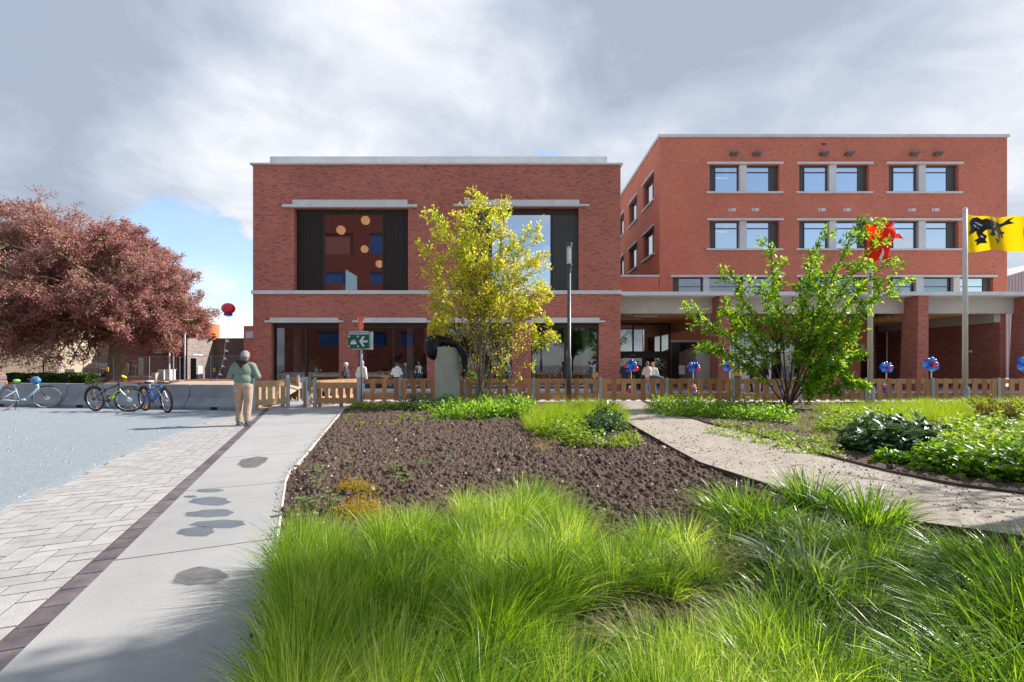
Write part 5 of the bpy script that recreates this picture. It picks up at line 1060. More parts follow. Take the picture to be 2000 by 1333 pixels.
# ---- tents
M_tent = leaf_mat('tent fabric', [(.84, .8, .8), (.84, .8, .8)], .25, .8, .8, .1)
for nm, cx_, D, w_, lab in (('tent', PX(1452, 27.5), 27.5, 1.75, 'white pop up tent with pointed roof beside the first brick pier'), ('tent', PX(1386, 29.5), 29.8, 1.3, 'lower white pop up tent seen between entrance and pier'), ('tent', PX(1349, 31), 31.0, .55, 'narrow grey white tent corner far behind the other tents')):
    t = thing(nm, lab, 'tent', (cx_, D, -.02), 0); ze = 2.42 if w_ > 1.5 else 2.3; zp_ = 3.55 if w_ > 1.5 else 3.1
    if w_ < 1: ze, zp_ = 2.2, 2.5
    for sx in (-1, 1):
        for sy in (-1, 1): MB().tube([(sx * w_, sy * w_, 0), (sx * w_, sy * w_, ze)], .025, 8).build('leg', M_galv, t)
    n = 8; V = [(0, 0, zp_)]; Q = []
    for s, (a, c) in enumerate((((-1, -1), (1, -1)), ((1, -1), (1, 1)), ((1, 1), (-1, 1)), ((-1, 1), (-1, -1)))):
        for i in range(n):
            base = len(V)
            for j in range(2):
                f_ = (i + j) / n; px_ = (a[0] + (c[0] - a[0]) * f_) * w_; py_ = (a[1] + (c[1] - a[1]) * f_) * w_
                sag = .06 * math.sin(f_ * math.pi)
                for r_ in range(1, 5): V.append((px_ * r_ / 4 , py_ * r_ / 4, zp_ + (ze - zp_) * (r_ / 4) ** .8 - sag * (r_ / 4)))
            Q.append((0, base, base + 4, base + 4))
            for r_ in range(3): Q.append((base + r_, base + r_ + 1, base + 5 + r_, base + 4 + r_))
    me = bpy.data.meshes.new('roof'); me.from_pydata(V, [], [tuple(dict.fromkeys(q)) for q in Q]); me.materials.append(M_tent); link('roof', me, t)
    b = MB()
    for s in (-1, 1): b.add([(-w_, s * w_, ze), (w_, s * w_, ze), (w_, s * w_, ze - .25), (-w_, s * w_, ze - .25)], [(0, 1, 2, 3)]).add([(s * w_, -w_, ze), (s * w_, w_, ze), (s * w_, w_, ze - .25), (s * w_, -w_, ze - .25)], [(0, 1, 2, 3)])
    b.build('valance', M_tent, t)
    MB().add([(-w_, -w_ + .02, ze - .26), (w_ * (.4 if w_ > 1.5 else 1), -w_ + .02, ze - .26), (w_ * (.4 if w_ > 1.5 else 1), -w_ + .05, .02), (-w_, -w_ + .05, .02)], [(0, 1, 2, 3)]).add([(-w_, w_, ze - .26), (w_, w_, ze - .26), (w_, w_, .02), (-w_, w_, .02)], [(0, 1, 2, 3)]).add([(-w_ + .01, -w_, ze - .26), (-w_ + .01, w_, ze - .26), (-w_ + .01, w_, .02), (-w_ + .01, -w_, .02)], [(0, 1, 2, 3)]).build('side_sheet', M_tent, t)
    q = MB()
    for k in range(4): xk = -w_ + k * w_ / 2; q.tube([(xk, -w_ + .04, ze - .02), (xk + w_ / 2, -w_ + .04, ze - .24)], .01, 5).tube([(xk, -w_ + .04, ze - .24), (xk + w_ / 2, -w_ + .04, ze - .02)], .01, 5)
    q.build('truss', M_galv, t)
MB().box(-.2, .2, -.005, .005, -.28, .28).build('poster', M_white, None, (PX(1332, 29), 29, PZ(723, 29)), label='white paper notice fixed to the grey tent wall', cat='poster')
# bench seen through the fence
for x, lab in ((690, 'pale stone bench behind the fence under the first windows'), (1090, 'pale stone bench behind the fence near the lamp post')): pass
# ---- background on the left
def gz(x, y): return float(mound_h(np.array([x * 1.0]), np.array([y * 1.0]))[0])
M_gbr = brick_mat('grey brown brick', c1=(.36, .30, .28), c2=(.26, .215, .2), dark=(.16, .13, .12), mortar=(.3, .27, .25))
D = 42.0; gb = thing('grey_brick_house', 'modern grey brick building with orange tiled roof and round orange drum', 'house', (0, 0, 0))
X = lambda x, d=D: PX(x, d)
zt1 = PZ(660, D)
# lit wing turned towards the sun
q0 = Vector((X(366), D, 0)); q1 = Vector((X(414, D + 3.6), D + 3.6, 0)); wv = q1 - q0; wa = math.atan2(wv.y, wv.x); wl = wv.length; WM = Matrix.Translation(q0) @ Matrix.Rotation(wa, 4, 'Z')
def U(x):
    t = (x - HX) / F; return (q0.y * t - q0.x) / (wv.x - wv.y * t) * wl
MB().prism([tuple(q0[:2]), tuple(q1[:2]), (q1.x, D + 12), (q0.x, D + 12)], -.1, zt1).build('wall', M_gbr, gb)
MB().box(X(413, D + 3.7), X(489, D + 3.7), D + 3.7, D + 12, -.1, PZ(661, D + 3.7)).build('wall', brick_mat('shade toned grey brick', c1=(.2, .155, .145), c2=(.16, .12, .11), dark=(.09, .07, .065), mortar=(.17, .14, .13)), gb)  # shade put into the brick colour of this recessed grey face
MB().box(X(481, D + 2.4), X(489, D + 2.4), D + 2.4, D + 3.6, -.1, PZ(661, D)).build('pilaster', M_stone, gb)
De = D + 1.9; w = MB().box(U(376), U(413.5), -.06, -.002, PZ(694.5, De), PZ(692.5, De), M=WM).build('window', M_white, gb, label='white framed strip window'); MB().box(U(388), U(403), -.04, -.002, PZ(692.4, De), PZ(683, De), M=WM).build('pane', mat('house pane', (.05, .06, .05), .1, .1, 2), w); MB().box(U(403.2), U(413), -.05, -.002, PZ(692.4, De), PZ(683.5, De), M=WM).build('panel', M_white, w)
w = MB().box(U(386), U(397), -.06, -.002, .0, PZ(715, De), M=WM).build('door', M_white, gb); MB().box(U(388.5), U(394.5), -.08, -.061, .15, PZ(718, De), M=WM).build('pane', mat('frosted pane', (.5, .55, .56), .3, .03, 2), w)
M_tile = mat('orange roof tile', (.55, .17, .06), .85, .15, 8, .3, 20)
MB().add([(X(290, D + 3), D + 3, PZ(655, D)), (X(424, D + 3), D + 3, PZ(655, D)), (X(391, D + 8), D + 8, PZ(600, D + 8)), (X(300, D + 8), D + 8, PZ(600, D + 8)), (X(405, D + 14), D + 14, PZ(640, D)), (X(290, D + 14), D + 14, PZ(640, D))], [(0, 1, 2, 3), (1, 4, 2), (3, 2, 4, 5), (0, 3, 5)]).build('roof', M_tile, gb)
q = MB()
for i in range(12): 
    z = i / 12; q.box(X(296, D + 3 + 5 * z), X(424 - 33 * z, D + 3 + 5 * z), D + 3 + 5 * z - .03, D + 3 + 5 * z + .03, PZ(655, D) + (PZ(600, D + 8) - PZ(655, D)) * z + .02, PZ(655, D) + (PZ(600, D + 8) - PZ(655, D)) * z + .07)
q.build('tile_course', M_tile, gb, kind='stuff')
MB().tube([(X(409, D + 4), D + 4, PZ(660, D)), (X(409, D + 4), D + 4, PZ(634, D + 4))], .88, 32).build('drum', mat('orange render', (.55, .2, .09), .8, .05, 2), gb, smooth=False)
MB().box(X(300), X(366) - .01, D + 1.2, D + 1.8, -.1, PZ(650, D)).build('wall', M_brickd, gb); MB().box(X(340), X(366), D + .4, D + 1.19, -.1, PZ(700, D)).build('wall', M_black, gb)
o = MB().box(PX(476, 31), PX(496, 31), 31, 32, 0, PZ(637, 31)).build('brick_building', M_brick2, None, label='low red brick wing peeping out left of the main brick block', cat='building')
MB().box(PX(481, 31), PX(495, 31), 30.93, 30.99, PZ(661, 31), PZ(648, 31)).build('window', M_stone, o)
# beige house far left, white houses, brown house
def simple_house(label, x0, x1, ztop_y, D, m, dep=3, wins=(), roof=None, roofh=2):
    t = thing('house', label, 'house', (0, 0, 0)); X0, X1, zt_ = PX(x0, D), PX(x1, D), PZ(ztop_y, D)
    MB().box(X0, X1, D, D + dep, -.1, zt_).build('wall', m, t)
    for (a, c, y0, y1) in wins:
        w = MB().box(PX(a, D), PX(c, D), D - .05, D - .002, PZ(y1, D), PZ(y0, D)).build('window', M_white, t); MB().box(PX(a + 1, D), PX(c - 1, D), D - .06, D - .051, PZ(y1 - 1, D), PZ(y0 + 1, D)).build('pane', mat('far pane', (.07, .09, .12), .1, .1, 2, spec=.8), w)
    if roof: MB().add([(X0 - .2, D - .3, zt_), (X1 + .2, D - .3, zt_), (X1 + .2, D + dep / 2, zt_ + roofh), (X0 - .2, D + dep / 2, zt_ + roofh), (X1 + .2, D + dep, zt_), (X0 - .2, D + dep, zt_)], [(0, 1, 2, 3), (3, 2, 4, 5), (1, 4, 2), (0, 3, 5)]).build('roof', roof, t)
    return t
M_beige = brick_mat('pale beige brick', c1=(.62, .52, .38), c2=(.55, .45, .33), dark=(.45, .37, .27), mortar=(.5, .43, .33), darkshare=.03, patch=.12)
M_wh = mat('white render', (.62, .62, .66), .8, .06, 1); M_brn = brick_mat('brown brick', c1=(.17, .085, .07), c2=(.13, .07, .06), mortar=(.15, .09, .08))
# beige wall faces right-front to catch the sun
t = thing('house', 'pale beige brick house behind the beech at the far left', 'house', (PX(115.5, 50), 50, 0), R(0))
MB().prism([(0, 0), (-22, -17.0), (-22, 12), (0, 12)], -.1, 9.3).build('wall', M_beige, t); MB().prism([(.15, -.1), (-22, -17.2), (-22, 12), (.15, 12)], 9.3, 9.6).build('eaves', M_tile, t)
simple_house('white rendered house with dark windows behind the hedge', 112, 176, 655, 66, M_wh, wins=((128, 140, 700, 725), (146, 156, 695, 725)), roof=M_steelg)
simple_house('pale grey terrace house behind the parked car', 176, 246, 660, 69, mat('grey render', (.4, .4, .46), .8, .06, 1), wins=((184, 196, 690, 722), (204, 214, 690, 722)), roof=M_steelg)
simple_house('dark brown brick house right of the beech trunk', 238, 352, 640, 56, M_brn, wins=((241, 252, 710, 728), (272, 280, 700, 740), (300, 318, 668, 690), (335, 350, 668, 690)), roof=M_tile)
# parked car
def car(label, loc, rz, paint):
    t = thing('parked_car', label, 'car', loc, rz)
    prof = [(-2.1, .35), (-2.15, .75), (-2.0, 1.0), (-1.75, 1.05), (-1.2, 1.5), (.1, 1.55), (.95, 1.05), (1.9, .88), (2.1, .65), (2.1, .35)]
    b = MB(); n = len(prof); w0 = .85
    vs = []
    for s in (-1, 1):
        for x, z in prof: vs.append((x, s * (w0 - (.18 if z > 1.2 else 0)), z))
    b.add(vs, [(k, (k + 1) % n, n + (k + 1) % n, n + k) for k in range(n)] + [tuple(range(n))[::-1], tuple(range(n, 2 * n))]); b.build('body', mat('car paint', paint, .25, .03, 1, spec=.7), t, bevel=.05)
    gm_ = mat('car glass', (.02, .025, .03), .05, .1, 1, spec=.9)
    for s in (-1, 1):
        MB().add([(-1.25, s * .80, 1.02), (.75, s * .80, 1.04), (.12, s * .70, 1.46), (-1.1, s * .70, 1.43)], [(0, 1, 2, 3)]).build('side_window', gm_, t)
        MB().box(2.04, 2.13, s * .62 - .14, s * .62 + .14, .62, .78).build('headlight', M_chr, t)
        for x in (-1.3, 1.35):
            w = MB().tube([(x, s * .86 - .02 * s, .32), (x, s * .89, .32)], .2, 14).build('wheel', M_chr, t); MB().torus((x, s * .80, .32), (0, 1, 0), .25, .085, 24, 8).build('tyre', M_tyre, w, smooth=True)
    MB().add([(.2, -.68, 1.52), (.2, .68, 1.52), (1.0, .76, 1.07), (1.0, -.76, 1.07)], [(0, 1, 2, 3)]).build('windscreen', gm_, t); return t
car('dark grey parked car seen left of the beech trunk', (PX(200, 50), 50, 0), R(-22), (.025, .027, .032))
# no entry signs
for x, y, D, lab in ((264.5, 706, 45, 'red no entry sign right of the beech trunk'), (118, 700, 45, 'red no entry sign half hidden by beech leaves at the left')):
    t = thing('no_entry_sign', lab, 'sign', (PX(x, D), D, 0)); z = PZ(y, D)
    MB().tube([(0, 0, 0), (0, 0, z + .3)], .03, 8).build('pole', M_galv, t)
    MB().prism([(.3 * math.cos(a * .2618), .3 * math.sin(a * .2618)) for a in range(24)], 0, .02, M=Matrix.Translation((0, -.04, z)) @ Matrix.Rotation(R(90), 4, 'X')).build('disc', mat('sign red', (.7, .01, .015), .5, .03, 2), t); MB().box(-.21, .21, -.066, -.061, z - .05, z + .05).build('bar', M_white, t); MB().box(-.26, .26, -.05, -.04, z - .56, z - .36).build('sub_plate', M_white, t)
# hedge
def leafmesh(P, Dn, Nn, l, w, fold=.25):
    P = np.asarray(P); n = len(P); Dn = Dn / np.linalg.norm(Dn, axis=1, keepdims=True); S = np.cross(Dn, Nn); S /= (np.linalg.norm(S, axis=1, keepdims=True) + 1e-9); U = np.cross(S, Dn)
    l = np.broadcast_to(l, n)[:, None]; w = np.broadcast_to(w, n)[:, None]
    a = P; b_ = P + Dn * l * .45 + S * w * .5 + U * w * fold; c = P + Dn * l; d = P + Dn * l * .45 - S * w * .5 + U * w * fold
    V = np.stack([a, b_, c, d], 1).reshape(-1, 3); i = np.arange(n)[:, None] * 4
    Q = np.concatenate([i + np.array([0, 1, 2]), i + np.array([0, 2, 3])], 1).reshape(-1, 3); return V, Q
def rdir(n, zb=0.0):
    v = NP.normal(size=(n, 3)); v[:, 2] += zb; return v / np.linalg.norm(v, axis=1, keepdims=True)
M_hedge = leaf_mat('hedge leaf', [(.02, .05, .012), (.05, .11, .02), (.09, .17, .03)], .25, .5)
n = 9000; n = 14000; hx0, hx1 = PX(22, 34), PX(182, 34); P = np.stack([NP.uniform(hx0, hx1, n), 34 + NP.uniform(-.5, .5, n), NP.uniform(0, .66, n) ** .8], 1); P[:, 2] += .05 * np.sin(P[:, 0] * 3)
V, Q = leafmesh(P, rdir(n), rdir(n, 1), .13, .09); hd = thing('hedge', 'clipped dark green hedge behind the barrier below the beech', 'hedge', (0, 0, 0)); link('foliage', npmesh('foliage', V, Q, M_hedge), hd, kind='stuff')
MB().box(hx0 + .1, hx1 - .1, 33.7, 34.3, 0, .58).build('core', mat('hedge core', (.02, .03, .012), .95, .2, 4), hd)
# mesh fence panels
def mesh_fence(label, p0, p1):
    p0 = Vector((*p0, gz(*p0))); d = Vector((p1[0] - p0.x, p1[1] - p0.y, 0)); L_ = d.length; t = thing('mesh_fence', label, 'fence', p0, math.atan2(d.y, d.x), 'temporary site fence panels')
    MB().tube([(0, 0, 0), (0, 0, 2.05), (L_, 0, 2.05), (L_, 0, 0)], .021, 6).tube([(0, 0, .2), (L_, 0, .2)], .015, 5).build('frame', M_galv, t)
    q = MB()
    for k in range(1, int(L_ / .12)): q.tube([(k * .12, 0, .2), (k * .12, 0, 2.05)], .003, 3, cap=False)
    for k in range(1, 8): q.tube([(0, 0, .2 + k * .21), (L_, 0, .2 + k * .21)], .0035, 3, cap=False)
    q.build('wire', M_galv, t, kind='stuff')
    for x in (0, L_): MB().box(x - .12, x + .12, -.3, .3, -.02, .12).build('foot', M_stone, t)
    return t
fx = [(2, 37.5), (90, 37), (163, 36.5), (222, 37.2), (292, 36.2), (352, 36), (362, 35.6), (412, 35.2), (487, 34.2)]
nn_ = ['before the beige house', 'over the hedge', 'before the parked car', 'right of the beech trunk', 'before the brown house and white cabinets', None, 'before the grey brick front door', 'before the shade toned brick wall and pennant line']
for i in range(8):
    if nn_[i]: mesh_fence('grey wire mesh site fence panel ' + nn_[i], (PX(fx[i][0], fx[i][1]), fx[i][1]), (PX(fx[i + 1][0], fx[i + 1][1]) - .03, fx[i + 1][1]))
# cabinets, board, thin poles, little lamps
for x0, x1, y0, D, lab, m in ((322, 333, 723, 40, 'tall white utility cabinet before the brown house', M_white), (308, 320, 724, 40.5, 'pale grey utility cabinet beside the tall white one', M_stone), (296, 304, 730, 39.5, 'small beige utility cabinet nearest the trunk', M_conc)):
    t = MB().box(PX(x0, D), PX(x1, D), D, D + .6, -.05, PZ(y0, D)).box(PX(x0, D) - .04, PX(x1, D) + .04, D - .04, D + .64, PZ(y0, D), PZ(y0, D) + .05).build('utility_cabinet', m, None, label=lab, cat='cabinet')
t = MB().box(PX(126, 35.6), PX(144, 35.6), 35.6, 35.65, PZ(733, 35.6), PZ(721.5, 35.6)).build('notice_board', M_white, None, label='white notice board standing above the hedge', cat='board'); MB().tube([(PX(129, 35.6), 35.7, 0), (PX(129, 35.6), 35.7, 1.1)], .02, 6).tube([(PX(141, 35.6), 35.7, 0), (PX(141, 35.6), 35.7, 1.1)], .02, 6).build('leg', M_galv, t)
for x, yt, D, lab, m in ((331, 676, 39, 'thin pale pole, leftmost of three before the brown house', M_white), (338.5, 676, 38.6, 'thin pale pole with small lamp head, middle of three', M_galv), (361, 652, 38, 'tallest thin pale pole at the grey brick corner', M_white), (85, 705, 39, 'dark thin post before the beige wall', M_steelg), (187, 640, 44, 'grey lamp column left of the trunk above the car', M_galv)):
    t = thing('pole', lab, 'pole', (PX(x, D), D, 0)); MB().tube([(0, 0, 0), (0, 0, PZ(yt, D))], .055, 8).build('shaft', m, t); MB().tube([(-.1, 0, PZ(yt, D)), (.1, 0, PZ(yt, D) + .02)], .045, 6).build('cap', m, t)
for x, y, D, lab in ((210, 721, 36.2, 'orange warning lamp on the fence left of the trunk'), (418.5, 722, 35, 'orange warning lamp hanging on the fence by the grey house')):
    t = thing('warning_lamp', lab, 'lamp', (PX(x, D), D, PZ(y, D))); MB().ell((0, 0, .04), (.1, .06, .1), 12, 8).build('lens', mat('amber', (.9, .38, .02), .4, .05, 2), t, smooth=True); MB().box(-.07, .07, -.04, .04, -.2, -.04).build('battery_case', mat('yellow case', (.7, .4, .05), .5, .05, 2), t)
# ================================================================== VEGETATION
def norm(v): return v / (np.linalg.norm(v, axis=-1, keepdims=True) + 1e-9)
class Tree:
    def __init__(s): s.wood = MB(); s.P = []; s.D = []; s.count = 0
    def limb(s, pts, r0, r1, n=7):
        s.wood.tube(pts, list(np.linspace(r0, r1, len(pts))), n, cap=True)
def bez(a, b, c, n): t = np.linspace(0, 1, n)[:, None]; return (1 - t) ** 2 * a + 2 * t * (1 - t) * b + t * t * c
def wiggle(p, amp):
    q = p.copy(); n = len(p); w = NP.normal(size=(n, 3)) * amp; w[0] = 0; q += w; return q
def branch(T, pts, r0, r1, lv, spec):
    """spec per level: (n children, t0, length ratio, spread, droop, leaves)"""
    pts = np.asarray(pts, float); L = np.linalg.norm(np.diff(pts, axis=0), axis=1).sum()
    if r0 > .004: T.limb([tuple(p) for p in pts], r0, r1, 8 if lv == 0 else (5 if lv == 1 else 3))
    if lv >= len(spec): 
        return
    nc, t0, lr, spread, droop, lf, ls = spec[lv]
    seg = len(pts) - 1
    for k in range(nc):
        t = t0 + (1 - t0) * (k + NP.random()) / nc; f = t * seg; i = min(int(f), seg - 1); p = pts[i] * (1 - (f - i)) + pts[i + 1] * (f - i)
        d = norm(pts[i + 1] - pts[i]); q = NP.normal(size=3); q -= d * q.dot(d); q = norm(q)
        nd = norm(d * (1 - spread) + q * spread + np.array([0, 0, droop])); ln = L * lr * (1.15 - .6 * t) * NP.uniform(.7, 1.25)
        e = p + nd * ln; mid = p + nd * ln * .5 + np.array([0, 0, -droop * ln * .15]) + NP.normal(size=3) * ln * .06
        cp = bez(p, mid, e, 5); branch(T, cp, max(r0 * .45, .003), r1 * .6, lv + 1, spec)
        if lf:
            tt = NP.uniform(.05, 1.05, lf); P = p + (e - p) * tt[:, None] + NP.normal(size=(lf, 3)) * ls
            T.P.append(P); T.D.append(norm(nd[None] + NP.normal(size=(lf, 3)) * .7))
def finish(T, root, wood_m, leaf_m, l, w, flat=1.2, jit=.35, wname='trunk', lname='foliage', keep=None):
    T.wood.build(wname, wood_m, root, smooth=True)
    P = np.concatenate(T.P); Dn = np.concatenate(T.D)
    if keep is not None: k = keep(P); P = P[k]; Dn = Dn[k]
    n = len(P); V, Q = leafmesh(P, Dn, rdir(n, flat), l * NP.uniform(1 - jit, 1 + jit, n), w * NP.uniform(1 - jit, 1 + jit, n))
    link(lname, npmesh(lname, V, Q, leaf_m), root, kind='stuff'); return n
M_bark = mat('pale grey brown bark', (.30, .23, .165), .85, .25, 14, .5, 40, col2=(.13, .095, .07)); M_barkb = mat('mossy beech bark', (.26, .215, .12), .9, .3, 6, .5, 20, col2=(.10, .085, .045)); M_barkd = mat('dark bark', (.1, .07, .05), .9, .25, 14, .4, 40)
V3 = lambda x, y, D, dy=0: np.array([PX(x, D + dy), D + dy, PZ(y, D + dy)])
# ---- yellow green multi stem tree
D = 16.0; T = Tree(); t = thing('young_tree', 'slender multi stemmed tree with yellow green spring leaves behind the soil bed', 'tree', (0, 0, 0))
base = np.array([PX(940, D), D, -.02])
stems = [(915, 470, -.4, .045), (942, 385, .1, .055), (962, 400, .4, .05), (985, 440, -.3, .045), (880, 450, .2, .035), (1012, 520, .5, .035), (1078, 640, -.2, .032), (838, 520, -.1, .03), (868, 610, .4, .02), (846, 470, .3, .025), (862, 420, -.3, .022), (1046, 500, -.4, .025), (1058, 560, .2, .025), (1020, 445, .3, .022), (1035, 600, .3, .03), (843, 640, -.5, .016), (925, 410, -.6, .04)]
spec = [(17, .33, .2, .62, .12, 9, .06), (6, .15, .45, .6, .12, 13, .055)]
for x, y, dy, r in stems:
    e = V3(x, y, D, dy); m = base * .5 + e * .5; m = m + np.array([(base[0] - e[0]) * .28, 0, -.25 if abs(x - 940) < 80 else -.5]); b0 = base + NP.normal(size=3) * np.array([.06, .06, 0])
    branch(T, wiggle(bez(b0, m, e, 12), .02), r * 1.0, .006, 0, spec)
for x, y in ((905, 690), (1010, 760), (868, 735)):           # bare low twigs
    e = V3(x, y, D, -.3); branch(T, wiggle(bez(base, base * .5 + e * .5 + np.array([0, 0, -.15]), e, 7), .015), .012, .004, 0, [(4, .4, .3, .5, .1, 0, 0)])
M_ly = leaf_mat('yellow green leaf', [(.2, .3, .02), (.42, .5, .03), (.6, .62, .05), (.7, .66, .12), (.66, .46, .1)], .5, .4, 1.35, .5)
finish(T, t, M_bark, M_ly, .115, .06, keep=lambda P: (P[:, 2] > 3.1) | (P[:, 0] > PX(1035, 16)) | (P[:, 0] < PX(868, 16)) | (NP.random(len(P)) < .13 + .2 * np.clip(P[:, 2] - 2.2, 0, 1)))
# ---- green tree on the right
D = 14.6; T = Tree(); t = thing('young_tree', 'wide spreading young tree with fresh green leaves in front of the tents', 'tree', (0, 0, 0))
base = np.array([PX(1537, D), D, -.02])
stems = [(1345, 612, .2, .022), (1425, 532, -.3, .025), (1503, 486, .2, .03), (1600, 470, -.4, .03), (1688, 420, .1, .035), (1715, 462, -.2, .03), (1735, 506, .4, .028), (1748, 552, -.1, .028), (1682, 640, -.5, .022), (1692, 690, .3, .02), (1372, 668, .5, .018), (1640, 560, .6, .03), (1690, 745, -.3, .014), (1410, 600, .8, .022), (1610, 640, .9, .02), (1490, 560, .8, .02), (1640, 710, -.8, .02), (1590, 520, .4, .02)]
spec = [(16, .32, .14, .62, .03, 13, .05), (2, .2, .5, .6, .0, 7, .045)]
for x, y, dy, r in stems:
    e = V3(x, y, D, dy); m = np.array([base[0] + (e[0] - base[0]) * .3, base[1] + (e[1] - base[1]) * .3, e[2] * (.62 if y > 580 else .5)])
    pp_ = wiggle(bez(base + NP.normal(size=3) * np.array([.05, .05, 0]), m, e, 12), .02); branch(T, pp_, r, .005, 0, spec)
    tt = NP.uniform(.45, 1.0, 170) * 11; i = tt.astype(int).clip(0, 10); f = (tt - i)[:, None]; q = pp_[i] * (1 - f) + pp_[i + 1] * f; T.P.append(q + NP.normal(size=(170, 3)) * .06); T.D.append(norm((pp_[i + 1] - pp_[i]) + NP.normal(size=(170, 3)) * .35 + np.array([0, 0, -.15])))
M_lg = leaf_mat('fresh green leaf', [(.06, .15, .01), (.13, .27, .015), (.22, .38, .02), (.34, .47, .03)], .5, .4, 1.6, .5)
finish(T, t, M_barkd, M_lg, .155, .072)
# ---- copper beech
D = 38.0; T = Tree(); t = thing('beech_tree', 'large copper beech with purple brown foliage behind the concrete barrier', 'tree', (0, 0, 0))
bx = PX(228, D); zg = 0.0
T.wood.tube([(bx, D, zg - .1), (bx, D, zg + .2), (bx + .02, D, zg + 1.), (bx + .05, D, zg + 2.4), (bx + .02, D, 6.2), (bx + .1, D, 9.5)], [.95, .76, .62, .55, .45, .22], 20)
spec = [(11, .22, .40, .60, -.05, 0, 0), (8, .15, .42, .62, -.10, 0, 0), (5, .1, .6, .62, -.06, 9, .13)]
C = np.array([PX(140, D), D, 6.7]); nl = 52
for k in range(nl):
    a = 2.399 * k; u = (k + .5) / nl; zz = -0.62 + 1.6 * u; rr = math.sqrt(max(0.05, 1 - min(zz, 1) ** 2 * .92)) if zz > 0 else 1.0 - .25 * abs(zz)
    hx_, hy_, hz_ = 11.2, 8., 8.0
    e = C + np.array([math.cos(a) * rr * hx_, math.sin(a) * rr * hy_, (zz * hz_ if zz > 0 else zz * 5.4)]) * NP.uniform(.82, .97)
    if e[0] > C[0]: e[0] = C[0] + (e[0] - C[0]) * (.92 if zz > .2 else .98)
    s0 = np.array([bx, D, min(9.4, 3.4 + 5.6 * max(0, u * 1.1))]); m = s0 * .45 + e * .55 + np.array([0, 0, 1.7 if zz < .3 else .4])
    branch(T, wiggle(bez(s0, m, e, 9), .09), .19 if zz < .6 else .13, .03, 0, spec)
M_lb = leaf_mat('copper beech leaf', [(.16, .06, .07), (.29, .12, .125), (.43, .19, .19), (.56, .29, .27), (.55, .33, .22)], .42, .5, 1.2, .5, tb=.95)
nle = finish(T, t, M_barkb, M_lb, .21, .07, flat=.6)
T2 = Tree()
# ---- leaning trees outside the picture that shade path and bed
T = Tree(); t = thing('bare_tree', 'thin leaved tree just outside the view casting branch shadows on the sand path', 'tree', (0, 0, 0))
base = np.array([10.6, 6.3, 0.])
for k in range(7): 
    a = k * .9; e = base + np.array([math.cos(a) * 1.2, math.sin(a) * 1.2, 4.2 + .4 * k % 1.5]); branch(T, wiggle(bez(base, base + np.array([0, 0, 2.2]), e, 8), .04), .05, .01, 0, [(9, .3, .3, .6, .1, 5, .05), (5, .2, .5, .6, .1, 3, .05)])
finish(T, t, M_barkd, M_lg, .1, .05, keep=lambda P: P[:, 0] > P[:, 1] * 1.22 + .5)
for bx_, by_, bz_, br_, bn_ in ((7.45, 5.15, 7.5, .72, 1500), (8.1, 5.5, 8.0, .7, 700), (7.3, 4.5, 4.2, .9, 160), (8.6, 5.2, 5.4, .9, 160)):
    q_ = rdir(bn_) * (NP.random(bn_) ** .4)[:, None] * br_ * (1 + .2 * NP.normal(size=(bn_, 1))); T2.P.append(q_ + np.array([bx_, by_, bz_])); T2.D.append(rdir(bn_))
    T2.limb([(9.6, 6.0, 0), (9.3, 5.8, 2.5), ((9.3 + bx_) / 2, (5.8 + by_) / 2, bz_ * .75), (bx_, by_, bz_)], .12, .03)
t2 = thing('street_tree', 'taller leafy tree just outside the view shading the near path and bed', 'tree'); finish(T2, t2, M_barkd, M_lg, .12, .07, keep=lambda P: P[:, 0] > P[:, 1] * 1.22 + .4)
T = Tree(); t = thing('park_tree', 'dark leafy tree behind the viewer mirrored in the right upper window', 'tree', (0, 0, 0))
for (tx, ty, th) in ((2.0, -13, 9), (9, -18, 10), (-8, -17, 8)):
    base = np.array([tx, ty, 0.])
    for k in range(12): a = k * 2.4; e = base + np.array([math.cos(a) * 3, math.sin(a) * 3, th * NP.uniform(.55, 1)]); branch(T, bez(base, base + np.array([0, 0, th * .5]), e, 6), .1, .02, 0, [(9, .3, .35, .6, .1, 0, 0), (7, .2, .4, .6, 0, 22, .12)])
finish(T, t, M_barkd, M_hedge, .2, .12)
# ---- grasses
def blades(B, h, lean, w, segs=5, curl=1.8, seed=None):
    """B (n,3) roots, h (n), lean (n,2) horizontal reach as a share of h, w (n)"""
    n = len(B); t = np.linspace(0, 1, segs + 1); az = NP.uniform(0, 2 * np.pi, n)
    lm = np.linalg.norm(lean, axis=1); dirn = np.where(lm[:, None] > 1e-4, lean / (lm[:, None] + 1e-9), 0); side = np.stack([-dirn[:, 1], dirn[:, 0]], 1); rnd = np.stack([np.cos(az), np.sin(az)], 1)
    side = side * .6 + rnd * .6; side /= np.linalg.norm(side, axis=1, keepdims=True) + 1e-9
    V = np.zeros((n, segs + 1, 2, 3), np.float32)
    for k, tk in enumerate(t):
        hor = lean * (h * tk ** curl)[:, None]; z = h * (tk - .42 * np.minimum(lm, 1.6) * tk ** 2.4)
        c = np.stack([B[:, 0] + hor[:, 0], B[:, 1] + hor[:, 1], B[:, 2] + z], 1); ww = w * (.55 + .6 * tk if tk < .4 else .79) * max(.04, (1 - tk) ** .55 if tk > .35 else 1) 
        V[:, k, 0, :2] = c[:, :2] - side * ww[:, None] * .5; V[:, k, 1, :2] = c[:, :2] + side * ww[:, None] * .5; V[:, k, :, 2] = c[:, 2:3]
    idx = np.arange(n)[:, None] * (2 * (segs + 1)) + 2 * np.arange(segs)[None]; idx = idx.ravel()
    Q = np.stack([idx, idx + 1, idx + 3, idx + 2], 1); return V.reshape(-1, 3), Q
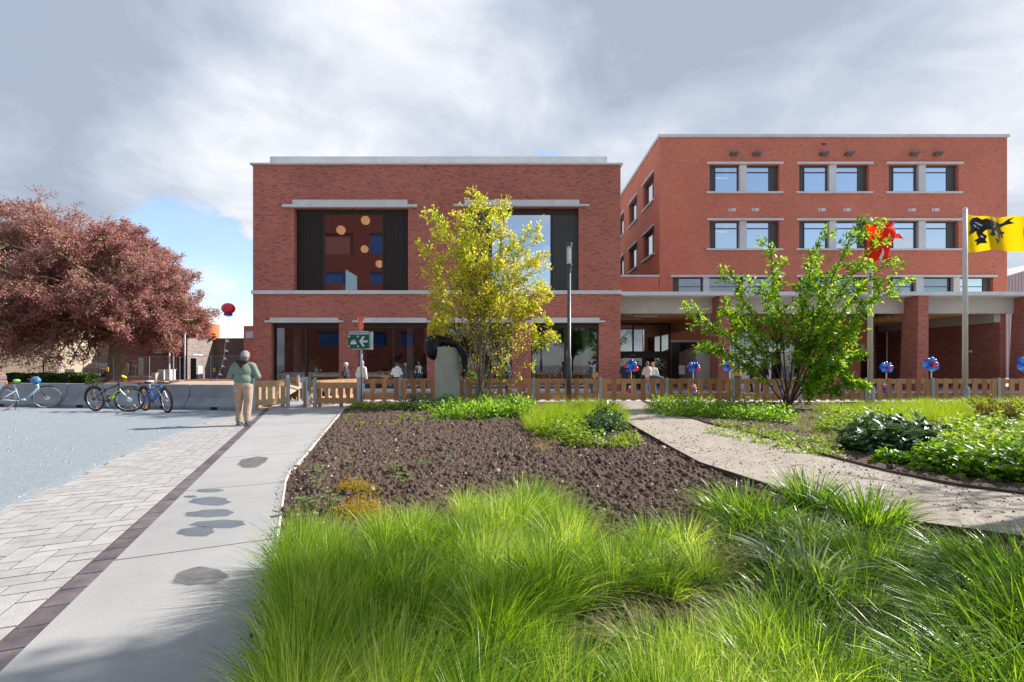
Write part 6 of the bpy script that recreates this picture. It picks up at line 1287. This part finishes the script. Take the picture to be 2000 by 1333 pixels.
def tuft(cx, cy, rad, n, h, spread=.55, wind=(.22, .05), w=.0042, seed=0, z=-.02, hvar=.25):
    a = NP.uniform(0, 2 * np.pi, n); r = rad * np.sqrt(NP.random(n)); B = np.stack([cx + r * np.cos(a), cy + r * np.sin(a), np.full(n, z)], 1)
    out = np.stack([np.cos(a), np.sin(a)], 1) * (r / rad)[:, None] * spread * NP.uniform(.4, 1.5, n)[:, None] + np.array(wind) * NP.uniform(.3, 1.6, n)[:, None] + NP.normal(size=(n, 2)) * .13
    hh = h * NP.uniform(1 - hvar * 1.6, 1 + hvar * .6, n); return B, hh, out, w * NP.uniform(.6, 1.35, n)
def grass(name, tufts, m, segs=5, parent=None, **k):
    A = [np.concatenate(x) for x in zip(*tufts)]; V, Q = blades(A[0], A[1], A[2], A[3], segs); return link(name, npmesh(name, V, Q, m), parent, **k)
M_gr = leaf_mat('spring grass', [(.035, .10, .006), (.09, .21, .008), (.19, .34, .012), (.33, .47, .03), (.55, .6, .2)], .5, .36, 1.55, .6)
M_gd = leaf_mat('straw blade', [(.5, .38, .18), (.32, .2, .1)], .3, .6, 1, .3)
M_glu = leaf_mat('glossy dark sedge', [(.03, .085, .012), (.075, .17, .018), (.15, .28, .022), (.3, .44, .04)], .4, .34, 1.6, .5)
M_gsil = leaf_mat('grey green strap leaf', [(.17, .24, .13), (.27, .34, .2), (.38, .43, .28)], .3, .35, 1.2, .6)
M_gfar = leaf_mat('lime grass', [(.16, .27, .012), (.26, .37, .018), (.37, .45, .03)], .45, .4, 1.5, .4)
def in_poly(x, y, P):
    c = False; j = len(P) - 1
    for i in range(len(P)):
        if (P[i][1] > y) != (P[j][1] > y) and x < (P[j][0] - P[i][0]) * (y - P[i][1]) / (P[j][1] - P[i][1]) + P[i][0]: c = not c
        j = i
    return c
def fill(poly, step, rad, n0, h, **k):
    out = []; xs_ = [p[0] for p in poly]; ys = [p[1] for p in poly]; y = min(ys)
    row = 0
    while y < max(ys):
        x = min(xs_) + (row % 2) * step * .5
        while x < max(xs_):
            X_, Y_ = x + random.uniform(-.3, .3) * step, y + random.uniform(-.3, .3) * step
            if in_poly(X_, Y_, poly): s = random.uniform(.68, 1.2); out.append(tuft(X_, Y_, rad * s, int(n0 * s), h * s, **k))
            x += step
        y += step * .87; row += 1
    return out
W = lambda x, y: G(x, y)
P1 = [W(590, 1100), W(640, 1062), W(740, 1052), W(850, 1025), W(930, 1002), W(1060, 1012), W(1120, 1060), W(1150, 1120), W(1080, 1200), W(1000, 1290), (.05, 1.95), (.1, 1.25), (-.75, 1.25), (-.95, 1.95), W(545, 1290), W(560, 1190)]
tf = fill(P1, .345, .125, 540, .44, wind=(.16, .05), spread=.9, w=.0060)
gr1 = grass('meadow_grass', tf, M_gr, kind='stuff', label='bright yellow green fine grass filling the front of the bed beside the pale path', cat='grass')
P2 = [W(1150, 1085), W(1230, 1055), W(1330, 1075), W(1400, 1090), W(1425, 1150), W(1380, 1210), W(1270, 1225), W(1150, 1190)]
tf = fill(P2, .37, .13, 480, .37, wind=(.05, .02), spread=1.0, w=.0060)
grass('meadow_grass', tf, M_gr, kind='stuff', label='mid green grass tufts right of the bright mass, around a gap of bare soil', cat='grass')
tf = []
for cx, cy, r, n, h in ((.28, 1.95, .2, 800, .30), (.62, 1.80, .22, 900, .28), (.95, 1.95, .2, 800, .27), (.45, 1.5, .3, 900, .3), (.9, 1.5, .3, 900, .28), (1.25, 1.75, .2, 700, .27), (.12, 2.2, .14, 350, .32), (.75, 2.12, .15, 400, .26)): tf.append(tuft(cx, cy, r, n, h, .6, (.12, .06), .005))
grass('meadow_grass', tf, M_gr, kind='stuff', label='blue green grass tufts at the lower edge in front of the bare soil gap', cat='grass')
tf = []
for (x, y) in ((1200, 1250), (1010, 1240), (1190, 1130), (1090, 1150), (1450, 1235), (1330, 1230), (1560, 1290), (640, 1250)):
    cx, cy = W(x, y); tf.append(tuft(cx, cy, .14, 70, .13, 1.6, (0, 0), .004))
grass('straw', tf, M_gd, segs=4, kind='stuff', label='dead straw coloured blades at the base of the grass tufts', cat='straw')
tf = []
for cx, cy in ((-1.28, 2.35), (-1.2, 2.05), (-1.38, 2.7), (-1.1, 1.75), (-1.5, 3.05), (-1.0, 2.2), (-1.1, 2.5), (-.9, 1.9)): tf.append(tuft(cx + .3, cy, .12, 300, .52, .5, (-.02, .0), .0045))
for k in range(13):
    d_ = 1.15 + k * .17; tf.append(tuft(interp(L_PTR, d_) + .2, d_, .10, 480, .5, .42, (.04, .0), .0048))
grass('grass_fringe', tf, M_gr, kind='stuff', label='longer grass blades arching over the edge of the pale path', cat='grass')
# hand placed strap leaved clumps: label, base pixel, radius, n, height, width, wind, spread, material
CL = [('arching glossy green tuft at the bare soil edge, leftmost of the broad bladed clumps', 1440, 1015, .26, 420, .36, .011, (-.25, -.05), .9, M_glu),
      ('second glossy tuft just right of the leftmost broad bladed clump', 1500, 1035, .22, 320, .32, .012, (-.1, -.05), .9, M_glu),
      ('upright dark spiky tuft standing against the sand path', 1585, 1000, .2, 230, .44, .014, (0, 0), .75, M_glu),
      ('bright green tuft right of the upright spiky one', 1695, 1035, .26, 380, .40, .013, (-.05, 0), .85, M_glu),
      ('silvery grey green strap leaved clump in the middle of the tufts', 1575, 1060, .22, 200, .25, .022, (-.1, 0), .9, M_gsil),
      ('pale drooping strap leaves with one withered yellow leaf', 1580, 1150, .17, 130, .33, .024, (-.15, -.05), .95, M_gsil),
      ('low green tuft with loose blades right of the pale drooping leaves', 1690, 1120, .22, 260, .27, .012, (.05, 0), 1.0, M_glu),
      ('small ragged tuft beside the sand path curve', 1800, 1080, .2, 220, .2, .010, (.05, 0), 1.1, M_glu),
      ('dark wind swept clump at the right border, upper one', 1965, 1165, .3, 560, .42, .012, (-.45, .0), .8, M_glu),
      ('large wind swept clump at the right border, middle one', 1990, 1270, .32, 620, .40, .011, (-.5, .05), .8, M_glu),
      ('dark clump at the lower right corner', 2000, 1420, .3, 520, .34, .009, (-.4, .05), .8, M_glu),
      ('fine bladed fresh green clump at the bottom before the pale leaves', 1570, 1330, .24, 800, .30, .0055, (-.12, .0), .85, M_gr),
      ('fine bladed clump with brown base right of the bottom centre', 1730, 1400, .24, 600, .24, .0055, (.05, .0), .9, M_gr)]
for lab, x, y, r, n, h, w, wd, sp, m in CL:
    cx, cy = G(x, y); B, hh, ln, ww = tuft(0, 0, r * .95, int(n * 1.15), h * 1.12, sp, wd, w * (1.3 if w > .008 else 1), hvar=.3); V, Q = blades(B, hh, ln, ww, 6)
    t = link('grass_clump', npmesh('grass_clump', V, Q, m), None, (cx, cy, 0), label=lab, cat='grass clump', kind='thing')
# fuller planting between the named clumps
PR = [G(1395, 1050), G(1480, 1030), G(1620, 1050), G(1790, 1075), G(1960, 1120), (3.4, 3.1), (3.6, 2.0), (2.6, 1.2), (1.0, 1.2), (1.05, 2.05), G(1480, 1210), G(1440, 1110)]
tf = fill(PR, .30, .12, 150, .28, wind=(-.1, 0), spread=1.1, w=.011)
grass('sedge_grass', tf, M_glu, kind='stuff', label='loose mid green sedge filling the bed between the broad bladed clumps', cat='grass')
tf = fill([G(1180, 1250), G(1480, 1240), G(1600, 1300), (2.0, 1.2), (.7, 1.2), (.6, 1.8)], .24, .12, 330, .27, wind=(-.05, 0), spread=.9, w=.0055)
grass('meadow_grass', tf, M_gr, kind='stuff', label='fresh green fine tufts across the lower middle of the bed', cat='grass')
tf = [tuft(X_, Y_, .15, 26, .2, 1.8, (0, 0), .005) for X_, Y_ in [(random.uniform(-1.2, 2.4), random.uniform(1.6, 4.1)) for _ in range(90)]]
grass('straw', tf, M_gd, segs=4, kind='stuff', label='dead straw blades lying low among all the grass tufts', cat='straw')
# sparse low weeds between clumps
tf = [tuft(*G(random.uniform(1480, 2000), random.uniform(1090, 1330)), .12, 40, .12, 1.3, (0, 0), .005) for _ in range(60)] 
grass('weeds', tf, M_glu, segs=3, kind='stuff', label='sparse low weeds between the broad bladed clumps', cat='weeds')
# middle and far grass
def fillw(px_poly, step, rad, n0, h, **k): return fill([G(*p) for p in px_poly], step, rad, n0, h, **k)
PA = [(1030, 822), (1080, 805), (1150, 800), (1200, 802), (1222, 825), (1215, 845), (1150, 838), (1090, 838), (1040, 850)]
grass('sedge_grass', fillw(PA, .34, .16, 170, .46, wind=(.12, 0), spread=.7, w=.009), M_gfar, segs=4, kind='stuff', label='bright lime grass around the lamp post foot', cat='grass')
PB = [(1600, 806), (1700, 799), (1850, 795), (2080, 795), (2150, 815), (1960, 822), (1860, 826), (1760, 830), (1640, 818)]
grass('sedge_grass', fillw(PB, .46, .24, 190, .42, wind=(.1, 0), spread=.7, w=.011), M_gfar, segs=4, kind='stuff', label='long band of lime grass before the fence at the flag poles', cat='grass')
PC = [(1560, 812), (1640, 805), (1700, 830), (1720, 870), (1600, 862), (1560, 840)]
grass('dry_weeds', fillw(PC, .4, .25, 60, .22, wind=(.1, 0), spread=1.0, w=.010), leaf_mat('pale weed', [(.2, .26, .06), (.32, .34, .12)], .4, .5, 1.2, .3), segs=3, kind='stuff', label='sparse pale weeds on soil right of the green tree', cat='weeds')
# ---- leafy plants: domes of little leaves
def dome(cx, cy, rx, ry, h, n, size, flat=1.0, z0=0.0, lobes=1.0):
    u = rdir(n, .35); u[:, 2] = np.abs(u[:, 2]); rr = NP.random(n) ** .28
    bmp = 1 + .18 * np.sin(u[:, 0] * 7 * lobes + cx * 5) * np.sin(u[:, 1] * 6 * lobes + cy * 3) + .10 * NP.normal(size=n)
    P = np.stack([cx + u[:, 0] * rx * rr * bmp, cy + u[:, 1] * ry * rr * bmp, z0 + u[:, 2] * h * rr * bmp], 1)
    Dn = norm(u * np.array([1, 1, .1]) + NP.normal(size=(n, 3)) * .6); Nn = norm(u * .5 + np.array([0, 0, flat]) + NP.normal(size=(n, 3)) * .35)
    return P, Dn, Nn, size * NP.uniform(.65, 1.3, n)
def lobed(P, Dn, Nn, l, aspect=.9):            # three-lobed leaf from three diamonds
    S = np.cross(Dn, Nn); S = norm(S); out = []
    for a, k in ((0, 1.0), (.9, .8), (-.9, .8)): d = Dn * math.cos(a) + S * math.sin(a); out.append(leafmesh(P, d, Nn, l * k, l * k * aspect * .6, fold=.12))
    V = np.concatenate([o[0] for o in out]); Q = np.concatenate([o[1] + i * len(out[0][0]) for i, o in enumerate(out)]); return V, Q
def plant(name, label, doms, m, asp=.55, lob=False, kind=None, cat='plant', group=None):
    A = [np.concatenate(x) for x in zip(*doms)]; V, Q = lobed(A[0], A[1], A[2], A[3]) if lob else leafmesh(A[0], A[1], A[2], A[3], A[3] * asp, fold=.15)
    me = npmesh(name, V, Q, m)
    if kind == 'stuff': return link(name, me, None, label=label, cat=cat, kind='stuff')
    c = A[0].mean(0); t = thing(name, label, cat, (0, 0, 0), 0, group); link('foliage', me, t, kind='stuff')
    st_ = MB()
    for k in range(7): q = A[0][NP.integers(len(A[0]))]; b0 = (c[0] * .8 + q[0] * .2, c[1] * .8 + q[1] * .2, -.03); st_.tube([b0, tuple((np.array(b0) + q) / 2 + np.array([0, 0, .04])), tuple(q)], .005, 4)
    st_.build('stems', M_stem, t, kind='stuff'); return t
M_stem = mat('green stem', (.12, .15, .04), .7, .2, 8)
M_p1 = leaf_mat('garlic leaf', [(.04, .12, .012), (.12, .27, .018), (.24, .42, .03), (.38, .52, .08)], .45, .35, 1.6, .5); M_p2 = leaf_mat('lime lobed leaf', [(.12, .24, .02), (.24, .36, .03), (.36, .44, .05)], .42, .45, 1.4, .4)
M_p3 = leaf_mat('dark glaucous leaf', [(.03, .075, .035), (.06, .13, .05), (.11, .2, .06)], .25, .35, 1.2, .6); M_p4 = leaf_mat('gold heather', [(.22, .2, .01), (.42, .32, .015), (.5, .22, .02)], .35, .6, 1.2, .2); M_p5 = leaf_mat('lupin leaf', [(.07, .17, .03), (.14, .26, .05), (.16, .24, .1)], .35, .5, 1.3, .3)
def domes_px(lst, n, size, **k):
    out = []
    for x, y, rx, h in lst: cx, cy = G(x, y); out.append(dome(cx, cy, rx, rx * .9, h, int(n * rx * rx / .16), size, **k))
    return out
rows = [(870 + i * 26 + random.uniform(-6, 6), y + random.uniform(-3, 3), random.uniform(.3, .42), random.uniform(.3, .46)) for y in (797, 806, 817) for i in range(7)]
plant('leafy_ground_cover', 'bright green broad leaved ground cover under the yellow tree', domes_px(rows, 330, .14), M_p1, .34, kind='stuff', cat='ground cover')
rows = [(700 + i * 25, 801 + random.uniform(-4, 3), .3, .26) for i in range(6)] ; plant('leafy_plant', 'low leafy plants with mixed green leaves left of the pedestal', domes_px(rows, 330, .075), M_p2, lob=True, kind='stuff', cat='ground cover')
plant('leafy_plant', 'bushy green plant against the left side of the pedestal', domes_px([(815, 802, .45, .5), (836, 800, .35, .42)], 420, .085), M_p3, lob=True)
plant('leafy_plant', 'lime green lobed plant by the soil, left one of the group', domes_px([(1075, 852, .36, .36), (1105, 862, .42, .40), (1142, 872, .36, .33), (1120, 845, .36, .40)], 520, .06), M_p2, lob=True)
plant('leafy_plant', 'dark blue green leaved plant between the two lime plants', domes_px([(1165, 850, .36, .42), (1195, 845, .34, .46), (1180, 836, .36, .5)], 380, .085), M_p3, lob=True)
plant('leafy_plant', 'small lime green lobed plant nearest the sand path', domes_px([(1205, 876, .25, .24), (1228, 868, .26, .26)], 560, .055), M_p2, lob=True)
rows = [(1290 + i * 24 + random.uniform(-6, 6), 793 + (i * 1.3) + j * 9 + random.uniform(-3, 3), random.uniform(.34, .46), random.uniform(.28, .4)) for j in range(3) for i in range(11)]
plant('leafy_ground_cover', 'dense deep green ground cover along the far side of the sand path', domes_px(rows, 240, .095), M_lg, .5, kind='stuff', cat='ground cover')
rows = [(1300 + i * 22, 786 + random.uniform(-2, 2), .22, .42) for i in range(10)]; plant('leafy_ground_cover', 'pale yellow shoots rising behind the deep green ground cover', domes_px(rows, 200, .07), M_p2, .4, kind='stuff', cat='ground cover')
rows = [(1400 + i * 17 + random.uniform(-8, 8), 825 + i * 3.6 + j * 12 + random.uniform(-4, 4), random.uniform(.12, .22), random.uniform(.10, .2)) for j in range(3) for i in range(14)]
plant('leafy_ground_cover', 'sparse pale green seedlings along the sand path edge', domes_px(rows, 420, .055), M_p2, .5, kind='stuff', cat='ground cover')
rows = [(1640 + i * 22 + random.uniform(-6, 6), 828 + j * 10 + random.uniform(-3, 3), random.uniform(.3, .42), random.uniform(.26, .38)) for j in range(3) for i in range(7)]
plant('leafy_ground_cover', 'sunlit lime green leaves behind the dark broad leaved clump', domes_px(rows, 260, .07), M_p2, lob=True, kind='stuff', cat='ground cover')
plant('leafy_plant', 'dark broad leaved clump with large glossy leaves beside the sand path', domes_px([(1700, 880, .45, .42), (1745, 890, .5, .48), (1790, 895, .42, .42), (1720, 865, .5, .5), (1780, 872, .5, .5)], 300, .13), M_p3, lob=True)
plant('leafy_plant', 'fresh green lobed plant low at the path edge before the dark clump', domes_px([(1735, 905, .2, .2), (1760, 908, .18, .2)], 500, .08), M_lg, lob=True)
plant('leafy_plant', 'bushy green lobed plant, middle one along the right path edge', domes_px([(1835, 922, .34, .38), (1862, 915, .3, .36), (1820, 912, .28, .34)], 560, .085), M_lg, lob=True)
plant('leafy_plant', 'bushy green lobed plant at the picture border by the path', domes_px([(1945, 935, .38, .42), (1985, 925, .38, .44), (1920, 925, .3, .34), (2020, 940, .4, .4)], 520, .085), M_lg, lob=True)
rows = [(1860 + i * 24 + random.uniform(-6, 6), 850 + j * 15 + random.uniform(-4, 4), random.uniform(.34, .46), random.uniform(.34, .46)) for j in range(5) for i in range(8)]
plant('leafy_ground_cover', 'mass of sunlit green leafy plants filling the far right bed', domes_px(rows, 260, .085), M_p2, lob=True, kind='stuff', cat='ground cover')
for x, y, lab in ((1925, 842, 'brown tipped upright shrublet in the lime grass, left one'), (1985, 850, 'brown tipped upright shrublet in the lime grass, right one')):
    cx, cy = G(x, y); T = Tree(); t = thing('shrub', lab, 'shrub', (0, 0, 0)); base = np.array([cx, cy, 0.])
    for k in range(9): e = base + np.array([random.uniform(-.35, .35), random.uniform(-.3, .3), random.uniform(.5, .8)]); branch(T, bez(base, base + np.array([0, 0, .3]), e, 5), .01, .004, 0, [(7, .2, .3, .5, .2, 12, .03)])
    finish(T, t, M_barkd, leaf_mat('bronze leaf', [(.1, .13, .02), (.2, .16, .03), (.22, .09, .03)], .35, .5, 1.2, .4), .05, .025, wname='stems')
# small plants in the bare soil
for k, (x, y, s, lab) in enumerate(((618, 935, .11, 'small lupin seedling highest by the path edge'), (625, 958, .1, 'small lupin seedling below the highest one'), (600, 1000, .1, 'tiny lupin at the left of the gold heather'), (640, 1002, .17, 'larger lupin plant just left of the gold heather'), (770, 930, .15, 'lupin plant in the middle of the bare soil'), (785, 952, .14, 'lupin plant touching the tall grass'), (828, 918, .10, 'small blue grey lupin star right of the middle one'), (876, 908, .05, 'tiny single lime seedling on the soil'), (1010, 1000, .12, 'green seedling behind the tall grass'), (688, 914, .07, 'tiny seedling just above the gold heather'))):
    cx, cy = G(x, y); P = []; Dn = []; 
    for j in range(max(3, int(s * 60))):
        c = np.array([cx, cy, 0]) + np.array([random.uniform(-1, 1) * s, random.uniform(-1, 1) * s, random.uniform(.04, .1) + s * .4])
        for q in range(8): a = q * .785; P.append(c); Dn.append([math.cos(a), math.sin(a), .25])
    P = np.array(P); Dn = np.array(Dn); V, Q = leafmesh(P, Dn, np.tile([0, 0, 1.0], (len(P), 1)) + NP.normal(size=P.shape) * .15, .05, .016)
    t = thing('lupin', lab, 'plant', (0, 0, 0)); link('foliage', npmesh('foliage', V, Q, M_p5), t, kind='stuff')
    s_ = MB()
    for q in P[::8]: s_.tube([(cx, cy, -.02), tuple(q)], .003, 4)
    s_.build('stems', M_stem, t, kind='stuff')
for x, y, r, h, lab in ((690, 958, .2, .15, 'gold and orange heather mound, upper one of two'), (700, 1008, .24, .2, 'gold and orange heather mound, lower one touching the grass')):
    doms = domes_px([(x, y, r, h), (x + 28, y + 8, r * .8, h * .8), (x - 12, y + 6, r * .7, h * .8)], 3800, .022, lobes=2); plant('heather', lab, doms, M_p4, .45)
rows = [(random.uniform(660, 860), random.uniform(812, 835), random.uniform(.05, .1), .08) for _ in range(16)]; plant('leafy_plant', 'tiny pale rosettes on the soil left of the yellow tree', domes_px(rows, 2600, .04), M_p2, .5, kind='stuff', cat='seedlings')
rows = [(random.uniform(1040, 1100), random.uniform(868, 885), random.uniform(.08, .12), .1) for _ in range(6)]; plant('dry_stems', 'dry reddish stems at the foot of the lime plants', domes_px(rows, 1400, .09), M_gd, .08, kind='stuff', cat='stems')
# dry feathery stalks by the lamp foot, potted plant behind the glass
tf = [tuft(*G(1095, 795), .35, 90, .75, .4, (-.15, 0), .008)]; grass('dry_grass', tf, M_gd, segs=4, kind='stuff', label='pale dry feathery stalks left of the lamp post foot', cat='grass')
T = Tree(); t = thing('shop_plant', 'dark yellow flowered plant behind the first shop window', 'plant', (0, 0, 0)); base = np.array([PX(612, 25.6), 25.6, .2])
for k in range(10): e = base + np.array([random.uniform(-.55, .55), random.uniform(-.15, .15), random.uniform(.9, 1.7)]); branch(T, bez(base, base + np.array([0, 0, .6]), e, 5), .02, .006, 0, [(6, .2, .35, .5, .2, 12, .05)])
finish(T, t, M_barkd, M_ly, .09, .03, wname='stems'); 
for o in scene.objects:
    if o.type == 'EMPTY': o.empty_display_size = .2
